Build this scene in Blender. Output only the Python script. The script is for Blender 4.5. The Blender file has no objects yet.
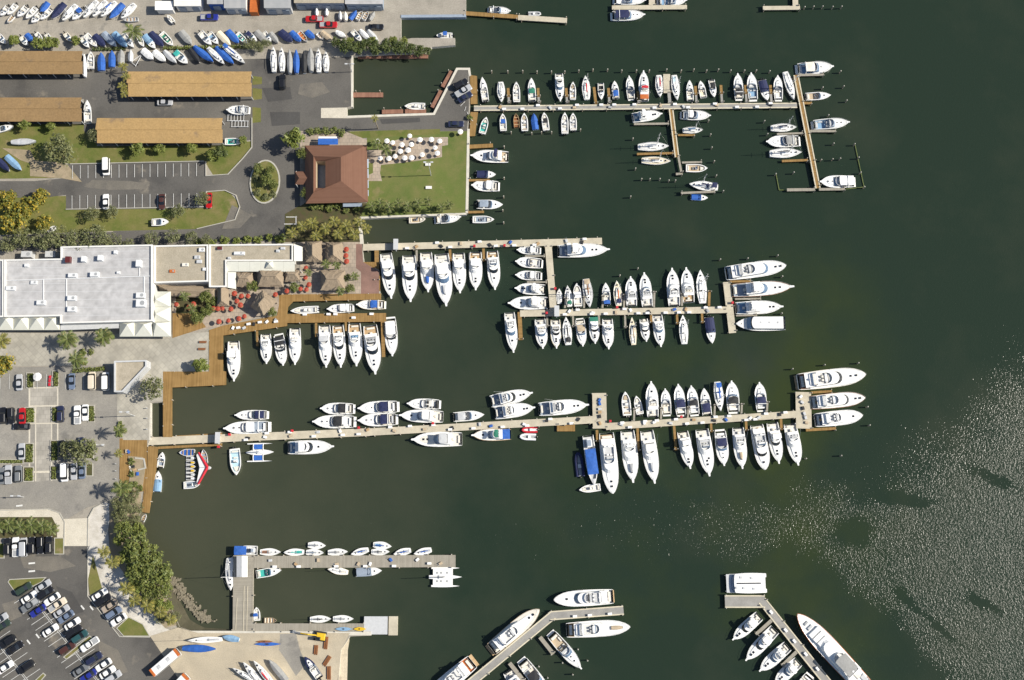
import bpy, math, random
from mathutils import Vector, Matrix
from mathutils.geometry import tessellate_polygon

# ------------------------------------------------------------------ camera, sky, sun, exposure
SC = bpy.context.scene
COL = SC.collection
TILT = math.radians(10.5)       # the aircraft looks almost straight down
FPX = 1183.0                    # focal length in pixels of the 1024 px wide frame
DIST = 343.0                    # metres from the lens to the ground at the frame centre
CAMP = (0.0, -DIST * math.sin(TILT), DIST * math.cos(TILT))
cam = bpy.data.cameras.new('camera'); camo = bpy.data.objects.new('camera', cam); COL.objects.link(camo)
camo.location = CAMP; camo.rotation_euler = (TILT, 0, 0)
cam.sensor_fit = 'HORIZONTAL'; cam.sensor_width = 36.0; cam.lens = 36.0 * FPX / 1024.0
cam.clip_start = 1.0; cam.clip_end = 20000
SC.camera = camo

SUN_EL, SUN_AZ = math.radians(42), math.radians(2)     # azimuth counted from +X towards +Y
world = bpy.data.worlds.new('World'); SC.world = world; world.use_nodes = True
wn = world.node_tree; wn.nodes.clear()
w_out = wn.nodes.new('ShaderNodeOutputWorld'); w_bg = wn.nodes.new('ShaderNodeBackground')
w_sky = wn.nodes.new('ShaderNodeTexSky'); w_sky.sky_type = 'NISHITA'; w_sky.sun_disc = False
w_sky.sun_elevation = SUN_EL; w_sky.sun_rotation = math.radians(90) - SUN_AZ
w_bg.inputs['Strength'].default_value = 0.085
wn.links.new(w_sky.outputs[0], w_bg.inputs['Color']); wn.links.new(w_bg.outputs[0], w_out.inputs[0])
sl = bpy.data.lights.new('sun', 'SUN'); sl.energy = 5.0; sl.angle = math.radians(0.5); sl.color = (1.0, 0.935, 0.815)
so = bpy.data.objects.new('sun', sl); COL.objects.link(so); so.location = (150, 0, 200)
so.rotation_euler = Vector((math.cos(SUN_EL) * math.cos(SUN_AZ), math.cos(SUN_EL) * math.sin(SUN_AZ), math.sin(SUN_EL))).to_track_quat('Z', 'Y').to_euler()
SC.view_settings.view_transform = 'Standard'; SC.view_settings.look = 'None'
SC.view_settings.exposure = 0.32; SC.view_settings.gamma = 1.0; SC.view_settings.use_curve_mapping = False
SC.render.engine = 'CYCLES'
SC.cycles.max_bounces = 4; SC.cycles.diffuse_bounces = 2; SC.cycles.glossy_bounces = 2

RND = random.Random(11)

# ------------------------------------------------------------------ survey: photograph point -> metres on the level z
def W(px, py, z=1.3):
    u = (px - 512.0) / FPX; v = -(py - 340.0) / FPX
    c, s = math.cos(TILT), math.sin(TILT)
    dy = v * c + s; dz = v * s - c
    k = (z - CAMP[2]) / dz
    return (CAMP[0] + u * k, CAMP[1] + dy * k)
def W3(px, py, z=1.3):
    x, y = W(px, py, z); return Vector((x, y, z))
MPX = 0.29
GZ = 1.3                        # level of the land above the water
DZ = 1.15                       # level of the dock decks

# ------------------------------------------------------------------ materials
def nodes_of(name):
    m = bpy.data.materials.new(name); m.use_nodes = True
    nt = m.node_tree; b = nt.nodes['Principled BSDF']
    return m, nt, b
def mat(name, col, rough=0.5, var=0.12, scale=1.2, metal=0.0, spec=0.5, bump=0.0, col2=None, detail=4, coord='Object'):
    """plain surface with a soft noise variation of its own colour"""
    m, nt, b = nodes_of(name)
    b.inputs['Roughness'].default_value = rough; b.inputs['Metallic'].default_value = metal
    b.inputs['Specular IOR Level'].default_value = spec
    tc = nt.nodes.new('ShaderNodeTexCoord'); nz = nt.nodes.new('ShaderNodeTexNoise')
    nz.inputs['Scale'].default_value = scale; nz.inputs['Detail'].default_value = detail; nz.inputs['Roughness'].default_value = 0.65
    src = nt.nodes.new('ShaderNodeNewGeometry').outputs['Position'] if coord == 'World' else tc.outputs[coord]
    nt.links.new(src, nz.inputs['Vector'])
    rp = nt.nodes.new('ShaderNodeValToRGB'); rp.color_ramp.elements[0].position = 0.3; rp.color_ramp.elements[1].position = 0.7
    c2 = col2 if col2 else tuple(c * (1 + var) for c in col)
    c1 = col if col2 else tuple(c * (1 - var) for c in col)
    rp.color_ramp.elements[0].color = (*c1, 1); rp.color_ramp.elements[1].color = (*c2, 1)
    nt.links.new(nz.outputs['Fac'], rp.inputs['Fac']); nt.links.new(rp.outputs['Color'], b.inputs['Base Color'])
    if bump:
        bp = nt.nodes.new('ShaderNodeBump'); bp.inputs['Strength'].default_value = bump; bp.inputs['Distance'].default_value = 0.05
        nt.links.new(nz.outputs['Fac'], bp.inputs['Height']); nt.links.new(bp.outputs['Normal'], b.inputs['Normal'])
    m.diffuse_color = (*col, 1)
    return m
def ground_mat(name, c1, c2, c3, s1=0.05, s2=0.6, s3=4.0, rough=0.9, p=(0.35, 0.65), stain=None):
    """ground cover: big patches, small patches and fine grain, all in metres"""
    m, nt, b = nodes_of(name); b.inputs['Roughness'].default_value = rough; b.inputs['Specular IOR Level'].default_value = 0.2
    pos = nt.nodes.new('ShaderNodeNewGeometry').outputs['Position']
    def nz(s, d=5):
        n = nt.nodes.new('ShaderNodeTexNoise'); n.inputs['Scale'].default_value = s; n.inputs['Detail'].default_value = d
        n.inputs['Roughness'].default_value = 0.6; nt.links.new(pos, n.inputs['Vector']); return n.outputs['Fac']
    def ramp(f, a, z):
        r = nt.nodes.new('ShaderNodeMapRange'); r.inputs['From Min'].default_value = a; r.inputs['From Max'].default_value = z
        nt.links.new(f, r.inputs['Value']); return r.outputs['Result']
    def mix(f, a, z, mode='MIX'):
        x = nt.nodes.new('ShaderNodeMix'); x.data_type = 'RGBA'; x.blend_type = mode
        if hasattr(f, 'is_linked'): nt.links.new(f, x.inputs[0])
        else: x.inputs[0].default_value = f
        for k, q in ((6, a), (7, z)):
            if isinstance(q, tuple): x.inputs[k].default_value = (*q, 1)
            else: nt.links.new(q, x.inputs[k])
        return x.outputs[2]
    base = mix(ramp(nz(s1), *p), c1, c2)
    base = mix(ramp(nz(s2), 0.4, 0.75), base, c3)
    if stain: base = mix(ramp(nz(0.16, 3), 0.62, 0.72), base, stain)
    g = nt.nodes.new('ShaderNodeMix'); g.data_type = 'RGBA'
    fine = ramp(nz(s3, 2), 0.25, 0.75)
    dark = nt.nodes.new('ShaderNodeMath'); dark.operation = 'MULTIPLY_ADD'; dark.inputs[1].default_value = 0.35; dark.inputs[2].default_value = 0.82
    nt.links.new(fine, dark.inputs[0])
    vm = nt.nodes.new('ShaderNodeVectorMath'); vm.operation = 'SCALE'
    nt.links.new(base, vm.inputs[0]); nt.links.new(dark.outputs[0], vm.inputs['Scale'])
    nt.links.new(vm.outputs[0], b.inputs['Base Color'])
    return m
def paver_mat(name, c1, c2, mortar, scale=1.0, rot=0.0, bw=0.5, rh=0.5, ms=0.03):
    m, nt, b = nodes_of(name); b.inputs['Roughness'].default_value = 0.85
    pos = nt.nodes.new('ShaderNodeNewGeometry').outputs['Position']
    mp = nt.nodes.new('ShaderNodeMapping'); mp.inputs['Rotation'].default_value = (0, 0, rot); mp.inputs['Scale'].default_value = (scale,) * 3
    nt.links.new(pos, mp.inputs['Vector'])
    br = nt.nodes.new('ShaderNodeTexBrick'); br.inputs['Color1'].default_value = (*c1, 1); br.inputs['Color2'].default_value = (*c2, 1)
    br.inputs['Mortar'].default_value = (*mortar, 1); br.inputs['Mortar Size'].default_value = ms
    br.inputs['Brick Width'].default_value = bw; br.inputs['Row Height'].default_value = rh; br.inputs['Scale'].default_value = 1.0
    nt.links.new(mp.outputs[0], br.inputs['Vector'])
    n = nt.nodes.new('ShaderNodeTexNoise'); n.inputs['Scale'].default_value = 0.25; n.inputs['Detail'].default_value = 6
    nt.links.new(pos, n.inputs['Vector'])
    r = nt.nodes.new('ShaderNodeMapRange'); r.inputs['From Min'].default_value = 0.3; r.inputs['From Max'].default_value = 0.7
    r.inputs['To Min'].default_value = 0.78; r.inputs['To Max'].default_value = 1.15; nt.links.new(n.outputs['Fac'], r.inputs['Value'])
    vm = nt.nodes.new('ShaderNodeVectorMath'); vm.operation = 'SCALE'
    nt.links.new(br.outputs['Color'], vm.inputs[0]); nt.links.new(r.outputs[0], vm.inputs['Scale'])
    nt.links.new(vm.outputs[0], b.inputs['Base Color'])
    return m
def plank_mat(name, c1, c2, width=0.16, axis='X'):
    """boards seen from above: thin dark joints across the walkway plus board-to-board tone"""
    m, nt, b = nodes_of(name); b.inputs['Roughness'].default_value = 0.85; b.inputs['Specular IOR Level'].default_value = 0.2
    tc = nt.nodes.new('ShaderNodeTexCoord'); sp = nt.nodes.new('ShaderNodeSeparateXYZ'); nt.links.new(tc.outputs['Object'], sp.inputs[0])
    d = nt.nodes.new('ShaderNodeMath'); d.operation = 'DIVIDE'; d.inputs[1].default_value = width; nt.links.new(sp.outputs[axis], d.inputs[0])
    fl = nt.nodes.new('ShaderNodeMath'); fl.operation = 'FLOOR'; nt.links.new(d.outputs[0], fl.inputs[0])
    wn_ = nt.nodes.new('ShaderNodeTexWhiteNoise'); wn_.noise_dimensions = '1D'; nt.links.new(fl.outputs[0], wn_.inputs['W'])
    nz = nt.nodes.new('ShaderNodeTexNoise'); nz.inputs['Scale'].default_value = 0.5; nz.inputs['Detail'].default_value = 6; nt.links.new(tc.outputs['Object'], nz.inputs['Vector'])
    ad = nt.nodes.new('ShaderNodeMath'); ad.operation = 'MULTIPLY_ADD'; ad.inputs[1].default_value = 0.5; nt.links.new(wn_.outputs['Value'], ad.inputs[0])
    nt.links.new(nz.outputs['Fac'], ad.inputs[2])
    r = nt.nodes.new('ShaderNodeMapRange'); r.inputs['From Min'].default_value = 0.4; r.inputs['From Max'].default_value = 1.1; nt.links.new(ad.outputs[0], r.inputs['Value'])
    x = nt.nodes.new('ShaderNodeMix'); x.data_type = 'RGBA'; x.inputs[6].default_value = (*c1, 1); x.inputs[7].default_value = (*c2, 1)
    nt.links.new(r.outputs[0], x.inputs[0]); nt.links.new(x.outputs[2], b.inputs['Base Color'])
    return m
def leaf_mat(name, c1, c2, c3=None, p3=0.85):
    m, nt, b = nodes_of(name); b.inputs['Roughness'].default_value = 0.55; b.inputs['Specular IOR Level'].default_value = 0.3
    g = nt.nodes.new('ShaderNodeNewGeometry'); rp = nt.nodes.new('ShaderNodeValToRGB')
    rp.color_ramp.elements[0].color = (*c1, 1); rp.color_ramp.elements[1].color = (*c2, 1)
    if c3:
        e = rp.color_ramp.elements.new(p3); e.color = (*c2, 1); rp.color_ramp.elements[-1].color = (*c3, 1)
        rp.color_ramp.elements[-1].position = min(1.0, p3 + 0.05)
    nt.links.new(g.outputs['Random Per Island'], rp.inputs['Fac']); nt.links.new(rp.outputs['Color'], b.inputs['Base Color'])
    return m

M = {}
M['white'] = mat('gelcoat_white', (0.80, 0.80, 0.79), 0.32, 0.05, 0.9)
M['deck'] = mat('nonskid_white', (0.74, 0.74, 0.72), 0.6, 0.06, 1.5)
M['liner'] = mat('liner_offwhite', (0.62, 0.62, 0.60), 0.6, 0.10, 1.8)
M['grey'] = mat('paint_grey', (0.33, 0.34, 0.35), 0.5, 0.1)
M['lgrey'] = mat('paint_light_grey', (0.50, 0.51, 0.52), 0.5, 0.08)
M['cream'] = mat('gelcoat_cream', (0.74, 0.66, 0.49), 0.4, 0.06)
M['tan'] = mat('canvas_tan', (0.45, 0.36, 0.25), 0.8, 0.1)
M['teak'] = plank_mat('teak_deck', (0.36, 0.24, 0.13), (0.50, 0.36, 0.21), 0.12, 'Y')
M['brown'] = mat('varnished_wood', (0.24, 0.10, 0.04), 0.4, 0.2)
M['navy'] = mat('canvas_navy', (0.012, 0.018, 0.07), 0.75, 0.2)
M['navyhull'] = mat('hull_navy', (0.012, 0.016, 0.075), 0.25, 0.1)
M['blue'] = mat('canvas_blue', (0.022, 0.105, 0.4), 0.75, 0.2)
M['lblue'] = mat('canvas_pale_blue', (0.20, 0.34, 0.50), 0.7, 0.12)
M['paleblue'] = mat('deck_pale_blue', (0.42, 0.60, 0.70), 0.6, 0.1)
M['greyblue'] = mat('canvas_grey_blue', (0.26, 0.31, 0.38), 0.8, 0.12)
M['green'] = mat('canvas_green', (0.02, 0.17, 0.11), 0.75, 0.15)
M['teal'] = mat('canvas_teal', (0.04, 0.36, 0.32), 0.7, 0.15)
M['red'] = mat('canvas_red', (0.50, 0.015, 0.03), 0.6, 0.15)
M['orange'] = mat('canvas_orange', (0.46, 0.12, 0.022), 0.6, 0.15)
M['yellow'] = mat('paint_yellow', (0.65, 0.42, 0.02), 0.5, 0.1)
M['black'] = mat('canvas_black', (0.016, 0.017, 0.02), 0.7, 0.2)
M['maroon'] = mat('paint_maroon', (0.10, 0.02, 0.02), 0.4, 0.1)
M['gtarp'] = mat('tarp_grey', (0.30, 0.30, 0.29), 0.8, 0.14)
M['glass'] = mat('tinted_glass', (0.012, 0.015, 0.02), 0.06, 0.1, spec=0.8)
M['skyglass'] = mat('sky_tinted_glass', (0.10, 0.16, 0.25), 0.12, 0.15, spec=0.8)  # sky reflection put into the base colour as blue-grey
M['metal'] = mat('aluminium', (0.62, 0.62, 0.63), 0.35, 0.05, metal=0.6)
M['engine'] = mat('outboard_black', (0.02, 0.02, 0.022), 0.3, 0.1)
M['rubber'] = mat('rubber', (0.02, 0.02, 0.02), 0.8, 0.1)
M['cushion'] = mat('vinyl_cushion', (0.70, 0.66, 0.58), 0.6, 0.06)
M['concrete'] = mat('dock_concrete', (0.47, 0.425, 0.33), 0.9, 0.16, 0.5, coord='World', detail=8)
M['concrete2'] = mat('dock_grey_concrete', (0.27, 0.262, 0.245), 0.9, 0.16, 0.5, coord='World', detail=8)
M['cedge'] = mat('dock_edge_cream', (0.55, 0.50, 0.38), 0.85, 0.14, 0.8, coord='World')
M['wood'] = plank_mat('dock_planks', (0.20, 0.120, 0.042), (0.315, 0.196, 0.076), 0.16, 'X')
M['wood2'] = plank_mat('weathered_planks', (0.25, 0.23, 0.19), (0.33, 0.305, 0.255), 0.16, 'X')
M['redwood'] = plank_mat('reddish_planks', (0.20, 0.10, 0.07), (0.30, 0.16, 0.11), 0.2, 'X')
M['pile'] = mat('pile_wood', (0.30, 0.25, 0.19), 0.9, 0.25)
M['pilecap'] = mat('pile_cap', (0.40, 0.38, 0.33), 0.6, 0.06)
M['seawall'] = mat('seawall_concrete', (0.55, 0.52, 0.45), 0.9, 0.12, 0.7, coord='World')
M['kerb'] = mat('kerb_concrete', (0.4, 0.385, 0.34), 0.9, 0.1, 0.7, coord='World')
M['paint'] = mat('road_paint', (0.62, 0.62, 0.60), 0.8, 0.22, 2.5, coord='World')
M['rock'] = mat('riprap_stone', (0.20, 0.175, 0.125), 0.95, 0.3, 2.0, coord='World')
M['trunk'] = mat('bark', (0.16, 0.125, 0.09), 0.95, 0.25, 3)
M['ptrunk'] = mat('palm_bark', (0.26, 0.22, 0.17), 0.95, 0.2, 4)
M['thatch'] = mat('thatch', (0.23, 0.175, 0.12), 0.95, 0.0, 9.0, bump=0.8, col2=(0.33, 0.265, 0.19))
M['umbred'] = mat('umbrella_red', (0.34, 0.05, 0.025), 0.7, 0.15)
M['umbwhite'] = mat('umbrella_white', (0.78, 0.77, 0.75), 0.7, 0.06)
# ------------------------------------------------------------------ mesh helpers
class MB:
    def __init__(s): s.v = []; s.f = []; s.m = []
    def add(s, vs, fs, mi=0):
        o = len(s.v); s.v.extend([tuple(p) for p in vs])
        for f in fs: s.f.append(tuple(i + o for i in f)); s.m.append(mi)
    def box(s, x0, x1, y0, y1, z0, z1, mi=0, mt=None):
        s.add([(x0, y0, z0), (x1, y0, z0), (x1, y1, z0), (x0, y1, z0), (x0, y0, z1), (x1, y0, z1), (x1, y1, z1), (x0, y1, z1)],
              [(0, 3, 2, 1), (0, 1, 5, 4), (1, 2, 6, 5), (2, 3, 7, 6), (3, 0, 4, 7)], mi)
        s.f.append(tuple(len(s.v) - 8 + i for i in (4, 5, 6, 7))); s.m.append(mi if mt is None else mt)
    def pad(s, x0, x1, y0, y1, z0, z1, c=0.06, mi=0):
        """box with chamfered upper edges"""
        s.add([(x0, y0, z0), (x1, y0, z0), (x1, y1, z0), (x0, y1, z0), (x0, y0, z1 - c), (x1, y0, z1 - c), (x1, y1, z1 - c), (x0, y1, z1 - c),
               (x0 + c, y0 + c, z1), (x1 - c, y0 + c, z1), (x1 - c, y1 - c, z1), (x0 + c, y1 - c, z1)],
              [(0, 1, 5, 4), (1, 2, 6, 5), (2, 3, 7, 6), (3, 0, 4, 7), (4, 5, 9, 8), (5, 6, 10, 9), (6, 7, 11, 10), (7, 4, 8, 11), (8, 9, 10, 11)], mi)
    def poly(s, pts, z, mi=0):
        """flat polygon, concave allowed"""
        vs = [(p[0], p[1], z if len(p) < 3 else p[2]) for p in pts]
        tr = tessellate_polygon([[Vector((p[0], p[1], 0)) for p in pts]])
        fs = []
        for t in tr:
            a, b, c = [Vector(vs[i]) for i in t]
            fs.append(tuple(t) if (b - a).cross(c - a).z > 0 else (t[0], t[2], t[1]))
        s.add(vs, fs, mi)
    def prism(s, pts, z0, z1, mi=0, mt=None):
        pts = ccw(pts); n = len(pts)
        s.add([(p[0], p[1], z0) for p in pts] + [(p[0], p[1], z1) for p in pts], [(i, (i + 1) % n, n + (i + 1) % n, n + i) for i in range(n)], mi)
        s.poly(pts, z1, mi if mt is None else mt)
    def ring(s, a, b, mi=0, closed=True):
        n = len(a); s.add(list(a) + list(b), [(i, (i + 1) % n, n + (i + 1) % n, n + i) for i in range(n if closed else n - 1)], mi)
    def fan(s, a, crown=0.0, mi=0):
        n = len(a); c = (sum(p[0] for p in a) / n, sum(p[1] for p in a) / n, sum(p[2] for p in a) / n + crown)
        s.add(list(a) + [c], [(i, (i + 1) % n, n) for i in range(n)], mi)
    def block(s, ob, ot, zb, zt, mi=0, mt=None, crown=0.0):
        a = [(x, y, zb) for x, y in ob]; b = [(x, y, zt) for x, y in ot]
        s.ring(a, b, mi); s.fan(b, crown, mi if mt is None else mt)
    def well(s, o, zb, zt, th, zf, mi=0, mf=1, flare=0.0):
        cx = (min(p[0] for p in o) + max(p[0] for p in o)) / 2; lx = max(p[0] for p in o) - min(p[0] for p in o)
        ly = max(p[1] for p in o) - min(p[1] for p in o); kx = 1 - 2 * th / lx; ky = 1 - 2 * th / ly
        inn = [(cx + (x - cx) * kx, y * ky) for x, y in o]
        a = [(x, y, zb) for x, y in o]; b = [(x, y, zt) for x, y in o]; c = [(x, y, zt) for x, y in inn]; d = [(x, y, zf) for x, y in inn]
        s.ring(a, b, mi); s.ring(b, c, mi); s.ring(c, d, mi); s.fan(d, 0, mf)
    def tube(s, p0, p1, r, n=5, r2=None, mi=0, cap=True):
        p0 = Vector(p0); p1 = Vector(p1); r2 = r if r2 is None else r2
        d = (p1 - p0).normalized(); u = d.orthogonal().normalized(); w = d.cross(u)
        a = [p0 + (u * math.cos(t) + w * math.sin(t)) * r for t in [2 * math.pi * i / n for i in range(n)]]
        b = [p1 + (u * math.cos(t) + w * math.sin(t)) * r2 for t in [2 * math.pi * i / n for i in range(n)]]
        s.ring(a, b, mi)
        if cap: s.add(b, [tuple(range(n))], mi)
    def path(s, pts, r, n=4, mi=0):
        for a, b in zip(pts[:-1], pts[1:]): s.tube(a, b, r, n, mi=mi, cap=False)
    def mesh(s, name, smooth=False):
        me = bpy.data.meshes.new(name); me.from_pydata(s.v, [], s.f)
        if any(s.m): me.polygons.foreach_set('material_index', s.m)
        if smooth: me.polygons.foreach_set('use_smooth', [True] * len(s.f))
        me.update(); return me
def ccw(pts):
    a = sum(pts[i][0] * pts[(i + 1) % len(pts)][1] - pts[(i + 1) % len(pts)][0] * pts[i][1] for i in range(len(pts)))
    return list(pts) if a > 0 else list(reversed(pts))
def inset(pts, d):
    """offset a ccw polygon inwards by d"""
    pts = ccw(pts); n = len(pts); out = []
    for i in range(n):
        a, b, c = Vector(pts[i - 1][:2]), Vector(pts[i][:2]), Vector(pts[(i + 1) % n][:2])
        e1 = (b - a).normalized(); e2 = (c - b).normalized(); n1 = Vector((-e1.y, e1.x)); n2 = Vector((-e2.y, e2.x))
        bis = n1 + n2
        bis = n1 if bis.length < 1e-4 else bis / max(0.35, (bis.dot(n1)))
        out.append(tuple(b + bis * d))
    return out
def mats_of(ms):
    return [M[k] if isinstance(k, str) else k for k in (ms if isinstance(ms, (list, tuple)) else [ms])]
def obj(name, mb, ms, parent=None, smooth=False, loc=None, rz=0.0):
    me = mb if isinstance(mb, bpy.types.Mesh) else mb.mesh(name, smooth)
    if not len(me.materials):
        for m in mats_of(ms): me.materials.append(m)
    o = bpy.data.objects.new(name, me); COL.objects.link(o)
    if parent is not None: o.parent = parent
    if loc is not None: o.location = loc
    if rz: o.rotation_euler = (0, 0, rz)
    return o
SEEN = {}
def tag(o, label, cat, group=None):
    if label in SEEN and not (group and SEEN[label] == group): print('DUPLABEL', label)
    SEEN[label] = group
    o['label'] = label; o['category'] = cat
    if group: o['group'] = group
    return o
def empty(name, loc=(0, 0, 0), rz=0.0):
    o = bpy.data.objects.new(name, None); o.empty_display_size = 0.5; COL.objects.link(o); o.location = loc; o.rotation_euler = (0, 0, rz); return o
def thing(name, label, cat, loc=(0, 0, 0), rz=0.0, group=None):
    return tag(empty(name, loc, rz), label, cat, group)
def structure(name, mb, ms, label=None):
    o = obj(name, mb, ms); o['kind'] = 'structure'
    if label: o['label'] = label
    return o
ORD = ('first second third fourth fifth sixth seventh eighth ninth tenth eleventh twelfth thirteenth fourteenth fifteenth sixteenth seventeenth '
       'eighteenth nineteenth twentieth twenty-first twenty-second twenty-third twenty-fourth twenty-fifth twenty-sixth twenty-seventh twenty-eighth '
       'twenty-ninth thirtieth').split()
ORD += ['thirty-' + w for w in ORD[:9]]
ORD += ['fortieth']
def Wp(pts, z=GZ): return [W(x, y, z) for x, y in pts]
LEVEL = [GZ]
def sheet(name, pts, ms, z=None, label=None):
    """a flat sheet of ground cover, each laid a few millimetres above the one before"""
    if z is None: LEVEL[0] += 0.004; z = LEVEL[0]
    mb = MB(); mb.poly(ccw(Wp(pts, z)), z); return structure(name, mb, ms, label)

# ------------------------------------------------------------------ water, seabed-green bay
def water_mat():
    m = bpy.data.materials.new('bay_water'); m.use_nodes = True; nt = m.node_tree; nt.nodes.clear()
    out = nt.nodes.new('ShaderNodeOutputMaterial'); mix = nt.nodes.new('ShaderNodeMixShader')
    dif = nt.nodes.new('ShaderNodeBsdfDiffuse'); gl = nt.nodes.new('ShaderNodeBsdfGlossy'); gl.distribution = 'BECKMANN'
    gl.inputs['Roughness'].default_value = 0.2
    pos = nt.nodes.new('ShaderNodeNewGeometry').outputs['Position']
    def nz(s, d=4, r=0.6, vec=None, sc=None):
        n = nt.nodes.new('ShaderNodeTexNoise'); n.inputs['Scale'].default_value = s; n.inputs['Detail'].default_value = d; n.inputs['Roughness'].default_value = r
        v = vec or pos
        if sc:
            mp = nt.nodes.new('ShaderNodeMapping'); mp.inputs['Scale'].default_value = sc; mp.inputs['Rotation'].default_value = (0, 0, math.radians(33)); nt.links.new(v, mp.inputs['Vector']); v = mp.outputs[0]
        nt.links.new(v, n.inputs['Vector']); return n.outputs['Fac']
    def rng(f, a, b, c=0.0, d=1.0, smooth=False):
        r = nt.nodes.new('ShaderNodeMapRange'); r.inputs['From Min'].default_value = a; r.inputs['From Max'].default_value = b
        r.inputs['To Min'].default_value = c; r.inputs['To Max'].default_value = d
        if smooth: r.interpolation_type = 'SMOOTHSTEP'
        nt.links.new(f, r.inputs['Value']); return r.outputs['Result']
    def mth(op, a, b):
        x = nt.nodes.new('ShaderNodeMath'); x.operation = op
        for k, q in ((0, a), (1, b)):
            if isinstance(q, (int, float)): x.inputs[k].default_value = q
            else: nt.links.new(q, x.inputs[k])
        return x.outputs[0]
    def mixc(f, a, b):
        x = nt.nodes.new('ShaderNodeMix'); x.data_type = 'RGBA'; nt.links.new(f, x.inputs[0])
        for k, q in ((6, a), (7, b)):
            if isinstance(q, tuple): x.inputs[k].default_value = (*q, 1)
            else: nt.links.new(q, x.inputs[k])
        return x.outputs[2]
    sp = nt.nodes.new('ShaderNodeSeparateXYZ'); nt.links.new(pos, sp.inputs[0])
    silt = mth('ADD', rng(sp.outputs['X'], 35, -120, 0, 1, True), mth('MULTIPLY', mth('SUBTRACT', nz(0.022, 5), 0.5), 1.3))   # silty water towards the shore
    col = mixc(rng(silt, 0.0, 0.95), WATER_DEEP, WATER_SILT)
    shoal = rng(nz(0.017, 5, 0.6), 0.47, 0.68)
    col = mixc(mth('MULTIPLY', mth('MULTIPLY', shoal, rng(sp.outputs['Y'], 45, 15)), mth('MULTIPLY', rng(sp.outputs['X'], -10, 60), rng(sp.outputs['X'], 120, 90))), col, WATER_SHOAL)
    nt.links.new(col, dif.inputs['Color'])
    # wind ripples: calm lee and slicks where the large noise is low
    def blot(cx, cy, rx, ry, ang):
        mp = nt.nodes.new('ShaderNodeMapping'); mp.vector_type = 'TEXTURE'; mp.inputs['Location'].default_value = (cx, cy, 0)
        mp.inputs['Rotation'].default_value = (0, 0, ang); mp.inputs['Scale'].default_value = (rx, ry, 1000); 
        wob = nt.nodes.new('ShaderNodeTexNoise'); wob.inputs['Scale'].default_value = 0.22; wob.inputs['Detail'].default_value = 6; wob.inputs['Roughness'].default_value = 0.75; nt.links.new(pos, wob.inputs['Vector'])
        vm = nt.nodes.new('ShaderNodeVectorMath'); vm.operation = 'MULTIPLY_ADD'; vm.inputs[1].default_value = (7, 7, 0); nt.links.new(wob.outputs['Color'], vm.inputs[0]); nt.links.new(pos, vm.inputs[2])
        sb = nt.nodes.new('ShaderNodeVectorMath'); sb.operation = 'SUBTRACT'; sb.inputs[1].default_value = (3.5, 3.5, 0); nt.links.new(vm.outputs[0], sb.inputs[0])
        nt.links.new(sb.outputs[0], mp.inputs['Vector'])
        ln = nt.nodes.new('ShaderNodeVectorMath'); ln.operation = 'LENGTH'; nt.links.new(mp.outputs[0], ln.inputs[0])
        return rng(ln.outputs['Value'], 0.35, 1.2, 0.15, 1, True)
    calm = None
    for (px, py, rx, ry, a) in SLICKS:
        x, y = W(px, py, 0); q = blot(x, y, rx, ry, a)
        calm = q if calm is None else mth('MULTIPLY', calm, q)
    def half(p, q, soft):
        # 0 on one side of a line on the water, 1 on the other, with a ragged edge
        p = Vector(W(*p, 0)); q = Vector(W(*q, 0)); d = (q - p).normalized(); n = Vector((-d.y, d.x))
        dt = nt.nodes.new('ShaderNodeVectorMath'); dt.operation = 'DOT_PRODUCT'; dt.inputs[1].default_value = (n.x, n.y, 0); nt.links.new(pos, dt.inputs[0])
        e = mth('ADD', mth('SUBTRACT', dt.outputs['Value'], n.dot(p)), mth('MULTIPLY', mth('SUBTRACT', nz(0.06, 4, 0.6), 0.5), 26.0))
        return rng(e, -soft, soft, 0, 1, True)
    wind = mth('MULTIPLY', mth('MAXIMUM', half((822, 548), (955, 690), 6.0), half((640, 556), (1024, 553), 5.0)),
               mth('MAXIMUM', half((1024, 385), (850, 510), 20.0), half((1024, 482), (640, 496), 8.0)))   # the breeze reaches only the open corner
    wind = mth('MULTIPLY', mth('MULTIPLY', calm, wind), rng(sp.outputs['X'], 40, 125, 0.56, 1.0))
    gust = mth('ADD', mth('MULTIPLY', wind, 1.0 - LEE), LEE)
    # ripple height field: short chop + capillary sparkle
    h = mth('ADD', mth('MULTIPLY', nz(1.5, 2, 0.6, sc=(1, 0.75, 1)), 0.235), mth('MULTIPLY', nz(2.7, 1, 0.6), 0.15))
    bp = nt.nodes.new('ShaderNodeBump'); bp.inputs['Distance'].default_value = 1.0
    nt.links.new(mth('MULTIPLY', gust, WAVE), bp.inputs['Strength']); nt.links.new(h, bp.inputs['Height'])
    nt.links.new(bp.outputs['Normal'], gl.inputs['Normal'])
    nt.links.new(rng(gust, 0, 1, 0.10, WAVE_ROUGH), gl.inputs['Roughness'])
    fr = nt.nodes.new('ShaderNodeFresnel'); fr.inputs['IOR'].default_value = 1.333; nt.links.new(bp.outputs['Normal'], fr.inputs['Normal'])
    nt.links.new(fr.outputs[0], mix.inputs[0]); nt.links.new(dif.outputs[0], mix.inputs[1]); nt.links.new(gl.outputs[0], mix.inputs[2])
    nt.links.new(mix.outputs[0], out.inputs['Surface'])
    return m
WATER_DEEP, WATER_SILT, WATER_SHOAL = (0.0175, 0.0300, 0.0195), (0.054, 0.058, 0.037), (0.031, 0.043, 0.0155)
WAVE, WAVE_ROUGH, LEE = 0.84, 0.30, 0.34
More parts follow.
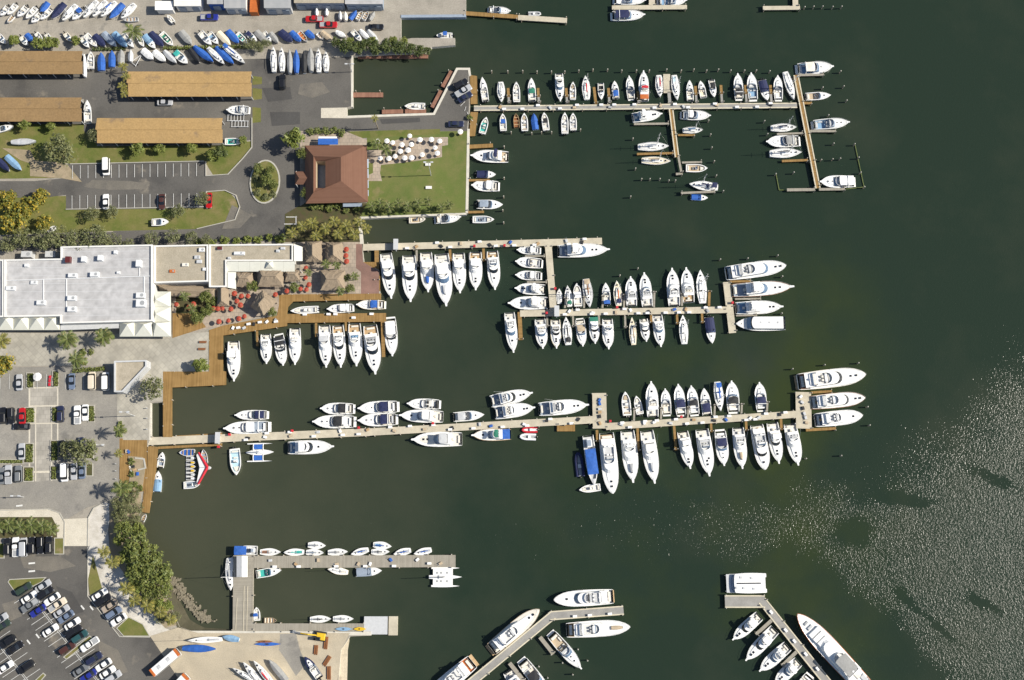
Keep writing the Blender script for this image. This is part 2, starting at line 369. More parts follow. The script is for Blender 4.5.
SLICKS = [(992, 478, 11, 2.2, -0.42), (853, 532, 7, 4.5, 0.1), (908, 600, 6.5, 1.8, -0.75), (940, 628, 9, 1.5, -0.8), (985, 605, 8, 1.6, -0.4), (905, 500, 11, 2.2, -0.1)]
M['water'] = water_mat()
mb = MB(); mb.poly([(-3000, -3000), (3000, -3000), (3000, 3000), (-3000, 3000)], 0.0)
structure('water', mb, 'water')
# ------------------------------------------------------------------ ground covers
M['gravel'] = ground_mat('boatyard_gravel', (0.30, 0.275, 0.235), (0.36, 0.33, 0.28), (0.25, 0.23, 0.195), 0.03, 0.25, 3.0, stain=(0.20, 0.19, 0.17))
M['asphalt'] = ground_mat('dark_asphalt', (0.080, 0.077, 0.073), (0.158, 0.148, 0.132), (0.108, 0.103, 0.096), 0.05, 0.2, 4.0, p=(0.36, 0.64), stain=(0.195, 0.175, 0.145))
M['asphalt2'] = ground_mat('aged_asphalt', (0.235, 0.222, 0.198), (0.30, 0.282, 0.248), (0.205, 0.195, 0.178), 0.04, 0.2, 4.0, stain=(0.18, 0.172, 0.158))
M['grass'] = ground_mat('lawn_grass', (0.085, 0.125, 0.030), (0.130, 0.155, 0.042), (0.168, 0.160, 0.060), 0.07, 0.22, 5.0, stain=(0.19, 0.17, 0.075))
M['drygrass'] = ground_mat('dry_grass', (0.100, 0.125, 0.028), (0.150, 0.150, 0.044), (0.185, 0.160, 0.064), 0.09, 0.3, 5.0, p=(0.4, 0.6), stain=(0.25, 0.195, 0.11))
M['dirt'] = ground_mat('bare_dirt', (0.30, 0.24, 0.16), (0.37, 0.30, 0.21), (0.22, 0.19, 0.12), 0.1, 0.5, 4.0)
M['sand'] = ground_mat('boatyard_sand', (0.41, 0.355, 0.265), (0.50, 0.435, 0.325), (0.36, 0.315, 0.24), 0.06, 0.25, 4.0, stain=(0.29, 0.25, 0.19))
M['shell'] = ground_mat('shell_path', (0.55, 0.52, 0.47), (0.62, 0.59, 0.53), (0.40, 0.37, 0.31), 0.1, 0.5, 4.0)
M['slab'] = ground_mat('cream_slab', (0.54, 0.50, 0.42), (0.60, 0.555, 0.46), (0.49, 0.45, 0.37), 0.06, 0.4, 4.0)
M['plaza'] = paver_mat('plaza_pavers', (0.40, 0.375, 0.315), (0.345, 0.325, 0.275), (0.33, 0.31, 0.265), 0.62, 0.78, 0.9, 0.9, 0.07)
M['patio'] = paver_mat('patio_tiles', (0.40, 0.33, 0.26), (0.34, 0.28, 0.22), (0.26, 0.22, 0.18), 0.8, 0.0, 0.9, 0.9, 0.05)
M['redpave'] = paver_mat('red_pavers', (0.27, 0.15, 0.115), (0.22, 0.12, 0.095), (0.18, 0.12, 0.10), 1.5, 0.0, 0.6, 0.3, 0.04)
M['crosspave'] = paver_mat('crossing_pavers', (0.37, 0.345, 0.30), (0.32, 0.30, 0.26), (0.28, 0.26, 0.23), 0.7, 0.0, 0.9, 0.9, 0.04)
M['mulch'] = ground_mat('planting_bed', (0.075, 0.058, 0.035), (0.10, 0.085, 0.04), (0.06, 0.075, 0.025), 0.2, 0.7, 5.0)
M['mud'] = ground_mat('tidal_shallows', (0.075, 0.068, 0.045), (0.095, 0.085, 0.055), (0.065, 0.062, 0.038), 0.1, 0.5, 4.0)

def rct_(x0, y0, x1, y1): return [(x0, y0), (x1, y0 + 1), (x1, y1 - 1), (x0, y1)]
LAND = [(-900, -600), (466, -600), (466, 16), (401, 16.5), (401, 40), (412, 38), (455, 38), (455, 45), (432, 47), (425, 53), (352, 56),
        (352, 107), (347, 108), (347, 117), (434, 114), (438, 106), (457, 69), (469, 69), (470, 105), (468, 130), (466.5, 213.5),
        (360, 217.5), (362, 244), (364, 262), (379, 270), (380, 296), (290, 297), (286, 302), (284, 314), (222, 326), (209, 332), (209, 373),
        (165, 373), (165, 402), (150, 403), (150, 440), (147, 447), (147, 490), (141, 512), (137, 520), (135, 547), (144, 567), (161, 581),
        (169, 603), (180, 627), (198, 633), (235, 633), (371, 631.5), (371, 635.5), (350, 636.5), (341, 650), (338, 690), (338, 1100), (-900, 1100)]
mb = MB(); mb.prism(Wp(LAND), -2.5, GZ, 0, 1)
o = structure('ground', mb, ['seawall', 'gravel'])

# open ground covers
sheet('yard_road', [(-300, 21), (400, 19), (400, 31), (330, 32), (-300, 33)], M['gravel'])
sheet('grass_verge', [(-300, 124), (97, 124), (97, 146), (222, 145), (252, 141), (252, 150), (236, 172), (221, 175), (213, 175), (205, 162), (66, 165), (55, 178), (-300, 183)], 'drygrass')
sheet('grass_verge', [(-300, 193), (45, 196), (66, 196), (66, 209), (206, 206), (207, 192), (228, 190.5), (239, 203), (236, 219), (200, 229), (110, 231), (-300, 246)], 'drygrass')
sheet('asphalt_yard', [(84, 62), (350, 57), (351, 106), (346, 108), (321, 108), (321, 118), (347, 118.5), (434, 115), (439, 107), (457.5, 70), (468, 70), (469, 105), (467, 131), (352, 131), (300, 131), (300, 215), (300, 236), (120, 243), (113, 231), (195, 229), (235, 220), (240, 207), (237, 195), (225, 190), (206, 191), (206, 208), (66, 210), (66, 195), (40, 198), (-300, 193), (-300, 182), (35, 181), (66, 178), (66, 164), (206, 161), (206, 176), (228, 174), (243, 158), (252, 147), (252, 140), (224, 143), (97, 144), (84, 131)], 'asphalt')
sheet('asphalt_lane', [(-300, 74), (85, 74), (85, 99), (-300, 99)], 'asphalt')
sheet('back_road', [(-300, 246), (110, 232), (300, 226), (300, 240), (-300, 262)], 'asphalt')
for q in (rct_(252.5, 76, 262, 85), rct_(252.5, 88, 262, 100), rct_(252.5, 107, 261, 123)): sheet('grass_patch', q, 'drygrass')
M['patchdark'] = ground_mat('asphalt_patch', (0.066, 0.064, 0.062), (0.082, 0.080, 0.077), (0.072, 0.07, 0.068), 0.1, 0.4, 4.0)
M['patchpale'] = ground_mat('dusty_asphalt', (0.155, 0.143, 0.122), (0.19, 0.172, 0.145), (0.125, 0.117, 0.105), 0.12, 0.35, 4.0)
for q, m_ in (([(262, 88), (290, 87), (292, 99), (268, 102)], 'patchdark'), ([(300, 84), (322, 82), (330, 92), (312, 98), (298, 94)], 'patchpale'), ([(92, 180), (130, 181), (150, 184), (146, 189), (110, 190), (84, 187)], 'patchpale'), ([(232, 205), (252, 215), (240, 228), (222, 229)], 'patchpale'), ([(270, 112), (300, 112), (300, 124), (272, 126)], 'patchdark'), ([(380, 119), (420, 117.5), (420, 122), (382, 124)], 'patchdark')):
    sheet('asphalt_patch', q, m_)
sheet('dirt_patch', [(30, 160), (66, 163), (82, 182), (60, 178), (30, 176)], 'dirt')
sheet('dirt_patch', [(2, 148), (30, 150), (38, 166), (20, 160)], 'dirt')
sheet('boat_ramp', [(321, 108), (347, 107.5), (347, 118), (321, 118)], 'slab')
sheet('lawn', [(367, 132), (467.5, 131), (466, 213), (360, 217), (360, 205), (367, 203)], 'grass')
sheet('grass_strip', [(345, 131.5), (440, 129), (440, 134), (345, 139)], 'drygrass')
sheet('lawn_patio', [(367, 150), (388, 150), (388, 142), (405, 138), (448, 137), (448, 145), (442, 146), (442, 157), (416, 161), (400, 163), (381, 165), (380, 173), (382, 181), (368, 181), (368, 175), (373, 173), (373, 163), (367, 163)], 'patio')
sheet('restaurant_terrace', [(154, 283), (232, 286), (300, 285), (300, 240), (360, 240), (363, 264), (362, 296), (280, 296), (278, 312), (222, 326), (200, 330), (172, 336), (172, 290), (154, 290)], 'patio')
sheet('planting_bed', [(285, 214), (304, 203), (367, 203), (360, 217), (360, 242), (285, 242)], 'mulch')
sheet('house_court', [(300, 131), (345, 131), (367, 140), (367, 146), (304, 146), (304, 204), (300, 206)], 'patio')
sheet('garden_bed', [(176, 290), (216, 298), (216, 306), (200, 322), (176, 314)], 'mulch')
sheet('red_terrace', [(356, 244), (362, 244), (363, 262), (379, 271), (379, 295), (361, 295), (361, 272), (356, 268)], 'redpave')
sheet('plaza', [(-300, 330), (172, 334), (209, 332), (208, 372), (165, 373), (164, 401), (149, 402), (149, 438), (122, 440), (122, 395), (112, 365), (-300, 371)], 'plaza')
sheet('parking_lot', [(-300, 371), (114, 366), (114, 392), (120, 396), (122, 440), (119, 470), (119, 500), (88, 507), (66, 520), (50, 509), (-300, 513)], 'asphalt2')
for q in ([(29, 388), (58, 387), (58, 406), (29, 407)], [(35, 407), (52, 407), (52, 480), (35, 482)]):
    sheet('crossing', q, 'crosspave')
for q in ([(29, 387.4), (58, 386.8), (58, 388), (29, 388.6)], [(29, 405.5), (58, 405), (58, 406.4), (29, 407)], [(28.6, 388), (30.2, 388), (30.2, 481), (28.6, 481)], [(57, 387), (58.4, 387), (58.4, 440), (57, 440)],
          [(35, 407), (36.2, 407), (36.2, 481), (35, 481)], [(51, 407), (52.2, 407), (52.2, 481), (51, 481)], [(34, 471), (92, 469.5), (92, 473), (34, 473)], [(30, 423), (58, 422.6), (58, 423.8), (30, 424.2)]):
    sheet('crossing_band', q, 'slab')
sheet('promenade', [(117, 392), (150, 402), (149, 440), (123, 440), (122, 424), (117, 420)], 'plaza')
sheet('sidewalk', [(-300, 513), (50, 509), (60, 513), (65, 522), (65, 547), (57, 547), (57, 528), (50, 518), (-300, 520)], 'slab')
sheet('planting_bed', [(-300, 517), (52, 517), (57, 527), (57, 538), (-300, 538)], 'mulch')
sheet('driveway', [(64, 519), (88, 518), (88, 547), (64, 547)], 'slab')
sheet('shell_path', [(88, 517), (94, 508), (105, 502), (112, 505), (108, 530), (110, 553), (125, 575), (140, 600), (165, 628), (180, 634), (150, 637), (121, 620), (110, 598), (88, 580)], 'shell')
sheet('scrub_ground', [(109, 505), (119, 495), (141, 493), (140, 512), (136, 520), (134, 547), (143, 567), (160, 581), (168, 603), (177, 625), (165, 628), (140, 600), (125, 575), (110, 553)], 'dirt')
sheet('asphalt_lot', [(-300, 547), (88, 546), (88, 595), (121, 636), (151, 637), (186, 690), (186, 900), (-300, 900)], 'asphalt')
for q, m_ in (([(20, 557), (60, 556), (76, 566), (50, 572), (24, 568)], 'patchpale'), ([(98, 640), (118, 650), (128, 672), (112, 676), (100, 656)], 'patchpale'), ([(56, 586), (72, 592), (84, 612), (76, 614), (62, 600)], 'patchdark'), ([(2, 604), (16, 600), (22, 616), (8, 622)], 'patchpale')): sheet('asphalt_patch', q, m_)
sheet('verge_island', [(88, 580), (93, 555), (102, 588), (90, 595)], 'drygrass')
sheet('boatyard_sand', [(150, 636), (178, 627.5), (198, 633), (235, 633.2), (350, 633), (341, 650), (338, 690), (338, 900), (186, 900), (186, 690)], 'sand')
sheet('boat_apron', [(280, 634), (296, 633.5), (300, 650), (306, 664), (296, 676), (286, 660), (279, 650)], 'asphalt2')
TOP = LEVEL[0]

def slope(name, inner, outer, ms, z0=GZ + 0.03, z1=-0.35):
    mb = MB(); n = len(inner)
    a = [W3(x, y, z0) for x, y in inner]; b = [W3(x, y, z1) for x, y in outer]
    mid = [p.lerp(q, 0.55) + Vector((0, 0, -0.12)) for p, q in zip(a, b)]
    mb.ring(a, mid, 0, False); mb.ring(mid, b, 0, False)
    for i in range(len(mb.f)):
        f = mb.f[i]; p = [Vector(mb.v[k]) for k in f]
        if (p[1] - p[0]).cross(p[2] - p[0]).z < 0: mb.f[i] = tuple(reversed(f))
    return structure(name, mb, ms)
slope('beach', [(146, 490), (139, 513), (135, 520), (133, 547), (142, 568), (159, 582), (167, 604), (178, 628), (197, 634), (236, 634)],
      [(148, 490), (148, 513), (147, 522), (146, 545), (156, 561), (173, 574), (181, 596), (193, 617), (207, 626), (238, 628)], 'mud', TOP - 0.002)
slope('boat_slipway', [(341, 634), (335, 650), (333, 700), (333, 900)], [(352, 634), (352, 650), (351, 700), (351, 900)], 'sand')

# ------------------------------------------------------------------ walls, kerbs, painted lines
def strip(mb, P, w, z0, z1, mi=0, closed=False):
    P = [Vector(p[:2]) for p in P]; n = len(P); A = []; B = []
    for i in range(n):
        if closed: d1 = (P[i] - P[i - 1]).normalized(); d2 = (P[(i + 1) % n] - P[i]).normalized()
        else:
            d1 = (P[i] - P[i - 1]).normalized() if i else (P[1] - P[0]).normalized()
            d2 = (P[i + 1] - P[i]).normalized() if i < n - 1 else d1
        t = (d1 + d2).normalized(); nn = Vector((-t.y, t.x)); k = w / 2 / max(0.4, nn.dot(Vector((-d1.y, d1.x))))
        A.append(P[i] + nn * k); B.append(P[i] - nn * k)
    m = n if closed else n - 1
    for i in range(m):
        j = (i + 1) % n
        v = [(A[i].x, A[i].y, z0), (B[i].x, B[i].y, z0), (B[j].x, B[j].y, z0), (A[j].x, A[j].y, z0), (A[i].x, A[i].y, z1), (B[i].x, B[i].y, z1), (B[j].x, B[j].y, z1), (A[j].x, A[j].y, z1)]
        fs = [(4, 5, 6, 7), (1, 2, 6, 5), (3, 0, 4, 7)]
        if not closed and i == 0: fs.append((0, 1, 5, 4))
        if not closed and i == m - 1: fs.append((2, 3, 7, 6))
        mb.add(v, fs, mi)
def wall(label, pts, w=0.5, h=0.12, m='seawall', name='seawall'):
    mb = MB(); strip(mb, Wp(pts), w, -1.5, GZ + h); return tag(obj(name, mb, m), label, 'seawall')
wall('pale concrete seawall along the boatyard creek below the covered sheds', [(352, 56), (352, 107)], 0.55)
wall('pale concrete seawall along the road on the south bank of the creek', [(347, 117), (434, 114), (438, 106), (457, 69), (469, 69), (470, 76)], 0.7)
wall('cream seawall along the seaward edge of the club lawn', [(468.5, 129), (466.8, 213.2)], 0.75)
wall('cream seawall below the palms on the lower edge of the club lawn', [(466.5, 213.8), (360, 217.8)], 0.6)
wall('short cream seawall closing the inlet beside the restaurant', [(359.5, 218), (361.8, 244)], 0.9)
wall('bluish steel seawall at the head of the boatyard basin', [(401, 16.5), (466, 16)], 0.9, 0.2, 'greyblue')
wall('concrete seawall under the promenade beside the long pier', [(150, 403), (150, 440)], 0.5)
wall('cream concrete seawall between the sand boatyard and the sailing dock', [(178, 632.5), (371, 633.5)], 1.0)
def kerb(label, pts, closed=False, w=0.22, h=0.13):
    mb = MB(); strip(mb, Wp(pts), w, GZ - 0.05, TOP + h, 0, closed); return tag(obj('kerb', mb, 'kerb'), label, 'kerb')
OV = [(265 + 14.6 * math.cos(t) * (1 if math.sin(t) > 0 else 1), 182 + 21.3 * math.sin(t) - 1.5 * math.cos(t)) for t in [2 * math.pi * i / 28 for i in range(28)]]
kerb('pale kerb ringing the oval planted island in the driveway', OV, True, 0.4)
kerb('kerb around the grass tongue at the creek-side end of the upper parking', [(206, 162), (206, 176), (228, 174.5), (243, 158.5), (252, 147.5), (252, 118)])
kerb('kerb around the rounded lawn south of the upper parking', [(206, 207), (206.5, 192), (225, 190.5), (236, 195.5), (240, 207), (235, 220), (197, 229)])
kerb('kerb along the lower edge of the upper parking rows', [(66, 209.5), (204, 207)])
kerb('kerb along the upper edge of the upper parking rows', [(66, 164.3), (204, 161.3)])
kerb('kerb between the shell path and the dark parking lot', [(88, 547), (88, 596), (120, 636.5), (150, 637)])
kerb('curved kerb beside the cream driveway slab', [(0, 510.5), (49, 509), (60, 513), (65, 522), (64.5, 546)])
kerb('curved kerb on the seaward side of the cream driveway slab', [(88, 546), (88.5, 518), (94, 508), (106, 502)])

def island(label, pts, m='mulch', top='kerb'):
    r = thing('planter_island', label, 'planter', (0, 0, 0))
    P = Wp(pts); a = MB(); strip(a, P, 0.22, GZ - 0.05, TOP + 0.15, 0, True); obj('kerb', a, 'kerb', r)
    b = MB(); b.poly(ccw(inset(P, 0.1)), TOP + 0.11); obj('soil', b, m, r)
    return r
def rct(x0, y0, x1, y1): return [(x0, y0), (x1, y0), (x1, y1), (x0, y1)]
island('oval planted island in the driveway before the brown-roofed house', [((x - 265) * 0.98 + 265, (y - 182) * 0.98 + 182) for x, y in OV], 'drygrass')
ISL = [('hedged planter beside the white parasol at the plaza edge', rct(27, 373, 34, 388)), ('hedged planter beside the red bench at the plaza edge', rct(53, 371, 58.5, 387)),
       ('square bushy planter beside the parked red car', rct(25.5, 407.5, 34.5, 423)), ('narrow planter next to the parked navy car', rct(52, 407, 57, 422)),
       ('planter beside the two white cars by the lamp post', rct(88.5, 405.5, 94.5, 422)), ('planter with green bush and red brick rim at the second row', rct(24, 443.5, 33.5, 463)),
       ('planter under the grey tree at the crosswalk side', rct(51, 440.5, 58, 461)), ('rounded planter at the seaward end under the grey tree', rct(86.5, 441, 93.5, 459)),
       ('square bushy planter at the third row', rct(24, 467, 33.5, 481.5)), ('planter beside the white van in the third row', rct(51, 466, 57, 480)),
       ('bare planter at the seaward end of the third row', rct(86.5, 464, 93, 476)), ('long hedge planter between parking rows', rct(-3, 459.5, 23.5, 463.5)),
       ('small grass planter at the driveway mouth of the dark lot', rct(55, 538, 64, 554)), ('small planter beside the white car at the picture edge', rct(-2, 543, 4.5, 558)),
       ('triangular grass island at the top of the slanted parking', [(8.5, 582), (10, 579.5), (46, 577.5), (42, 582), (17, 594)]),
       ('brown grass island beside the white cars by the shell path', [(117, 628), (129, 617), (143, 624), (150, 636), (124, 636)]),
       ('slim tan island between the maroon car and the white pickup', [(64, 657), (90, 636), (93, 638), (67, 659)]),
       ('slim tan island at the lower edge of the lot', [(36, 680), (43.5, 673), (46, 675), (40, 682)])]
for i, (l, p) in enumerate(ISL): island(l, p, 'drygrass' if i > 11 else 'mulch')

LINE_Z = LEVEL[0] + 0.03
def line(a, b, w=0.13):
    z = LINE_Z; p = Vector(W(*a, z)); q = Vector(W(*b, z)); d = q - p
    mb = MB(); mb.box(0, d.length, -w / 2, w / 2, -0.004, 0.004)
    o = obj('parking_line', mb, 'paint', PARK, loc=(p.x, p.y, z), rz=math.atan2(d.y, d.x)); return o
PARK = empty('parking_markings', (0, 0, 0)); PARK['kind'] = 'structure'; PARK['label'] = 'white painted parking stall lines'
for i in range(17): line((72.5 + 7.75 * i, 165.5 - 0.15 * i), (72.5 + 7.75 * i, 178.5 - 0.15 * i))
for i in range(17): line((72 + 7.8 * i, 195.5 - 0.15 * i), (72 + 7.8 * i, 209 - 0.15 * i))
U = Vector((0.62, 0.785)); V = Vector((0.83, -0.56))                     # the slanted rows of the dark lot
def lot(o, i, s, ln, k0=0): c = Vector(o) + U * (6.9 * i); return c + V * s, c + V * (s + ln)
for i in range(-1, 16):
    for s, ln in ((1.0, 16.5), (-17.5, 16.5)):
        a, b = lot((33, 599), i, s, ln); line(tuple(a), tuple(b), 0.11)
for i in range(-3, 8):
    for s, ln in ((1.0, 16.5), (-17.5, 16.5)):
        a, b = lot((0, 646), i, s, ln); line(tuple(a), tuple(b), 0.11)
for d in (-0.8, 0.8):
    line((33 + V.x * d - U.x * 4, 599 + V.y * d - U.y * 4), (33 + V.x * d + U.x * 112, 599 + V.y * d + U.y * 112), 0.11)
    line((V.x * d - U.x * 20, 646 + V.y * d - U.y * 20), (V.x * d + U.x * 56, 646 + V.y * d + U.y * 56), 0.11)
for (x, y) in ((81, 605.5), (90, 606), (36, 634), (27, 640)):
    line((x, y), (x + 3.2, y + 4), 0.4)
for (x, y) in ((28.5, 563.5), (28.5, 571.5), (16, 506)): line((x, y), (x + 6.5, y - 0.6), 0.45)
for i in range(6): line((452 + i * 4.2, 96 + i * 5.0), (463 + i * 1.0, 91 + i * 5.2), 0.12)
for i in range(10): line((0 + 9.3 * i, 389), (0 + 9.3 * i, 374), 0.1)
for a, b in (((286, 217), (297, 217)), ((284, 224), (296, 224)), ((296, 216), (296, 225))): line(a, b, 0.2)

# ------------------------------------------------------------------ docks
PILE = {}
def pile_mesh(h=1.0, r=0.17):
    k = (h, r)
    if k not in PILE:
        mb = MB(); mb.tube((0, 0, -3.2), (0, 0, h), r, 7, mi=0); mb.tube((0, 0, h), (0, 0, h + 0.14), r * 1.12, 7, r * 0.35, mi=1)
        PILE[k] = mb.mesh('pile'); PILE[k].materials.append(M['pile']); PILE[k].materials.append(M['pilecap'])
    return PILE[k]
def seg(parent, name, p0, p1, wpx, m, z=DZ, th=0.35, edge=None):
    a = Vector(W(*p0, z)); b = Vector(W(*p1, z)); d = b - a; n = Vector((-d.y, d.x)).normalized()
    w = (Vector(W(p0[0], p0[1], z)) - Vector(W(p0[0] + wpx, p0[1], z))).length
    mb = MB(); mb.box(0, d.length, -w / 2, w / 2, -th, 0)
    o = obj(name, mb, m, parent, loc=(a.x, a.y, z), rz=math.atan2(d.y, d.x))
    if edge:
        for s in (-1, 1):
            e = MB(); y = s * (w / 2 - 0.12); e.box(-0.01, d.length + 0.01, y - 0.17, y + 0.17, -th - 0.05, 0.06); obj('edge_beam', e, edge, o)
    return o, a, b, n, w
def dock(label, name, segs, fingers=(), deck='concrete', edge='cedge', fin='wood2', spacing=7.5, zz=DZ, finger_z=None):
    r = thing(name, label, 'dock', (0, 0, 0))
    for k, s in enumerate(segs):
        o, a, b, n, w = seg(r, 'deck', s[0], s[1], s[2], s[3] if len(s) > 3 else deck, zz + 0.008 * k, edge=edge)
        L = (b - a).length; c = max(1, int(L / spacing))
        for i in range(c + 1):
            for sd in (-1, 1):
                p = a + (b - a) * min(0.98, max(0.02, (i + RND.uniform(-0.1, 0.1)) / c)) + n * sd * (w / 2 + 0.12)
                obj('pile', pile_mesh(zz + 0.55, 0.15), None, r, loc=(p.x, p.y, 0))
    for f in fingers:
        o, a, b, n, w = seg(r, 'finger', f[0], f[1], f[2], f[3] if len(f) > 3 else fin, zz - 0.06, 0.25)
        for sd in (-1, 1):
            p = b - (b - a).normalized() * 0.3 + n * sd * (w / 2 + 0.1); obj('pile', pile_mesh(zz + 0.7, 0.15), None, r, loc=(p.x, p.y, 0))
    return r
def fv(x, y0, y1, w=1.9, m='wood2', dx=0.5): return ((x, y0), (x + dx, y1), w, m)
NP = []
for x, y0 in ((508.6, 88), (538.5, 88), (566.7, 88), (609, 88), (638.5, 91), (696, 86), (721.5, 85), (746, 85), (771, 85)):
    NP += [((x, y0 + 9), (x + 0.6, 103), 2.2, 'concrete2'), ((x - 0.5, y0), (x, y0 + 9), 2.6, 'wood')]
dock('long grey pier with cream edges at the top, leaving the asphalt point', 'long_pier',
     [((474, 108.3), (797, 105.3), 5.2)], NP + [((594, 87), (596, 104), 2.6, 'wood'), ((666.7, 74), (667, 93), 6.8, 'concrete'), ((669, 93), (670, 104), 3, 'concrete2')], 'concrete2')
dock('narrow wooden side pier hanging below the middle of the top pier', 'side_pier', [((671, 109), (677, 157), 4.2, 'wood')],
     [((634, 124), (669, 123.5), 2.2), ((678, 135), (695, 135), 2.0, 'wood'), ((637, 154), (673.5, 153), 2.3, 'wood'), ((682, 162.5), (702, 162), 2.0), ((678.5, 157), (681.5, 173), 2.2), ((676, 174), (682.5, 173.5), 2.5)])
dock('slanted wooden cross pier at the seaward end of the top pier', 'cross_pier', [((796, 75), (818, 188), 4.8, 'wood')],
     [((799, 75), (824, 74.5), 2.4, 'wood2'), ((804, 103), (812, 103), 2.5, 'wood'), ((810, 131), (836, 131), 2.4), ((777, 134), (803, 133), 2.0), ((782, 161), (808, 160), 2.4, 'wood'), ((787, 189.8), (815, 189.5), 3), ((819, 189.3), (845, 189), 2.6)])
dock('detached wooden finger dock below the narrow side pier', 'finger_dock', [((681, 193), (715, 191.5), 2.2, 'wood2')], edge=None)
dock('beige concrete dock from the red terrace holding large sport fishing boats', 'concrete_dock', [((363, 247.3), (602, 241), 6.8), ((548.3, 245), (553.5, 311), 6.8), ((520, 313.5), (731, 309.6), 6.6), ((726.6, 282), (732.6, 333), 7.2)],
     [((376.6, 250), (377, 281), 4.2, 'wood'), fv(416.6, 250, 267), fv(450, 249.5, 261, 2.4, 'wood'), fv(483.5, 248.5, 261, 2.4, 'wood'), ((525, 256), (545, 256), 1.7), ((527, 282), (547, 282), 1.7), ((519.5, 312), (520.8, 340), 4, 'wood'),
      fv(547, 316, 327), fv(573, 316, 327), fv(599, 315, 326), fv(625, 314, 328), fv(651, 314, 323.5, 2.2, 'wood'), fv(677, 313.5, 324, 2.2, 'wood'), fv(702, 313, 323, 2.2, 'wood'),
      fv(565, 308, 297), fv(584, 308, 296), fv(602.5, 308, 295), fv(624, 308, 294), fv(654, 307, 291), fv(682, 306, 293), fv(709, 306, 290.5, 2.4, 'wood'), ((730, 281.5), (751, 281), 2.2, 'wood'), ((735, 299), (761, 298.5), 1.8), ((736, 315.6), (757, 315.2), 1.6)], edge=None)
dock('very long beige main pier reaching out from the promenade deck', 'main_pier', [((148, 441.3), (370, 432), 7.8), ((370, 432), (594, 419.6), 7.4), ((599.2, 393), (600, 428.5), 14), ((606, 426.6), (797, 414.2), 7), ((803.3, 392), (804, 428.5), 15.5)],
     [((172, 437), (222, 434), 2.2, 'wood'), ((158, 447.8), (222, 444.6), 2.4, 'wood'), ((811, 392.5), (832, 391.2), 2.4, 'wood'), ((806, 430), (836, 428.4), 2.8, 'wood'), fv(597, 430, 442, 2.5, 'wood'), fv(637.5, 426, 451, 2.4, 'wood', 1), fv(674, 424, 450, 2.4, 'wood', 2), fv(711, 421.5, 432, 2.2, 'wood'),
      fv(746, 419, 431, 2.4, 'wood'), fv(781, 417, 430, 2.4, 'wood'), fv(634, 421, 408), fv(661, 419, 407), fv(688, 418, 406), fv(714.5, 416, 404), fv(741.5, 414, 403), fv(767, 412, 401)], edge=None)
sd_ = dock('grey plank dock of the sailing centre with small keelboats alongside', 'sailing_dock', [((254, 562), (455.5, 561), 12, 'wood2'), ((243.6, 555), (243, 631), 20.5, 'wood2')], edge=None)
for a_, b_, w_ in (((247.5, 586), (246.5, 631), 0.7), ((244, 586), (243, 631), 0.7), ((252.8, 570), (252.6, 622), 0.5), ((237, 598), (235.5, 630), 0.6)): seg(sd_, 'rail_track', a_, b_, w_, 'concrete', DZ + 0.12, 0.14)
dock('low grey dock in front of the sand boatyard seawall', 'boatyard_dock', [((253, 627.3), (366, 627.3), 7.6, 'wood2')], edge=None)
dock('angled grey pier with cream edges at the lower centre', 'angled_pier', [((462, 690), (553, 615), 8.4), ((550, 615.8), (623.5, 610.2), 8.6)], [((540, 637), (553.5, 654), 4), ((509.5, 663), (524, 681), 4)], 'concrete2')
dock('bent grey pier with cream edges by the sun glitter', 'bent_pier', [((725, 601.5), (765, 601.5), 12), ((762, 600.5), (835, 692), 8.4)], [((772, 620), (756, 634.5), 3.4), ((797, 651.5), (782, 666), 3.4)], 'concrete2')
dock('short dock at the top edge beside the dark twin-bimini boat', 'short_dock', [((612, 7.5), (687, 7), 4.6), ((652, -14), (652, 5), 6)], edge=None)
dock('short hooked dock at the top edge with a yellow end', 'hooked_dock', [((763, 8), (800, 7.6), 4.2), ((795, -14), (795.5, 6), 5.5)], edge=None)
dock('brown and beige jetty leaving the head of the boatyard basin', 'jetty', [((463, 13), (519, 16.8), 4.2, 'wood'), ((518, 17.4), (567, 20.4), 5.4)], edge=None)
def float_dock(label, p0, p1, w, m='redwood', z=0.75):
    r = thing('floating_dock', label, 'dock'); o, a, b, n, ww = seg(r, 'deck', p0, p1, w, m, z, 0.6)
    for t in (0.1, 0.9):
        p = a + (b - a) * t + n * (ww / 2 + 0.15); obj('pile', pile_mesh(1.9, 0.16), None, r, loc=(p.x, p.y, 0))
float_dock('brown floating work platform below the long main pier', (557, 428), (575, 428), 6.6, 'wood')
float_dock('reddish plank dock under the mangroves on the creek', (358, 56.3), (428, 56.3), 4.2)
float_dock('short reddish plank dock in the middle of the creek', (353, 94.8), (383, 94.8), 5)
float_dock('brown float on the creek wall nearer the boat ramp', (382, 111.8), (403, 111.4), 4.4)
float_dock('brown float under the white open boat on the creek', (405, 111.4), (426, 111), 4.4)
float_dock('brown float along the slanted asphalt wall, lower one', (432.5, 107.5), (441.5, 90.5), 4.6)
float_dock('brown float along the slanted asphalt wall, upper one', (443, 87), (452, 71), 4.6)
# grey concrete mole at the tip of the boatyard wall
r = thing('concrete_mole', 'pale grey square mole at the tip of the boatyard wall', 'dock')
seg(r, 'deck', (364, 625.4), (387.5, 625.4), 17.5, 'lgrey', DZ + 0.05, 3.0); seg(r, 'deck', (388.6, 625.8), (397.5, 625.8), 18.5, 'concrete', DZ + 0.03, 3.0)
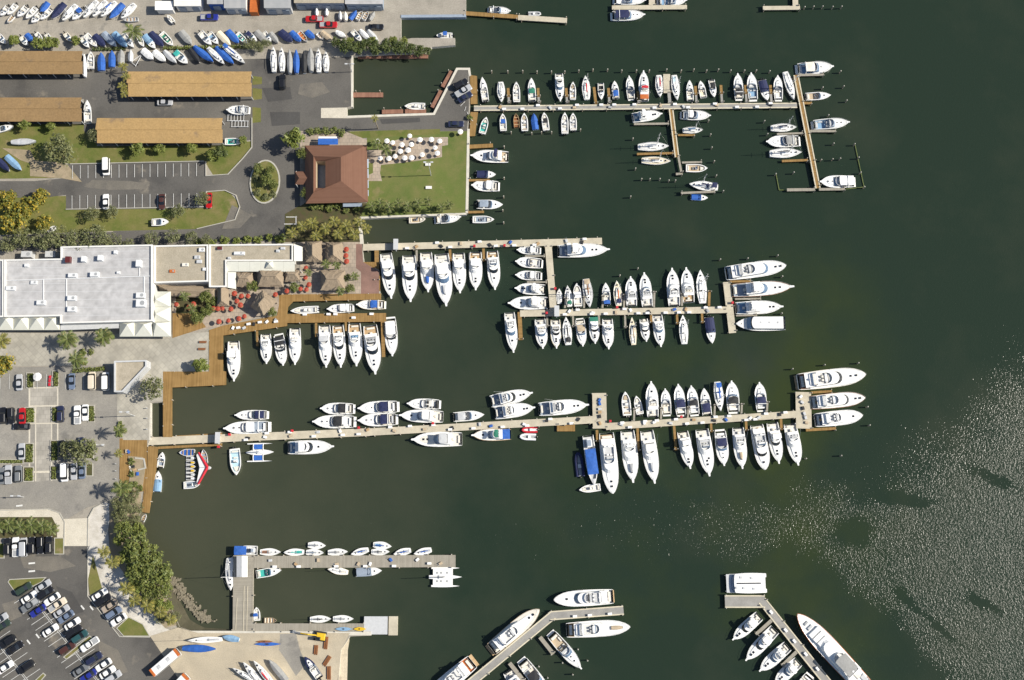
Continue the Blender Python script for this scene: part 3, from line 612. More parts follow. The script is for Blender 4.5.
# boardwalks
def boardwalk(label, pts, m='wood', z=DZ + 0.1, name='boardwalk', fingers=()):
    r = thing(name, label, 'boardwalk'); mb = MB(); mb.prism(Wp(pts, z), z - 0.35, z); obj('deck', mb, m, r)
    P = ccw(Wp(pts, z)); tot = 0
    for i in range(len(P)):
        a, b = Vector(P[i]), Vector(P[(i + 1) % len(P)]); L = (b - a).length
        for k in range(int(L / 6)):
            p = a + (b - a) * ((k + 0.5) / max(1, int(L / 6))); obj('pile', pile_mesh(z - 0.05, 0.16), None, r, loc=(p.x, p.y, 0))
    for f in fingers: seg(r, 'finger', f[0], f[1], f[2], f[3], z - 0.1, 0.25)
    return r
boardwalk('golden brown boardwalk winding round the restaurant waterfront', [(279, 294.5), (381, 293.5), (381, 299.5), (293, 301.5), (288, 307), (287, 314), (386, 313), (386, 321.5), (287, 323), (287, 326), (223, 335.5), (223, 371), (226, 371.5), (226, 385), (172, 387.5), (172, 437),
          (163, 437), (163, 371.5), (209, 371.5), (209, 330), (223, 325.5), (277, 315.5), (279, 305)], fingers=[((257, 331), (257.5, 346), 2, 'wood'), ((316, 323), (316.3, 337), 2.2, 'wood'), ((345.7, 321), (346, 331), 2, 'wood'), ((382.5, 321), (383.5, 357), 3.4, 'wood')], z=GZ + 0.14)
boardwalk('brown plank promenade deck at the root of the main pier', [(119.5, 438.5), (147, 438.5), (147, 491), (119.5, 494)], z=GZ + 0.14)
r_ = thing('deck_garden', 'sandy planted bed let into the promenade deck', 'planter'); mb = MB(); mb.prism(Wp([(128, 456), (143, 457), (145, 470), (142, 491), (128, 491), (130, 474)], GZ + 0.3), GZ, GZ + 0.3); obj('soil', mb, 'dirt', r_); mb = MB(); strip(mb, Wp([(135, 458), (144, 459), (145.5, 468), (138, 470)], GZ + 0.3), 0.4, GZ + 0.1, GZ + 0.45); obj('stone_rim', mb, 'kerb', r_)
boardwalk('curved wooden walkway skirting the cove below the main pier', [(150, 446), (158, 447), (156, 470), (152.5, 490), (149, 513), (141.5, 512), (144, 490), (147.6, 466), (147.6, 447)], z=GZ + 0.17)
boardwalk('small wooden deck at the root of the top pier', [(470, 75), (477, 76), (477.5, 104), (470.5, 104)])
boardwalk('narrow wooden deck below the root of the top pier', [(470.5, 112), (478, 112), (475, 136), (469.5, 136)])
boardwalk('small brown deck between terrace and concrete dock', [(363, 262), (374.5, 262), (374.5, 272), (380, 276), (380, 291), (376, 292), (376, 273), (364, 268)], z=GZ + 0.1)
for l, a, b, w in (('plank finger jutting from the lawn seawall by the first boat', (466.5, 146.8), (493, 145.4), 4), ('plank finger jutting from the lawn seawall between white boats', (468, 180.2), (490, 180), 2.2), ('plank finger at the lower corner of the lawn seawall', (466, 212.2), (484, 211.8), 2.4)):
    float_dock(l, a, b, w, 'wood', DZ)
# free mooring piles
PILES = [(491.5, 70.6), (507.6, 70.6), (522.6, 70.4), (537, 71), (551.4, 71), (564.7, 71), (578.8, 70), (593, 69), (607.6, 69), (621.8, 70), (636.5, 70), (649.4, 70), (666.8, 69), (681.4, 70), (694, 69), (706.8, 70), (718.6, 69), (731, 70), (744.7, 70), (756.5, 70), (770, 70.7)]
def pilings(lst, label, group, h=1.9):
    for i, (x, y) in enumerate(lst):
        p = W(x, y, h); tag(obj('mooring_pile', pile_mesh(h, 0.19), None, loc=(p[0], p[1], 0)), label + ', ' + ORD[i] + ' of the set', 'pile', group)
pilings(PILES, 'wooden mooring pile in the row facing the top pier berths', 'mooring piles above the top pier')
pilings([(511, 131.6), (531.6, 132.5), (541.4, 131.6), (551.5, 131.6), (580.5, 129)], 'mooring pile astern of small boats just below the top pier', 'mooring piles below the top pier')
pilings([(841, 70.7), (844, 85.8), (847, 100), (823, 87), (828.7, 114.7), (834, 143), (840.5, 158), (833, 158.7), (821.6, 159.4), (855, 143.6), (859, 157), (861, 172), (864.7, 186.5), (794, 172), (776, 173.5), (767.8, 133.5), (764.7, 120.6)], 'mooring pile standing around the slanted cross pier', 'mooring piles of the cross pier')
pilings([(641.7, 178.5), (650, 178.5), (660, 178.5), (669, 180), (675.6, 180), (630.7, 196), (633, 138), (635.6, 168), (708.7, 120), (710.8, 134), (712, 147), (714.4, 160.7), (716.5, 175), (723.5, 190.6)], 'mooring pile standing around the narrow side pier', 'mooring piles of the side pier')
pilings([(504, 146), (504, 177.4), (503.5, 196), (502.6, 209.6), (503.5, 222)], 'mooring pile off the seaward edge of the club lawn', 'mooring piles off the lawn')
pilings([(720.5, 259), (748, 258), (778, 255), (782.6, 276), (782, 313), (620, 275), (638, 268)], 'mooring pile near the end of the beige concrete dock', 'mooring piles of the concrete dock')
pilings([(792.8, 368.6), (825, 364.6), (858.8, 362.7), (868, 406.6), (870, 425), (806.4, 458.4), (841.6, 455.5)], 'mooring pile around the seaward head of the main pier', 'mooring piles of the main pier')
pilings([(578, 649.5), (587.6, 660.8), (562.5, 663), (572.8, 674.8), (538.8, 666.6), (547.7, 678)], 'mooring pile beside the angled pier at lower centre', 'mooring piles of the angled pier')
pilings([(805, 6.5), (814, 6), (823, 6), (833, 6.3), (842, 6)], 'pile of the short row off the hooked dock', 'piles off the hooked dock')
# thin greenish log booms near the cross pier
for l, pts in (('thin greenish boom closing the outer berth of the cross pier', [(855, 145), (864, 187), (846, 189)]), ('short greenish boom near the foot of the cross pier', [(776, 174), (779, 190), (786, 190)])):
    mb = MB(); mb.path([W3(x, y, 0.25) for x, y in pts], 0.12, 5); tag(obj('log_boom', mb, mat('boom_algae', (0.13, 0.16, 0.05), 0.9)), l, 'boom')
# ------------------------------------------------------------------ boats
def lin(a, b, n): return [a + (b - a) * i / (n - 1) for i in range(n)]
def outline(x0, x1, ha, hf, fl, n=7):
    """cabin plan: square aft end, rounded front of length fl"""
    return [(x0, -ha)] + [(x1 - fl + fl * math.cos(t), hf * math.sin(t)) for t in lin(-math.pi / 2, math.pi / 2, n)] + [(x0, ha)]
class Boat:
    def __init__(s, root, L, B, kind='motor', fb=None, z=0.0):
        s.full = False; s.rn = random.Random(int(abs(root.location.x * 131 + root.location.y * 17)))
        s.r = root; s.L = L; s.B = B; s.kind = kind; s.z = z
        s.fb = fb if fb else 0.45 + 0.068 * L
        s.x0 = -L / 2
    def X(s, f): return s.x0 + f * s.L
    def hb(s, t):
        h = s.B / 2; t = min(1, max(0, t))
        if s.kind == 'sail':
            return h * (0.62 + 0.38 * math.sin(t / 0.46 * math.pi / 2)) if t < 0.46 else h * (1 - ((t - 0.46) / 0.54) ** 2.0)
        if s.kind == 'double':
            return h * max(0.0, 1 - abs(2 * t - 1) ** 2.2)
        if s.kind == 'open':
            return h * (0.93 + 0.07 * math.sin(t / 0.45 * math.pi / 2)) if t < 0.45 else h * (1 - ((t - 0.45) / 0.55) ** 2.5)
        if t < 0.05: return h * (0.84 + 1.2 * t)
        return h * (0.90 + 0.10 * math.sin((t - 0.05) / 0.42 * math.pi / 2)) if t < 0.47 else h * (1 - ((t - 0.47) / 0.53) ** (3.2 if s.full else 2.7)) ** (0.74 if s.full else 0.82)
    def zs(s, t): return s.fb * (0.88 + 0.30 * t * t)
    def part(s, name, mb, ms, parent=None, smooth=False): return obj(name, mb, ms, parent or s.r, smooth)
    def hull(s, ms='white', edge=None, n=13, g=0.12, tc=0.0, bottom=None):
        """topsides with gunwale; stations from stern to stem"""
        mb = MB(); S = [i / (n - 1) for i in range(n)]; S.insert(1, 0.04); S.insert(-1, 0.96); S.insert(-1, 0.985); S.insert(-1, 0.995)
        rows = []
        for t in S:
            b = s.hb(t); z = s.zs(t); x = s.X(t); rk = s.L * 0.05 * max(0, (t - 0.75) / 0.25) ** 2
            bw = b * (0.86 - 0.25 * t * t); bc = b * (0.95 - 0.08 * t * t)
            half = [(x - rk * 1.6, 0.0, -0.45), (x - rk * 1.2, bw, -0.15), (x - rk * 0.6, bc, z * 0.45), (x, b, z), (x, max(0, b - g), z + 0.015)]
            rows.append([(p[0], -p[1], p[2]) for p in half[::-1]] + half[1:])
        m = len(rows[0])
        for a, b in zip(rows[:-1], rows[1:]):
            for k in range(m - 1):
                mb.add([a[k], b[k], b[k + 1], a[k + 1]], [(0, 1, 2, 3)], 1 if (edge and k in (0, m - 2)) else (2 if (bottom and k in (3, 4)) else 0))
        mb.add(rows[0], [tuple(range(m))], 0)
        return s.part('hull', mb, [ms, edge or ms, bottom or ms])
    def deck(s, t0, t1=0.995, ms='deck', g=0.12, drop=0.03, camber=0.05, n=10):
        mb = MB(); rows = []
        for t in lin(t0, 0.94, n) + ([0.97, t1] if t1 > 0.97 else [t1]):
            b = max(0.0, s.hb(t) - g); z = s.zs(t) - drop
            rows.append([(s.X(t), b * k, z + camber * s.B / 2 * (1 - k * k)) for k in (-1, -0.5, 0, 0.5, 1)])
        for a, b in zip(rows[:-1], rows[1:]):
            for k in range(4): mb.add([a[k], b[k], b[k + 1], a[k + 1]], [(0, 1, 2, 3)])
        return s.part('deck', mb, ms)
    def cockpit(s, t0, t1, depth, sole='liner', wallm='liner', g=0.2, n=6):
        mb = MB(); rows = []; zf = s.zs((t0 + t1) / 2) - depth
        for t in lin(t0, t1, n):
            b = max(0.05, s.hb(t) - g); x = s.X(t)
            rows.append([(x, -b - g + 0.1, s.zs(t) + 0.012), (x, -b, s.zs(t) + 0.012), (x, -b, zf), (x, b, zf), (x, b, s.zs(t) + 0.012), (x, b + g - 0.1, s.zs(t) + 0.012)])
        for a, b in zip(rows[:-1], rows[1:]):
            for k in range(5): mb.add([a[k], b[k], b[k + 1], a[k + 1]], [(0, 1, 2, 3)], 1 if k == 2 else 0)
        for r_, d in ((rows[0], 1), (rows[-1], -1)):
            f = [r_[1], r_[2], r_[3], r_[4]]; mb.add(f, [(0, 1, 2, 3) if d > 0 else (3, 2, 1, 0)], 0)
        s.zf = zf
        return s.part('cockpit', mb, [wallm, sole])
    def rail(s, t0, t1, h=0.6):
        mb = MB(); pts = []
        for t in lin(t0, t1, 8): pts.append((s.X(t), max(0, s.hb(t) - 0.1), s.zs(t) + h))
        P = pts + [(x, -y, z) for x, y, z in pts[::-1]]
        mb.path(P, 0.022, 3)
        for x, y, z in pts[::2]:
            for sg in (1, -1): mb.tube((x, y * sg, z), (x, y * sg, z - h), 0.02, 3, cap=False)
        return s.part('bow_rail', mb, 'metal')
    def pulpit(s, ln, w=0.45):
        w = min(w, 0.075 * s.B + 0.06)
        mb = MB(); x = s.X(1.0); z = s.zs(1.0)
        mb.add([(x - 0.7, -w, z - 0.02), (x + ln, -w * 0.55, z + 0.06), (x + ln, w * 0.55, z + 0.06), (x - 0.7, w, z - 0.02),
                (x - 0.7, -w, z + 0.05), (x + ln, -w * 0.55, z + 0.12), (x + ln, w * 0.55, z + 0.12), (x - 0.7, w, z + 0.05)],
               [(4, 5, 6, 7), (0, 1, 5, 4), (1, 2, 6, 5), (2, 3, 7, 6)])
        return s.part('bow_pulpit', mb, 'white')
    def platform(s, ln, m='deck'):
        mb = MB(); b = s.hb(0) * 0.92; mb.pad(s.X(0) - ln, s.X(0) + 0.02, -b, b, 0.22, 0.38, 0.05); return s.part('swim_platform', mb, m)
    def hatches(s, fs, w=0.5, m='glass', z=0.0):
        for f, y in fs:
            mb = MB(); x = s.X(f); zz = s.zs(f) + z; mb.pad(x - w / 2, x + w / 2, y - w / 2, y + w / 2, zz - 0.1, zz + 0.07, 0.03); s.part('hatch', mb, m)
    def outboards(s, n, m='engine', sc=1.0):
        for i in range(n):
            y = (i - (n - 1) / 2) * 0.62 * sc; mb = MB(); x = s.X(0); z = s.zs(0)
            mb.block([(x - 0.62 * sc, y - 0.17 * sc), (x - 0.05, y - 0.22 * sc), (x - 0.05, y + 0.22 * sc), (x - 0.62 * sc, y + 0.17 * sc)],
                     [(x - 0.55 * sc, y - 0.12 * sc), (x - 0.12, y - 0.16 * sc), (x - 0.12, y + 0.16 * sc), (x - 0.55 * sc, y + 0.12 * sc)], z - 0.1, z + 0.42 * sc, crown=0.06)
            mb.box(x - 0.4 * sc, x - 0.15, y - 0.08, y + 0.08, -0.5, z - 0.08); s.part('outboard_motor', mb, m)
    def canopy(s, f0, f1, hw, z, m, posts=True, crown=0.12, fl=0.3):
        mb = MB(); o = outline(s.X(f0), s.X(f1), hw * 0.97, hw, fl, 5); i = [(x * 1.0, y) for x, y in o]
        mb.block(o, o, z, z + 0.06, crown=crown); p = s.part('canopy', mb, m)
        if posts:
            q = MB(); zb = s.zs(0.3) - 0.2
            for x in (s.X(f0) + 0.15, s.X(f1) - 0.35):
                for y in (-hw * 0.9, hw * 0.9): q.tube((x, y, zb), (x, y * 0.98, z + 0.02), 0.03, 4, cap=False)
            s.part('canopy_frame', q, 'metal', p)
        return p
    def seats(s, boxes, z, m='cushion', h=0.45):
        for x0, x1, y0, y1 in boxes:
            mb = MB(); mb.pad(s.X(x0), s.X(x1), y0, y1, z, z + h, 0.07); s.part('seat', mb, m)
def windband(b, x0, x1, ha, hf, fl, z0, z1, rake, m, inset_=0.12):
    ob = outline(x0, x1, ha, hf, fl); ot = outline(x0 + 0.05, x1 - rake, ha - inset_, hf - inset_, fl * 0.8); mb = MB()
    mb.ring([(x, y, z0) for x, y in ob], [(x, y, z1) for x, y in ot]); b.part('windshield', mb, m); return ot
def express(b, top=None, ws='skyglass', sole='liner', trunk=True, hull='white', edge=None, seat='cushion', arch=True, ttop=(0.20, 0.47), hat=2, pulp=True, plat=True, **k):
    """low sports cruiser: foredeck, raked windscreen, open cockpit, optional canvas or hardtop"""
    L, B = b.L, b.B; rn = b.rn; b.hull(hull, edge); b.deck(0.44); b.cockpit(0.05, 0.45, 0.6, sole if sole != 'liner' else rn.choice(('liner', 'deck', 'lgrey', 'cushion')))
    zd = b.zs(0.6); sh = rn.uniform(-0.03, 0.03); hat = rn.choice((1, 2, 2)) if hat else 0
    if seat == 'cushion': seat = rn.choice(('cushion', 'white', 'white', 'lgrey'))
    if trunk:
        mb = MB(); mb.block(outline(b.X(0.50), b.X(0.86), B * 0.34, B * 0.30, L * 0.22), outline(b.X(0.50), b.X(0.82), B * 0.29, B * 0.24, L * 0.2), zd - 0.1, zd + 0.28, crown=0.08); b.part('cabin_trunk', mb, 'white', smooth=False)
    ot = windband(b, b.X(0.40), b.X(0.63 + sh), B * 0.41, B * 0.39, L * 0.10, zd + 0.02, zd + 0.85, L * rn.uniform(0.065, 0.11), ws)
    mb = MB(); mb.ring([(x, y, zd + 0.85) for x, y in ot], [(x * 1.0 + 0.0, y * 1.03, zd + 0.91) for x, y in ot], 0, False); mb.path([(x, y, zd + 0.88) for x, y in ot], 0.045, 4); b.part('windshield_frame', mb, 'white')
    mb = MB(); mb.pad(b.X(0.44), b.X(0.50), -B * 0.36, B * 0.36, zd - 0.4, zd + 0.35, 0.1); b.part('dashboard', mb, 'lgrey')
    b.seats([(0.06, 0.12, -B * 0.30, B * 0.30), (0.14, 0.26, B * 0.18, B * 0.32), (0.33, 0.39, -B * 0.30, -B * 0.06), (0.33, 0.39, B * 0.06, B * 0.28)], b.zf, seat)
    if top: b.canopy(ttop[0], ttop[1], B * 0.38, zd + 1.0, top, crown=0.14)
    if arch:
        mb = MB(); x = b.X(0.2); pts = [(x, -B * 0.45, b.zs(0.2)), (x + 0.1, -B * 0.38, zd + 1.2), (x + 0.1, B * 0.38, zd + 1.2), (x, B * 0.45, b.zs(0.2))]; mb.path(pts, 0.11, 5); b.part('radar_arch', mb, 'white')
    if hat: b.hatches([(0.66, 0.0), (0.78, 0.0)][:hat], 0.034 * L, z=0.30)
    if pulp: b.pulpit(0.03 * L)
    if plat: b.platform(0.06 * L)
    b.rail(0.5, 0.99)
def flybridge(b, ws='white', top=None, sole='liner', fly='cushion', long=False, hull='white', edge=None, foredeck=None, out=True, tender=None, hat=2, pulp=True, plat=0.0, aft=None, fd='deck', cover=False, bottom=None, sidewin='glass', **k):
    """sport fisher or motor yacht: cockpit, deckhouse with window band, bridge above, long foredeck"""
    L, B = b.L, b.B; rn = b.rn; tc = (0.20 if long else 0.27) + rn.uniform(-0.03, 0.02); h0 = tc - (0.06 if long else 0.03); h1 = (0.70 if long else 0.62) + rn.uniform(-0.05, 0.03)
    if not top and not long and rn.random() < 0.38: top = rn.choice(('white', 'white', 'deck', 'lgrey'))
    if fly == 'cushion': fly = rn.choice(('white', 'white', 'cushion', 'lgrey', 'grey'))
    if not tender and rn.random() < 0.25: hat = 1
    if sole == 'liner': sole = rn.choice(('liner', 'deck', 'liner', 'lgrey', 'cushion'))
    b.hull(hull, edge, bottom=bottom); b.deck(tc - 0.01, ms=fd); b.cockpit(0.03, tc, 0.5, sole)
    zd = b.zs(0.55); hh = 0.95 + 0.03 * L
    ob = outline(b.X(h0), b.X(h1), B * 0.40, B * 0.36, L * 0.10)
    mb = MB(); mb.ring([(x, y, zd - 0.6) for x, y in ob], [(x, y * 0.985, zd + 0.30) for x, y in ob]); b.part('deckhouse', mb, 'white')
    sides = outline(b.X(h0), b.X(h1), B * 0.394, B * 0.355, L * 0.10); rake = L * (0.075 if not long else 0.06)
    ot = windband(b, b.X(h0), b.X(h1), B * 0.394, B * 0.355, L * 0.10, zd + 0.30, zd + 0.30 + hh * 0.62, rake, ws, 0.10)
    zr = zd + 0.30 + hh * 0.62
    rf = outline(b.X(h0) - 0.03 * L, b.X(h1) - rake + 0.02, B * 0.40, B * 0.34, L * 0.085)
    mb = MB(); mb.block(rf, [(x, y * 0.97) for x, y in rf], zr, zr + 0.13, crown=0.05); b.part('roof', mb, 'white')
    # bridge
    f0, f1 = (0.20, 0.50 + rn.uniform(-.05, .04)) if long else (tc + rn.uniform(-0.01, 0.03), tc + 0.21 + rn.uniform(-0.03, 0.04)); zb = zr + 0.12
    fo = outline(b.X(f0), b.X(f1), B * 0.34, B * 0.31, L * 0.07); mb = MB()
    mb.well(fo, zb, zb + 0.62, 0.14, zb + 0.06, 0, 1); br = b.part('flybridge', mb, ['white', rn.choice(('deck', 'deck', 'liner', 'lgrey'))])
    mb = MB(); mb.pad(b.X(f1) - 0.12 * L, b.X(f1) - 0.085 * L, -B * 0.2, B * 0.2, zb + 0.06, zb + 0.95, 0.08); b.part('helm_console', mb, rn.choice(('white', 'white', 'lgrey')), br)
    for x0, y0, y1 in ((f1 - 0.165, -B * 0.16, -B * 0.03), (f1 - 0.165, B * 0.03, B * 0.16)):
        mb = MB(); mb.pad(b.X(x0), b.X(x0 + 0.03), y0, y1, zb + 0.06, zb + 0.85, 0.08); b.part('helm_chair', mb, fly, br)
    mb = MB(); mb.pad(b.X(f0) + 0.2, b.X(f0) + 0.85, -B * 0.28, B * 0.28, zb + 0.05, zb + 0.5, 0.08); b.part('bench', mb, fly, br)
    mb = MB(); x = b.X(f1) - 0.075 * L; a = [(x + 0.25 * math.cos(t), B * 0.29 * math.sin(t), zb + 0.62) for t in lin(-1.5, 1.5, 7)]
    mb.ring(a, [(p[0] - 0.25, p[1] * 0.95, p[2] + 0.35) for p in a], 0, False); b.part('bridge_screen', mb, rn.choice(('skyglass', 'white', 'glass')), br)
    if top:
        p = b.canopy(f0 + 0.035, f1 - 0.035, B * 0.33, zb + 2.05, top, crown=0.10); 
    if long:
        mb = MB(); x = b.X(f0 + 0.03); mb.path([(x, -B * 0.36, zb), (x + 0.2, -B * 0.30, zb + 1.7), (x + 0.2, B * 0.30, zb + 1.7), (x, B * 0.36, zb)], 0.14, 5); mb.tube((x + 0.2, 0, zb + 1.7), (x + 0.2, 0, zb + 2.2), 0.3, 8); b.part('radar_arch', mb, 'white')
    # foredeck
    mb = MB(); e = 0.90; mb.block(outline(b.X(h1 - 0.06), b.X(e), B * 0.33, B * 0.29, L * 0.24), outline(b.X(h1 - 0.06), b.X(e - 0.03), B * 0.28, B * 0.24, L * 0.22), zd - 0.1, zd + 0.30, crown=0.07); b.part('cabin_trunk', mb, foredeck or 'white')
    if hat: b.hatches([(h1 + 0.12, 0.0), (h1 + 0.2, 0.0), (h1 + 0.07, B * 0.13)][:hat], 0.55, z=0.30)
    if tender:
        mb = MB(); x0, x1 = b.X(h1 + 0.03), b.X(h1 + 0.22); w = B * 0.13
        mb.block(outline(x0, x1, w, w, (x1 - x0) * 0.5), outline(x0 + 0.1, x1 - 0.2, w * 0.7, w * 0.7, (x1 - x0) * 0.4), zd + 0.3, zd + 0.85, crown=0.1); b.part('deck_tender', mb, tender)
    b.seats([(0.045, 0.085, -B * 0.25, B * 0.25)] if not long else [(0.045, 0.09, -B * 0.3, B * 0.3)], b.zf, 'cushion')
    mb = MB(); mb.pad(b.X(tc) - 0.75, b.X(tc) - 0.1, B * 0.06, B * 0.33, b.zf, b.zf + 0.85, 0.06); b.part('bait_cabinet', mb, 'white')
    mb = MB(); mb.pad(b.X(tc) - 1.6, b.X(tc) - 0.9, -0.35, 0.35, b.zf, b.zf + 0.6, 0.1); b.part('fighting_chair', mb, 'cushion') if not long else b.part('table', mb, 'teak')
    if aft:
        mb = MB(); mb.block(outline(b.X(0.03), b.X(tc + 0.02), B * 0.41, B * 0.42, 0.2, 5), outline(b.X(0.035), b.X(tc + 0.02), B * 0.40, B * 0.41, 0.2, 5), zd + 1.0, zd + 1.06, crown=0.1); b.part('cockpit_awning', mb, aft)
    if out and not long:
        for sg in (-1, 1):
            mb = MB(); mb.tube((b.X(0.42), sg * B * 0.42, zd + 0.5), (b.X(0.12), sg * B * 0.52, zd + 0.5 + 0.30 * L), 0.035, 3, 0.015); b.part('outrigger', mb, 'metal')
    if pulp and not long: b.pulpit(0.04 * L, 0.4)
    if plat: b.platform(plat * L, 'teak')
    b.rail(0.5, 0.99, 0.7)
def opener(b, top=None, liner='liner', motors=1, wall='deck', seat='cushion', bowpad=True, screen='glass', hull='white', edge=None, mcol='engine', **k):
    """open centre-console boat"""
    L, B = b.L, b.B; b.hull(hull, edge, g=0.1); b.deck(0.86, ms=wall, g=0.1); b.cockpit(0.06, 0.87, 0.48, liner, wall, 0.24, n=10)
    mb = MB(); mb.pad(b.X(0.0), b.X(0.062), -b.hb(0) + 0.12, b.hb(0) - 0.12, b.zf, b.zs(0) + 0.02, 0.05); b.part('transom', mb, wall)
    mb = MB(); mb.pad(b.X(0.42), b.X(0.53), -B * 0.17, B * 0.17, b.zf, b.zf + 1.05, 0.1); c = b.part('console', mb, 'white')
    mb = MB(); mb.add([(b.X(0.53), -B * 0.16, b.zf + 1.0), (b.X(0.53), B * 0.16, b.zf + 1.0), (b.X(0.50), B * 0.14, b.zf + 1.4), (b.X(0.50), -B * 0.14, b.zf + 1.4)], [(0, 1, 2, 3)]); b.part('windscreen', mb, screen, c)
    b.seats([(0.31, 0.37, -B * 0.17, B * 0.17), (0.08, 0.14, -B * 0.30, B * 0.30)], b.zf, seat)
    if bowpad:
        mb = MB(); mb.block(outline(b.X(0.66), b.X(0.85), B * 0.27, B * 0.20, L * 0.12), outline(b.X(0.67), b.X(0.84), B * 0.24, B * 0.17, L * 0.12), b.zf, b.zf + 0.38); b.part('bow_seat', mb, seat)
    if top: b.canopy(0.32, 0.58, B * 0.34, b.zf + 2.0, top, crown=0.05)
    if motors: b.outboards(motors, mcol)
def runabout(b, top=None, cover=None, sole='liner', motors=1, ws='skyglass', seat='cushion', hull='white', edge=None, ttop=(0.12, 0.46), fd='deck', **k):
    """small cuddy or bow-deck runabout"""
    L, B = b.L, b.B; b.hull(hull, edge, g=0.1); b.deck(0.52, ms=fd, g=0.1); b.cockpit(0.05, 0.53, 0.55, sole, 'deck', 0.2)
    zd = b.zs(0.55); mb = MB(); mb.block(outline(b.X(0.54), b.X(0.88), B * 0.33, B * 0.28, L * 0.24), outline(b.X(0.54), b.X(0.84), B * 0.27, B * 0.22, L * 0.22), zd - 0.1, zd + 0.2, crown=0.06); b.part('cuddy', mb, 'white')
    windband(b, b.X(0.46), b.X(0.62), B * 0.40, B * 0.38, L * 0.08, zd, zd + 0.5, L * 0.05, ws, 0.08)
    b.seats([(0.36, 0.43, -B * 0.28, -B * 0.05), (0.36, 0.43, B * 0.05, B * 0.28), (0.07, 0.15, -B * 0.32, B * 0.32)], b.zf, seat)
    b.hatches([(0.72, 0)], 0.42, z=0.2)
    if top: b.canopy(ttop[0], ttop[1], B * 0.38, zd + 0.75, top)
    if cover:
        mb = MB(); rows = []
        for t in lin(0.03, 0.60, 7):
            w = b.hb(t) * 1.0; rows.append([(b.X(t), w * q, b.zs(t) + 0.05 + 0.38 * (1 - q * q)) for q in (-1, -0.5, 0, 0.5, 1)])
        for p, q in zip(rows[:-1], rows[1:]):
            for i in range(4): mb.add([p[i], q[i], q[i + 1], p[i + 1]], [(0, 1, 2, 3)])
        b.part('cockpit_cover', mb, cover)
    if motors: b.outboards(motors)
def sailboat(b, cover='navy', dodger=None, bimini=None, hull='white', edge=None, sole='liner', trunk='white', mast=1.22, fd='deck', **k):
    L, B = b.L, b.B; b.hull(hull, edge, g=0.09); b.deck(0.0, ms=fd, g=0.09, camber=0.06)
    zd = b.zs(0.5); mb = MB(); mb.block(outline(b.X(0.36), b.X(0.76), B * 0.28, B * 0.24, L * 0.2), outline(b.X(0.37), b.X(0.73), B * 0.23, B * 0.19, L * 0.18), zd - 0.1, zd + 0.36, crown=0.06); tr = b.part('cabin_trunk', mb, trunk)
    for sg in (-1, 1):
        mb = MB(); mb.box(b.X(0.42), b.X(0.58), sg * B * 0.262 - 0.02, sg * B * 0.262 + 0.02, zd + 0.1, zd + 0.26); b.part('port_light', mb, 'glass', tr)
    mb = MB(); mb.well(outline(b.X(0.05), b.X(0.355), B * 0.20, B * 0.27, 0.15, 5), b.zs(0.2) - 0.2, b.zs(0.2) + 0.24, 0.12, b.zs(0.2) + 0.05, 0, 1); b.part('cockpit', mb, ['white', sole])
    mb = MB(); mb.tube((b.X(0.14), 0, b.zs(0.2)), (b.X(0.14), 0, b.zs(0.2) + 0.9), 0.05, 4); mb.tube((b.X(0.13), 0, b.zs(0.2) + 0.75), (b.X(0.135), 0, b.zs(0.2) + 0.75), 0.4, 10); b.part('wheel', mb, 'metal')
    H = mast * L; xm = b.X(0.58); mb = MB(); mb.tube((xm, 0, zd + 0.3), (xm, 0, zd + H), 0.095, 6, 0.06); m = b.part('mast', mb, 'white')
    for f in ((0.5, 0.75) if L > 9 else (0.55,)):
        mb = MB(); mb.tube((xm, -B * 0.26, zd + H * f), (xm, B * 0.26, zd + H * f), 0.04, 4); b.part('spreader', mb, 'white', m)
    mb = MB(); mb.tube((xm, 0, zd + 1.25), (b.X(0.20), 0, zd + 1.3), 0.09, 5); bo = b.part('boom', mb, 'white')
    if cover:
        mb = MB(); mb.tube((xm + 0.1, 0, zd + 1.55), (b.X(0.22), 0, zd + 1.42), 0.26, 7, 0.15); b.part('sail_cover', mb, cover, bo)
    mb = MB()
    for a, z in (((b.X(0.985), 0, b.zs(1)), 0.98), ((b.X(0.01), 0, b.zs(0)), 0.99), ((xm, b.hb(0.56) * 0.95, b.zs(0.56)), 0.95), ((xm, -b.hb(0.56) * 0.95, b.zs(0.56)), 0.95)): mb.tube(a, (xm, 0, zd + H * z), 0.014, 3, cap=False)
    b.part('rigging', mb, 'metal')
    b.hatches([(0.66, 0), (0.82, 0)], 0.42, z=0.30)
    if dodger:
        mb = MB(); a = [(b.X(0.40) - 0.2 * abs(math.sin(t)), B * 0.27 * math.sin(t), zd + 0.3) for t in lin(-1.57, 1.57, 7)]; c = [(b.X(0.345), p[1] * 0.95, zd + 0.95 + 0.15 * math.cos(math.asin(max(-1, min(1, p[1] / (B * 0.27)))))) for p in a]; mb.ring(a, c, 0, False); b.part('dodger', mb, dodger)
    if bimini: b.canopy(0.06, 0.24, B * 0.28, zd + 1.75, bimini)
    b.rail(0.02, 0.99, 0.55)
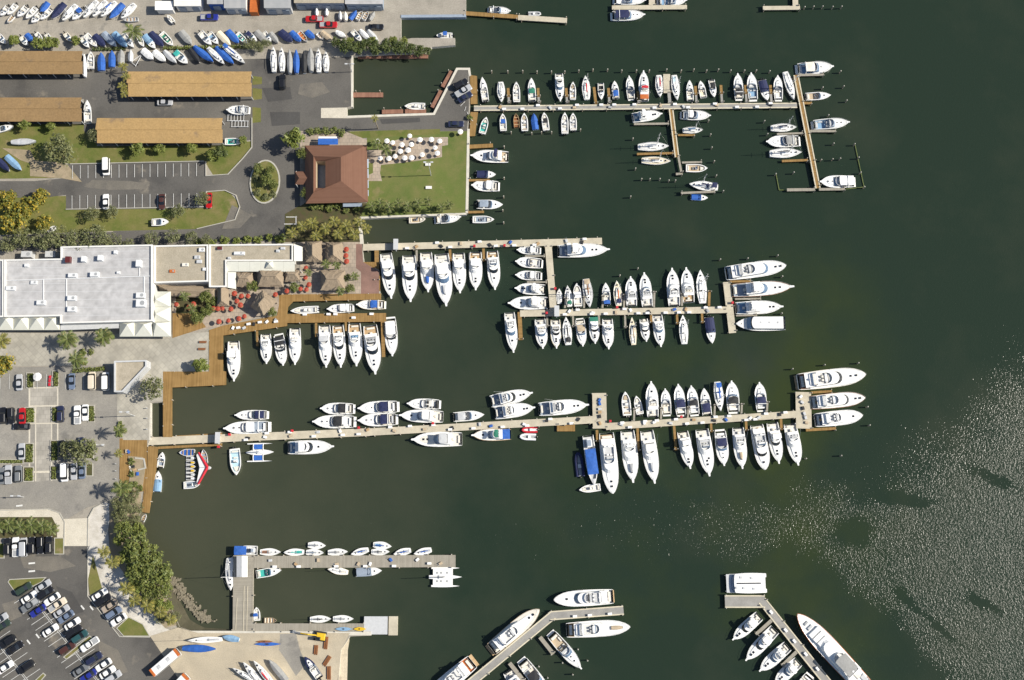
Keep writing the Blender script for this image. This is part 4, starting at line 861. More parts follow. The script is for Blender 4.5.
def keelboat(b, cover='blue', sole='lgrey', hull='white', **k):
    """small open sailing-school keelboat"""
    L, B = b.L, b.B; b.hull(hull, g=0.07); b.deck(0.0, ms='deck', g=0.07)
    mb = MB(); z = b.zs(0.3); mb.well(outline(b.X(0.08), b.X(0.58), B * 0.22, B * 0.26, L * 0.12), z - 0.1, z + 0.14, 0.08, z + 0.04, 0, 1); b.part('cockpit', mb, ['white', sole])
    mb = MB(); mb.box(b.X(0.36), b.X(0.40), -B * 0.22, B * 0.22, z, z + 0.18); b.part('thwart', mb, 'grey')
    xm = b.X(0.62); mb = MB(); mb.tube((xm, 0, z), (xm, 0, z + 1.2 * L), 0.05, 5, 0.035); m = b.part('mast', mb, 'metal')
    mb = MB(); mb.tube((xm, 0, z + 0.75), (b.X(0.14), 0, z + 0.8), 0.05, 5); bo = b.part('boom', mb, 'metal')
    if cover: mb = MB(); mb.tube((xm - 0.1, 0, z + 0.92), (b.X(0.18), 0, z + 0.9), 0.17, 6, 0.10); b.part('sail_cover', mb, cover, bo)
    b.hatches([(0.74, 0)], 0.35)
def covered(b, cover='blue', hull='white', ridge=0.5, motors=0, kind=None, **k):
    """hull under a fitted tarpaulin with a ridge pole"""
    b.hull(hull, g=0.05); mb = MB(); rows = []; nr = random.Random(int(b.L * 977))
    for t in lin(0.0, 0.985, 12):
        w = b.hb(t) + 0.07; h = ridge * (1 - 0.35 * t) * (1 + nr.uniform(-0.12, 0.12))
        if t > 0.9: h *= 0.5
        rows.append([(b.X(t) - 0.05, w * q, b.zs(t) + (0.06 + h * (1 - abs(q) ** 1.3) + nr.uniform(-0.03, 0.03) if abs(q) < 1 else -0.18)) for q in (-1, -0.96, -0.5, 0, 0.5, 0.96, 1)])
    for p, q in zip(rows[:-1], rows[1:]):
        for i in range(6): mb.add([p[i], q[i], q[i + 1], p[i + 1]], [(0, 1, 2, 3)])
    mb.add(rows[0], [(0, 1, 2, 3, 4, 5, 6)]); b.part('tarpaulin', mb, cover)
    if motors: b.outboards(motors)
def dinghy(b, tube='lgrey', sole='grey', motors=1, hull=None, seat='white', **k):
    """inflatable tender: fat side tubes round a floor"""
    L, B = b.L, b.B; r = B * 0.16; mb = MB(); pts = []
    for t in lin(0.0, 0.62, 4): pts.append((b.X(t), -B / 2 + r, 0.35))
    for a in lin(-1.2, 1.2, 5): pts.append((b.X(0.66) + 0.30 * L * math.cos(a), (B / 2 - r) * math.sin(a) * 0.95, 0.42))
    pts += [(x, -y, z) for x, y, z in pts[:4][::-1]]
    mb.path(pts, r, 8); b.part('side_tube', mb, tube, smooth=False)
    mb = MB(); mb.prism([(b.X(0.02), -B / 2 + r), (b.X(0.7), -B / 2 + r), (b.X(0.9), 0), (b.X(0.7), B / 2 - r), (b.X(0.02), B / 2 - r)], -0.1, 0.2); b.part('floor', mb, sole)
    mb = MB(); mb.pad(b.X(0.35), b.X(0.5), -B * 0.2, B * 0.2, 0.15, 0.7, 0.06); b.part('seat', mb, seat)
    b.fb = 0.5
    if motors: b.outboards(motors, sc=0.8)
def rowing(b, hull='white', sole='tan', **k):
    """open rowing or work skiff with thwarts"""
    b.hull(hull, g=0.08); b.cockpit(0.05, 0.9, 0.4, sole, hull, 0.12, n=8)
    for f in (0.2, 0.45, 0.7):
        mb = MB(); h = b.hb(f) - 0.1; mb.box(b.X(f), b.X(f) + 0.28, -h, h, b.zs(f) - 0.2, b.zs(f) - 0.14); b.part('thwart', mb, 'teak')
def houseboat(b, **k):
    L, B = b.L, b.B; b.hull('white'); b.deck(0.0, 0.99)
    zd = b.zs(0.4); o = outline(b.X(0.02), b.X(0.80), B * 0.44, B * 0.42, L * 0.04)
    mb = MB(); mb.ring([(x, y, zd - 0.2) for x, y in o], [(x, y, zd + 0.9) for x, y in o]); b.part('cabin', mb, 'white')
    ot = windband(b, b.X(0.02), b.X(0.80), B * 0.44, B * 0.42, L * 0.04, zd + 0.9, zd + 1.8, L * 0.08, 'skyglass', 0.04)
    r = [(x + (0.5 if x < b.X(0.1) and abs(y) > B * 0.40 else 0), y) for x, y in outline(b.X(0.03), b.X(0.70), B * 0.43, B * 0.42, L * 0.05)]; mb = MB(); mb.block(r, [(x, y * 0.94) for x, y in r], zd + 1.8, zd + 1.95, crown=0.12); rf = b.part('roof', mb, 'white')
    for f in (0.15, 0.32, 0.5):
        mb = MB(); mb.pad(b.X(f), b.X(f) + 0.6, -0.3, 0.3, zd + 1.94, zd + 2.12, 0.05); b.part('roof_hatch', mb, 'lgrey', rf)
    b.hatches([(0.9, 0)], 0.5); b.rail(0.8, 0.99, 0.8)
def tourboat(b, top='blue', f=(0.28, 0.78), **k):
    L, B = b.L, b.B; b.hull('white'); b.deck(0.86, ms='lgrey'); b.cockpit(0.03, 0.87, 0.5, 'lgrey', 'deck', n=8)
    zf = b.zf; b.canopy(f[0], f[1], B * 0.46, zf + 2.2, top, crown=0.18, fl=0.1)
    mb = MB(); mb.pad(b.X(0.08), b.X(0.24), -B * 0.22, B * 0.22, zf, zf + 1.9, 0.15); w = b.part('wheelhouse', mb, 'white')
    mb = MB(); mb.box(b.X(0.10), b.X(0.22), -B * 0.16, B * 0.16, zf + 1.88, zf + 1.93); b.part('wheelhouse_hatch', mb, 'greyblue', w)
    for i in range(6):
        x = 0.30 + 0.08 * i
        for sg in (-1, 1):
            mb = MB(); mb.pad(b.X(x), b.X(x) + 0.4, sg * B * 0.25 - B * 0.12, sg * B * 0.25 + B * 0.12, zf, zf + 0.45, 0.05); b.part('bench', mb, 'white')
def slimhull(L, w, fb):
    """slender catamaran float, local x from stern to bow"""
    mb = MB(); rows = []
    for t in lin(0, 1, 9):
        h = w / 2 * (0.75 + 0.25 * math.sin(t / 0.4 * 1.57) if t < 0.4 else max(0.02, 1 - ((t - 0.4) / 0.6) ** 2.2)); x = -L / 2 + t * L
        rows.append([(x, -h * 0.7, -0.3), (x, -h, fb * 0.5), (x, -h * 0.85, fb), (x, 0, fb + 0.05), (x, h * 0.85, fb), (x, h, fb * 0.5), (x, h * 0.7, -0.3)])
    for a, b in zip(rows[:-1], rows[1:]):
        for k in range(6): mb.add([a[k], b[k], b[k + 1], a[k + 1]], [(0, 1, 2, 3)])
    mb.add(rows[0], [(0, 1, 2, 3, 4, 5, 6)]); return mb
def trimaran(b, net='blue', **k):
    L, B = b.L, b.B
    c = Boat(b.r, L, B * 0.30, 'double', 0.8); c.hull('white', g=0.08); c.deck(0.02, 0.98, g=0.08)
    for sg in (-1, 1):
        mb = slimhull(L * 0.86, B * 0.075, 0.65); mb.v = [(x - 0.0, y + sg * B * 0.46, z) for x, y, z in mb.v]; b.part('float', mb, 'white')
        for f in (0.28, 0.62):
            mb = MB(); mb.path([(b.X(f), sg * B * 0.1, 0.85), (b.X(f), sg * B * 0.3, 0.95), (b.X(f), sg * B * 0.46, 0.65)], 0.13, 6); b.part('crossbeam', mb, 'white')
        mb = MB(); y0, y1 = sorted((sg * B * 0.16, sg * B * 0.42)); mb.box(b.X(0.30), b.X(0.60), y0, y1, 0.78, 0.81); b.part('trampoline', mb, net)
    mb = MB(); mb.block(outline(b.X(0.42), b.X(0.7), B * 0.09, B * 0.08, 0.9), outline(b.X(0.43), b.X(0.66), B * 0.07, B * 0.06, 0.8), 0.7, 1.2, crown=0.05); b.part('cabin_trunk', mb, 'white')
    mb = MB(); mb.tube((b.X(0.55), 0, 1.1), (b.X(0.55), 0, 1.1 + L * 1.1), 0.09, 6, 0.06); m = b.part('mast', mb, 'white')
    mb = MB(); mb.tube((b.X(0.54), 0, 2.0), (b.X(0.12), 0, 2.0), 0.2, 6, 0.12); b.part('boom', mb, 'white')
def wingcat(b, **k):
    """white trimaran with solid wing decks and three sharp bows"""
    L, B = b.L, b.B
    mb = slimhull(L, B * 0.24, 0.95); b.part('hull', mb, 'white')
    for sg in (-1, 1):
        mb = slimhull(L * 0.86, B * 0.13, 0.9); mb.v = [(x, y + sg * B * 0.43, z) for x, y, z in mb.v]; b.part('float', mb, 'white')
        mb = MB(); y0, y1 = sorted((sg * B * 0.08, sg * B * 0.42)); mb.box(b.X(0.12), b.X(0.72), y0, y1, 0.7, 0.92); b.part('wing_deck', mb, 'deck')
        for f in (0.22, 0.34, 0.52): mb = MB(); mb.pad(b.X(f), b.X(f) + 0.55, sg * B * 0.2 - 0.28, sg * B * 0.2 + 0.28, 0.9, 1.0, 0.03); b.part('hatch', mb, 'grey')
    mb = MB(); mb.block(outline(b.X(0.30), b.X(0.62), B * 0.09, B * 0.08, 0.8), outline(b.X(0.31), b.X(0.58), B * 0.07, B * 0.06, 0.7), 0.8, 1.45, crown=0.05); b.part('cabin_trunk', mb, 'white')
    mb = MB(); mb.tube((b.X(0.5), 0, 1.2), (b.X(0.5), 0, 1.2 + L * 1.1), 0.1, 6, 0.06); b.part('mast', mb, 'white')
    mb = MB(); mb.tube((b.X(0.49), 0, 2.2), (b.X(0.08), 0, 2.2), 0.2, 6, 0.12); b.part('boom', mb, 'gtarp')
def powercat(b, **k):
    """wide flat-decked power catamaran"""
    L, B = b.L, b.B
    for sg in (-1, 1):
        mb = slimhull(L, B * 0.26, 1.2); mb.v = [(x, y + sg * B * 0.36, z) for x, y, z in mb.v]; b.part('hull', mb, 'white')
    mb = MB(); mb.box(b.X(0.03), b.X(0.90), -B * 0.44, B * 0.44, 0.9, 1.3); b.part('deck', mb, 'deck')
    mb = MB(); mb.ring([(x, y, 1.3) for x, y in outline(b.X(0.12), b.X(0.86), B * 0.42, B * 0.40, L * 0.06)], [(x, y, 2.4) for x, y in outline(b.X(0.12), b.X(0.80), B * 0.41, B * 0.38, L * 0.05)]); b.part('windows', mb, 'skyglass')
    o = outline(b.X(0.05), b.X(0.80), B * 0.45, B * 0.43, L * 0.03); mb = MB(); mb.block(o, o, 2.4, 2.55, crown=0.06); rf = b.part('roof', mb, 'white')
    mb = MB(); mb.box(b.X(0.81), b.X(0.97), -B * 0.43, B * 0.43, 1.25, 1.36); b.part('foredeck', mb, 'lgrey')
    for y in (-0.2, 0.12): mb = MB(); mb.box(b.X(0.06), b.X(0.78), y * B - 0.05, y * B + 0.05, 2.55, 2.62); b.part('roof_rail', mb, 'lgrey', rf)
    mb = MB(); mb.box(b.X(0.16), b.X(0.74), -0.16, 0.16, 2.5, 2.66); b.part('roof_channel', mb, 'glass', rf)
    for f, y in ((0.3, 0.25), (0.35, -0.25), (0.55, 0.22), (0.6, -0.28), (0.72, 0.2)): mb = MB(); mb.pad(b.X(f), b.X(f) + 0.7, y * B - 0.3, y * B + 0.3, 2.5, 2.75, 0.05); b.part('roof_box', mb, 'lgrey', rf)
KIND = {'E': (express, 'motor', 'express_cruiser'), 'F': (flybridge, 'motor', 'flybridge_cruiser'), 'Y': (flybridge, 'motor', 'motor_yacht'), 'C': (opener, 'open', 'open_boat'), 'R': (runabout, 'open', 'runabout'), 'S': (sailboat, 'sail', 'sailboat'),
        'K': (keelboat, 'sail', 'keelboat'), 'V': (covered, 'open', 'covered_boat'), 'VS': (covered, 'sail', 'covered_boat'), 'D': (dinghy, 'open', 'inflatable_dinghy'), 'W': (rowing, 'open', 'skiff'), 'H': (houseboat, 'motor', 'houseboat'),
        'T': (tourboat, 'open', 'tour_boat'), 'X': (trimaran, 'open', 'trimaran'), 'XW': (wingcat, 'open', 'trimaran'), 'XP': (powercat, 'open', 'catamaran')}
CAT = {'S': 'sailboat', 'K': 'sailboat', 'D': 'dinghy', 'Y': 'yacht', 'X': 'trimaran', 'XW': 'trimaran', 'XP': 'catamaran'}
STAND = {}
def boat(kind, st, bw, beam, label, group=None, dry=False, **o):
    fn, form, name = KIND[kind]
    Lm = (Vector(W(*st, 1.2)) - Vector(W(*bw, 1.2))).length
    zdk = (GZ + 0.9 if dry else 0) + 0.45 + 0.06 * Lm
    a = Vector(W(*st, zdk)); c = Vector(W(*bw, zdk)); d = c - a; Lt = d.length
    u = abs(d.x) / Lt; B = beam * (Vector(W(*st, zdk)) - Vector(W(st[0] + 1, st[1], zdk))).length
    # what lies beyond the hull at either end
    fore = {'F': 0.04, 'E': 0.03}.get(kind, 0.0)
    aftx = {'E': 0.055, 'C': 0.06, 'R': 0.06, 'D': 0.08}.get(kind, 0.0)
    if kind == 'Y': aftx = o.get('plat', 0)
    if o.get('motors') == 0: aftx = 0
    L = Lt / (1 + fore + aftx); m = a + d.normalized() * (aftx * L + L / 2)
    if o.pop('dbl', False): form = 'double'
    z = GZ + 0.55 if dry else 0.0
    r = thing(name, label, CAT.get(kind, 'boat'), (m.x, m.y, z), math.atan2(d.y, d.x), group)
    b = Boat(r, L, B, form, z=z)
    if kind == 'Y': o['long'] = True; b.full = True
    fn(b, **o)
    if dry:
        for f in (0.22, 0.7):
            k = round(B, 1)
            mb = MB(); x = b.X(f); mb.box(x - 0.12, x + 0.12, -B * 0.36, B * 0.36, -0.52, -0.25); mb.box(x - 0.1, x + 0.1, -B * 0.36, -B * 0.30, -0.3, 0.2); mb.box(x - 0.1, x + 0.1, B * 0.30, B * 0.36, -0.3, 0.2); b.part('cradle', mb, 'grey')
    else:
        r.location.z += RND.uniform(-0.03, 0.03)
    return r
def row(place, group, boats, start='from the shore end', dry=False):
    """boats listed in order along one berth row; each label gives its look and its place in that row"""
    for i, q in enumerate(boats):
        kind, st, bw, beam, look = q[:5]; o = dict(q[5]) if len(q) > 5 else {}
        boat(kind, st, bw, beam, '%s, %s %s %s' % (look, ORD[i], start, place), group, dry, **o)
# ------------------------------------------------------------------ boats at the berths (stern point, bow point, beam)
FS = 'from shore,'
row('top pier upper side', 'boats on the upper side of the top pier', [
    ('R', (485.9, 102.4), (482.1, 77.1), 7.2, 'slim white cabin boat', dict(motors=2, ws='white')),
    ('S', (500.8, 81.8), (501.5, 102.4), 8.0, 'white sailboat, bow in', dict(cover='white')),
    ('C', (516.8, 103), (516.2, 81.8), 7.2, 'white open boat with dark outboard', dict(motors=2)),
    ('R', (532.4, 102.4), (531.2, 77.9), 7.8, 'white boat with green canvas top', dict(top='green', ttop=(0.3, 0.52))),
    ('F', (559, 73.5), (560.4, 101.8), 8.8, 'white bridge boat backed out with bow in', dict(ws='skyglass')),
    ('C', (572.9, 99.4), (572.9, 81.8), 6.2, 'small white open boat with tan stern', dict(motors=0, seat='tan')),
    ('S', (587, 99.4), (585.3, 75.9), 8.5, 'white sailboat with red sail cover', dict(cover='red')),
    ('R', (600.8, 82.9), (601.4, 99.8), 6.4, 'small white boat with dark cockpit', dict(sole='black', motors=0)),
    ('R', (616.1, 99.4), (614.4, 80.9), 7.0, 'white boat with blue canvas stern', dict(top='blue', ttop=(0.08, 0.42))),
    ('E', (631.4, 99.8), (629, 75.9), 8.0, 'plain white cruiser', dict(arch=False)),
    ('F', (644.1, 101), (643.5, 70.8), 10.2, 'white bridge boat with red canvas roof', dict(top='red', ws='skyglass', aft='orange')),
    ('S', (658.8, 75), (660.2, 97.4), 8.0, 'white sailboat, red cover, bow in', dict(cover='red')),
    ('S', (674.1, 75), (677.4, 100.6), 8.2, 'white sailboat with pale blue cockpit', dict(cover='white', sole='paleblue')),
    ('R', (690.4, 100.6), (689.4, 80.2), 7.0, 'white boat with beige cockpit', dict(sole='cushion', motors=0)),
    ('R', (703.8, 97.4), (700.2, 80.9), 7.0, 'white boat with cream cockpit', dict(sole='cream', motors=0)),
    ('R', (711.2, 78.8), (714.4, 97.4), 6.8, 'white boat, black canvas, bow in', dict(top='black', ttop=(0.2, 0.5))),
    ('E', (739.3, 99.9), (737.6, 73.5), 9.4, 'white cruiser with black canvas cockpit', dict(top='black', ttop=(0.1, 0.36))),
    ('E', (753.6, 100.6), (751, 72.8), 10.2, 'white cruiser with open blue-grey cockpit', dict(sole='lblue', arch=False)),
    ('R', (761.6, 78.7), (767.5, 100.6), 9.0, 'white boat with navy cockpit, bow in', dict(sole='navy', motors=2, cover='navy')),
    ('E', (778.8, 100.6), (777.6, 75.4), 9.2, 'white cruiser with pale cockpit', dict(arch=False, sole='cushion')),
    ('S', (785.2, 71.6), (794.1, 99.9), 8.2, 'slender white sailboat beside the cross pier', dict(cover='white'))], FS)
row('top pier lower side', 'small boats below the top pier', [
    ('C', (481.8, 134.4), (486.5, 117), 7.4, 'open boat with teal deck', dict(liner='teal')),
    ('C', (503.5, 131.8), (502.6, 113.5), 6.8, 'white open boat with blue canopy', dict(top='blue', motors=2)),
    ('W', (516.8, 127.6), (515.9, 113.5), 5.8, 'small brown wooden skiff', dict(hull='teak', sole='brown')),
    ('C', (524.9, 131.8), (524.1, 113), 7.0, 'white open boat with tan seats', dict(seat='tan')),
    ('V', (535.6, 129.4), (533.5, 113.5), 6.4, 'small boat under bright blue cover', dict(cover='blue')),
    ('C', (546.5, 131.2), (543.9, 112.4), 7.0, 'white open boat with black canopy', dict(top='black')),
    ('C', (565, 134.7), (564.7, 112.4), 7.2, 'longer plain white open boat', dict(motors=2)),
    ('C', (573.5, 131.2), (572.9, 113), 7.0, 'white open boat with grey deck', dict(liner='lgrey', motors=2))], FS)
row('beside the narrow side pier', 'boats along the narrow side pier', [
    ('F', (632.4, 117.8), (662.3, 113.8), 11, 'white trawler with enclosed cabin', dict(ws='white', out=False, sole='lblue')),
    ('E', (680.4, 114.6), (710.8, 115.7), 10.2, 'white cruiser with dark cockpit', dict(sole='greyblue', top='white', ttop=(0.25, 0.4))),
    ('S', (682.8, 130.4), (702.8, 130), 6.8, 'small white sailboat', dict(cover='lblue')),
    ('S', (638, 146.9), (668.8, 146.1), 9.2, 'long white sailboat, bow in', dict(cover='white')),
    ('S', (641.7, 160.2), (670.7, 161.2), 8.2, 'cream decked sailboat', dict(cover='tan', fd='cream')),
    ('C', (686, 168), (707.6, 168.3), 8.4, 'white open boat with tan cockpit', dict(liner='tan', motors=0)),
    ('S', (718, 187.4), (689, 184), 9.6, 'white sailboat with navy cockpit cover', dict(cover='navy', bimini='navy', dodger='navy')),
    ('R', (691, 197), (708, 197.9), 6.0, 'small boat under blue cover', dict(cover='blue', motors=0))], 'from the top')
row('at the slanted cross pier', 'boats around the slanted cross pier', [
    ('E', (796, 68.8), (833.6, 66.5), 13, 'large white cruiser with tan canopy', dict(top='cushion', sole='lblue')),
    ('R', (804.2, 96.6), (831, 95.2), 8.2, 'slim white runabout', dict(motors=1, sole='tan')),
    ('E', (811.8, 124.8), (849.6, 122.2), 11, 'long white cruiser with pale foredeck', dict(sole='lblue', arch=False)),
    ('S', (771, 128.1), (796.5, 127.2), 8.6, 'short white sailboat', dict(cover='navy')),
    ('E', (800.7, 140.6), (765.9, 141.8), 12.6, 'white cruiser with grey canvas top', dict(top='gtarp', ttop=(0.14, 0.42))),
    ('S', (769.9, 153.5), (801.6, 152.4), 10, 'white sailboat with grey sail cover', dict(cover='gtarp')),
    ('E', (856, 181.3), (819.5, 181.8), 13, 'white cruiser with white hardtop', dict(top='white', ttop=(0.04, 0.46)))], 'from the top')
row('at the top edge docks', 'boats at the top edge docks', [
    ('E', (487.5, 9.8), (510.9, 11.3), 8, 'white cruiser on the brown jetty', dict(arch=True)),
    ('D', (527.3, 13.7), (541, 13.3), 5.4, 'small grey inflatable with red engine cover', dict(mcol='red')),
    ('E', (610.7, 15.7), (645.2, 14.7), 11, 'white cruiser with two dark canopies', dict(top='navy', ttop=(0.10, 0.52))),
    ('E', (613, -0.5), (646, 0.5), 10, 'white cruiser cut by the frame', {}),
    ('E', (657, 0.5), (687, 0.5), 11, 'white cruiser with blue cockpit', dict(sole='lblue')),
    ('C', (453.4, 35.5), (436.2, 35.5), 6.4, 'small white boat, blue canopy, by concrete jetty', dict(top='blue')),
    ('C', (426.4, 106.1), (404.5, 106.1), 7.2, 'white open boat on the creek float', dict(motors=1))], 'of boats')
row('off the club lawn', 'boats off the club lawn', [
    ('F', (508.4, 156.9), (470.4, 155.5), 13, 'grey-white cruiser with navy canopy', dict(top='navy', ws='skyglass', sole='tan', out=False)),
    ('R', (475.2, 174), (496, 174.5), 7.6, 'white boat with navy deck', dict(sole='navy', cover='navy')),
    ('E', (499.6, 186.2), (471.3, 185.2), 11.6, 'white cruiser with white hardtop', dict(top='white')),
    ('R', (475.2, 204.1), (503, 204.7), 9.6, 'white boat with grey canopy', dict(top='greyblue', ttop=(0.12, 0.45))),
    ('C', (471.3, 219.4), (494.4, 219.4), 7.6, 'open boat with dark deck', dict(liner='greyblue')),
    ('E', (434.2, 219.4), (461.2, 217), 10, 'white cruiser with grey cockpit', dict(sole='lgrey', arch=True)),
    ('C', (407.9, 219.8), (425.8, 219), 7.6, 'open boat with pinkish tan deck', dict(liner='tan', hull='cushion', wall='cushion', motors=1))], 'of boats')
row('concrete dock first stretch', 'sport fishing boats along the concrete dock', [
    ('F', (385.8, 253.4), (391.6, 299), 13.4, 'white bridge boat with dark windscreen', dict(ws='glass')),
    ('F', (408.8, 255.4), (410.8, 302.3), 15, 'broad white bridge boat', dict(ws='glass')),
    ('F', (426, 252.5), (428.4, 292.5), 13.2, 'white bridge boat with blue tender', dict(tender='blue', ws='white')),
    ('F', (441.4, 253.8), (446.5, 306.6), 16.2, 'largest white sport fisher here', dict(ws='skyglass', tender='lgrey')),
    ('F', (458.6, 253), (460.2, 293.5), 13.2, 'all white bridge boat', dict(ws='white')),
    ('F', (475.6, 251.9), (475.8, 290.5), 13.2, 'white bridge boat with tan cockpit', dict(sole='teak', ws='white')),
    ('F', (492.4, 251), (495.2, 290.2), 12.6, 'white bridge boat, teak cockpit, dark windscreen', dict(sole='teak', ws='glass'))], FS)
row('beside the dock link', 'cruisers on the linking arm of the concrete dock', [
    ('E', (541, 250.5), (516.6, 249.9), 8.6, 'small white cruiser with sky-tinted windscreen', dict(arch=True, top='white', ttop=(0.3, 0.44))),
    ('E', (543, 263.6), (515.2, 261.3), 11, 'white cruiser with open pale cockpit', dict(arch=False, sole='cushion')),
    ('E', (542, 275.9), (515.2, 274.9), 9.6, 'white cruiser with white hardtop', dict(top='white', ttop=(0.22, 0.44))),
    ('F', (545, 289.6), (514.6, 288.2), 11.6, 'white bridge cruiser', dict(ws='skyglass', top='white', out=False)),
    ('F', (547.5, 302.7), (507.8, 303.2), 13.6, 'larger white bridge cruiser', dict(ws='skyglass', top='white', out=False)),
    ('F', (557.6, 251.1), (609.8, 249.5), 14, 'big sport fisher on the outer side', dict(ws='skyglass', sole='greyblue', top='white'))], 'from the top')
row('concrete dock lower side', 'boats on the lower side of the concrete dock', [
    ('F', (509.4, 312.4), (513.7, 353), 11.6, 'long white bridge boat', dict(ws='skyglass')),
    ('F', (540, 318.9), (543, 349), 12, 'white bridge boat', dict(ws='skyglass')),
    ('F', (555.3, 319.5), (556.6, 348.8), 10.6, 'cream white bridge boat with dark windscreen', dict(ws='glass', hull='cream')),
    ('S', (568.4, 344.8), (565.8, 316.9), 9.4, 'sailboat with black canopy', dict(bimini='black', cover='black')),
    ('E', (579.7, 317.9), (583, 346.6), 10, 'cruiser with tan canvas', dict(top='tan', ttop=(0.24, 0.48))),
    ('F', (593.4, 316.9), (595.3, 343.9), 10.2, 'cruiser with round green awning', dict(aft='green', ws='glass')),
    ('F', (607.4, 318.9), (608.8, 349.5), 11.6, 'plain white bridge boat', dict(ws='white')),
    ('S', (633.8, 344.8), (631.8, 317.5), 7.4, 'cream sailboat', dict(hull='cream', fd='cream', cover='tan')),
    ('F', (643.6, 318.9), (646.5, 341.9), 9.2, 'small white bridge boat', dict(ws='glass')),
    ('F', (657.2, 315), (661, 347.2), 11.2, 'white bridge boat with pale windscreen', dict(ws='skyglass')),
    ('S', (684.6, 343.9), (682.6, 315), 9.2, 'white sailboat', dict(cover='white', dodger='lgrey')),
    ('R', (708.8, 315.4), (712.3, 343.7), 9.6, 'white cruiser with navy cockpit', dict(sole='navy', cover='navy', motors=2))], FS)
row('concrete dock upper side', 'boats on the upper side of the concrete dock', [
    ('K', (559.2, 303.8), (559.2, 288.6), 6.2, 'little white sailing boat', dict(cover='grey')),
    ('S', (569.7, 306.6), (567.4, 285.7), 7.6, 'sailboat with green canopy', dict(bimini='green', dodger='green', cover='white')),
    ('C', (578.5, 307.7), (576.6, 283.1), 8.6, 'white open boat with twin motors', dict(motors=3, top='white')),
    ('S', (586, 278.8), (589.8, 307.7), 10, 'weathered sailboat with brown canvas', dict(cover='brown', dodger='tan', fd='lgrey', bimini='tan')),
    ('R', (607, 306.2), (605.5, 282.7), 8.2, 'white boat with blue stern canvas', dict(top='blue', ttop=(0.02, 0.2))),
    ('S', (618.8, 305.8), (616.6, 280.8), 8.6, 'sailboat with navy and orange canvas', dict(cover='orange', bimini='navy', fd='cream')),
    ('F', (631.8, 305.8), (630.5, 276.5), 11.6, 'white bridge boat', dict(ws='white')),
    ('F', (647.5, 306.6), (644, 272.6), 12, 'white bridge boat with pale blue shade', dict(ws='skyglass')),
    ('F', (674.4, 305.8), (671.9, 268.1), 13, 'tall white sport fisher', dict(ws='white')),
    ('F', (689, 302.3), (686, 267.5), 12.6, 'white sport fisher with teak cockpit', dict(sole='teak', ws='white')),
    ('S', (702.9, 303.2), (700, 270), 10.6, 'large white sailboat', dict(cover='white', dodger='black'))], FS)
row('concrete dock head', 'large boats at the head of the concrete dock', [
    ('Y', (726, 273.4), (785.9, 265.7), 16, 'large white yacht with blue-grey aft deck', dict(ws='skyglass', sole='lblue', fd='deck')),
    ('F', (731.8, 290.5), (793.9, 286.6), 15, 'white sport fisher with brown rail', dict(edge='brown', sole='greyblue', ws='skyglass', top='white')),
    ('F', (735.7, 308.1), (783.2, 306.6), 13.6, 'white sport fisher with pale aft deck', dict(sole='lblue', ws='white', top='white')),
    ('H', (785, 323.8), (735.7, 323.8), 14.4, 'boxy white houseboat with flat roof', {})], 'from the top,')
row('restaurant basin', 'boats inside the restaurant basin', [
    ('C', (320.2, 309.1), (290.4, 311), 7.6, 'sleek white open boat', dict(liner='lgrey', motors=2)),
    ('E', (353.8, 307.7), (326.9, 309.1), 9.2, 'white cruiser with long white hardtop', dict(top='white', ttop=(0.12, 0.5))),
    ('E', (385.7, 304.7), (356.2, 304.6), 10, 'cream boat with bright blue canopy', dict(top='blue', sole='tan', hull='cream', ttop=(0.2, 0.5)))], FS)
row('below the restaurant boardwalk', 'boats below the restaurant boardwalk', [
    ('F', (233.5, 341.2), (234.3, 381.6), 13, 'solitary white bridge boat', dict(ws='white')),
    ('F', (265.6, 334.1), (266.8, 364.1), 11.4, 'white bridge boat', dict(ws='white')),
    ('E', (278.2, 333.5), (283.5, 365.9), 11.6, 'white cruiser with black cockpit canvas', dict(top='black', ws='glass', ttop=(0.08, 0.36))),
    ('F', (294.9, 328.2), (295.3, 365.1), 12, 'plain white bridge boat', dict(ws='white')),
    ('F', (324.4, 325.3), (326.5, 367.9), 13, 'white sport fisher with grey bridge seats', dict(ws='white', fly='grey')),
    ('F', (337.9, 325.3), (341.2, 367.9), 12.6, 'white sport fisher with teak cockpit', dict(ws='glass', sole='teak')),
    ('F', (354.4, 323.5), (356.8, 366.5), 13.6, 'white sport fisher with blue bridge seat', dict(ws='white', fly='lblue', sole='teak')),
    ('F', (370, 325.3), (375.7, 374.6), 15.6, 'largest white sport fisher', dict(ws='glass', sole='teak')),
    ('E', (389.9, 316.5), (392.6, 356.5), 12.6, 'white cruiser with dark windscreen', dict(ws='glass', top='white', ttop=(0.1, 0.46)))], FS)
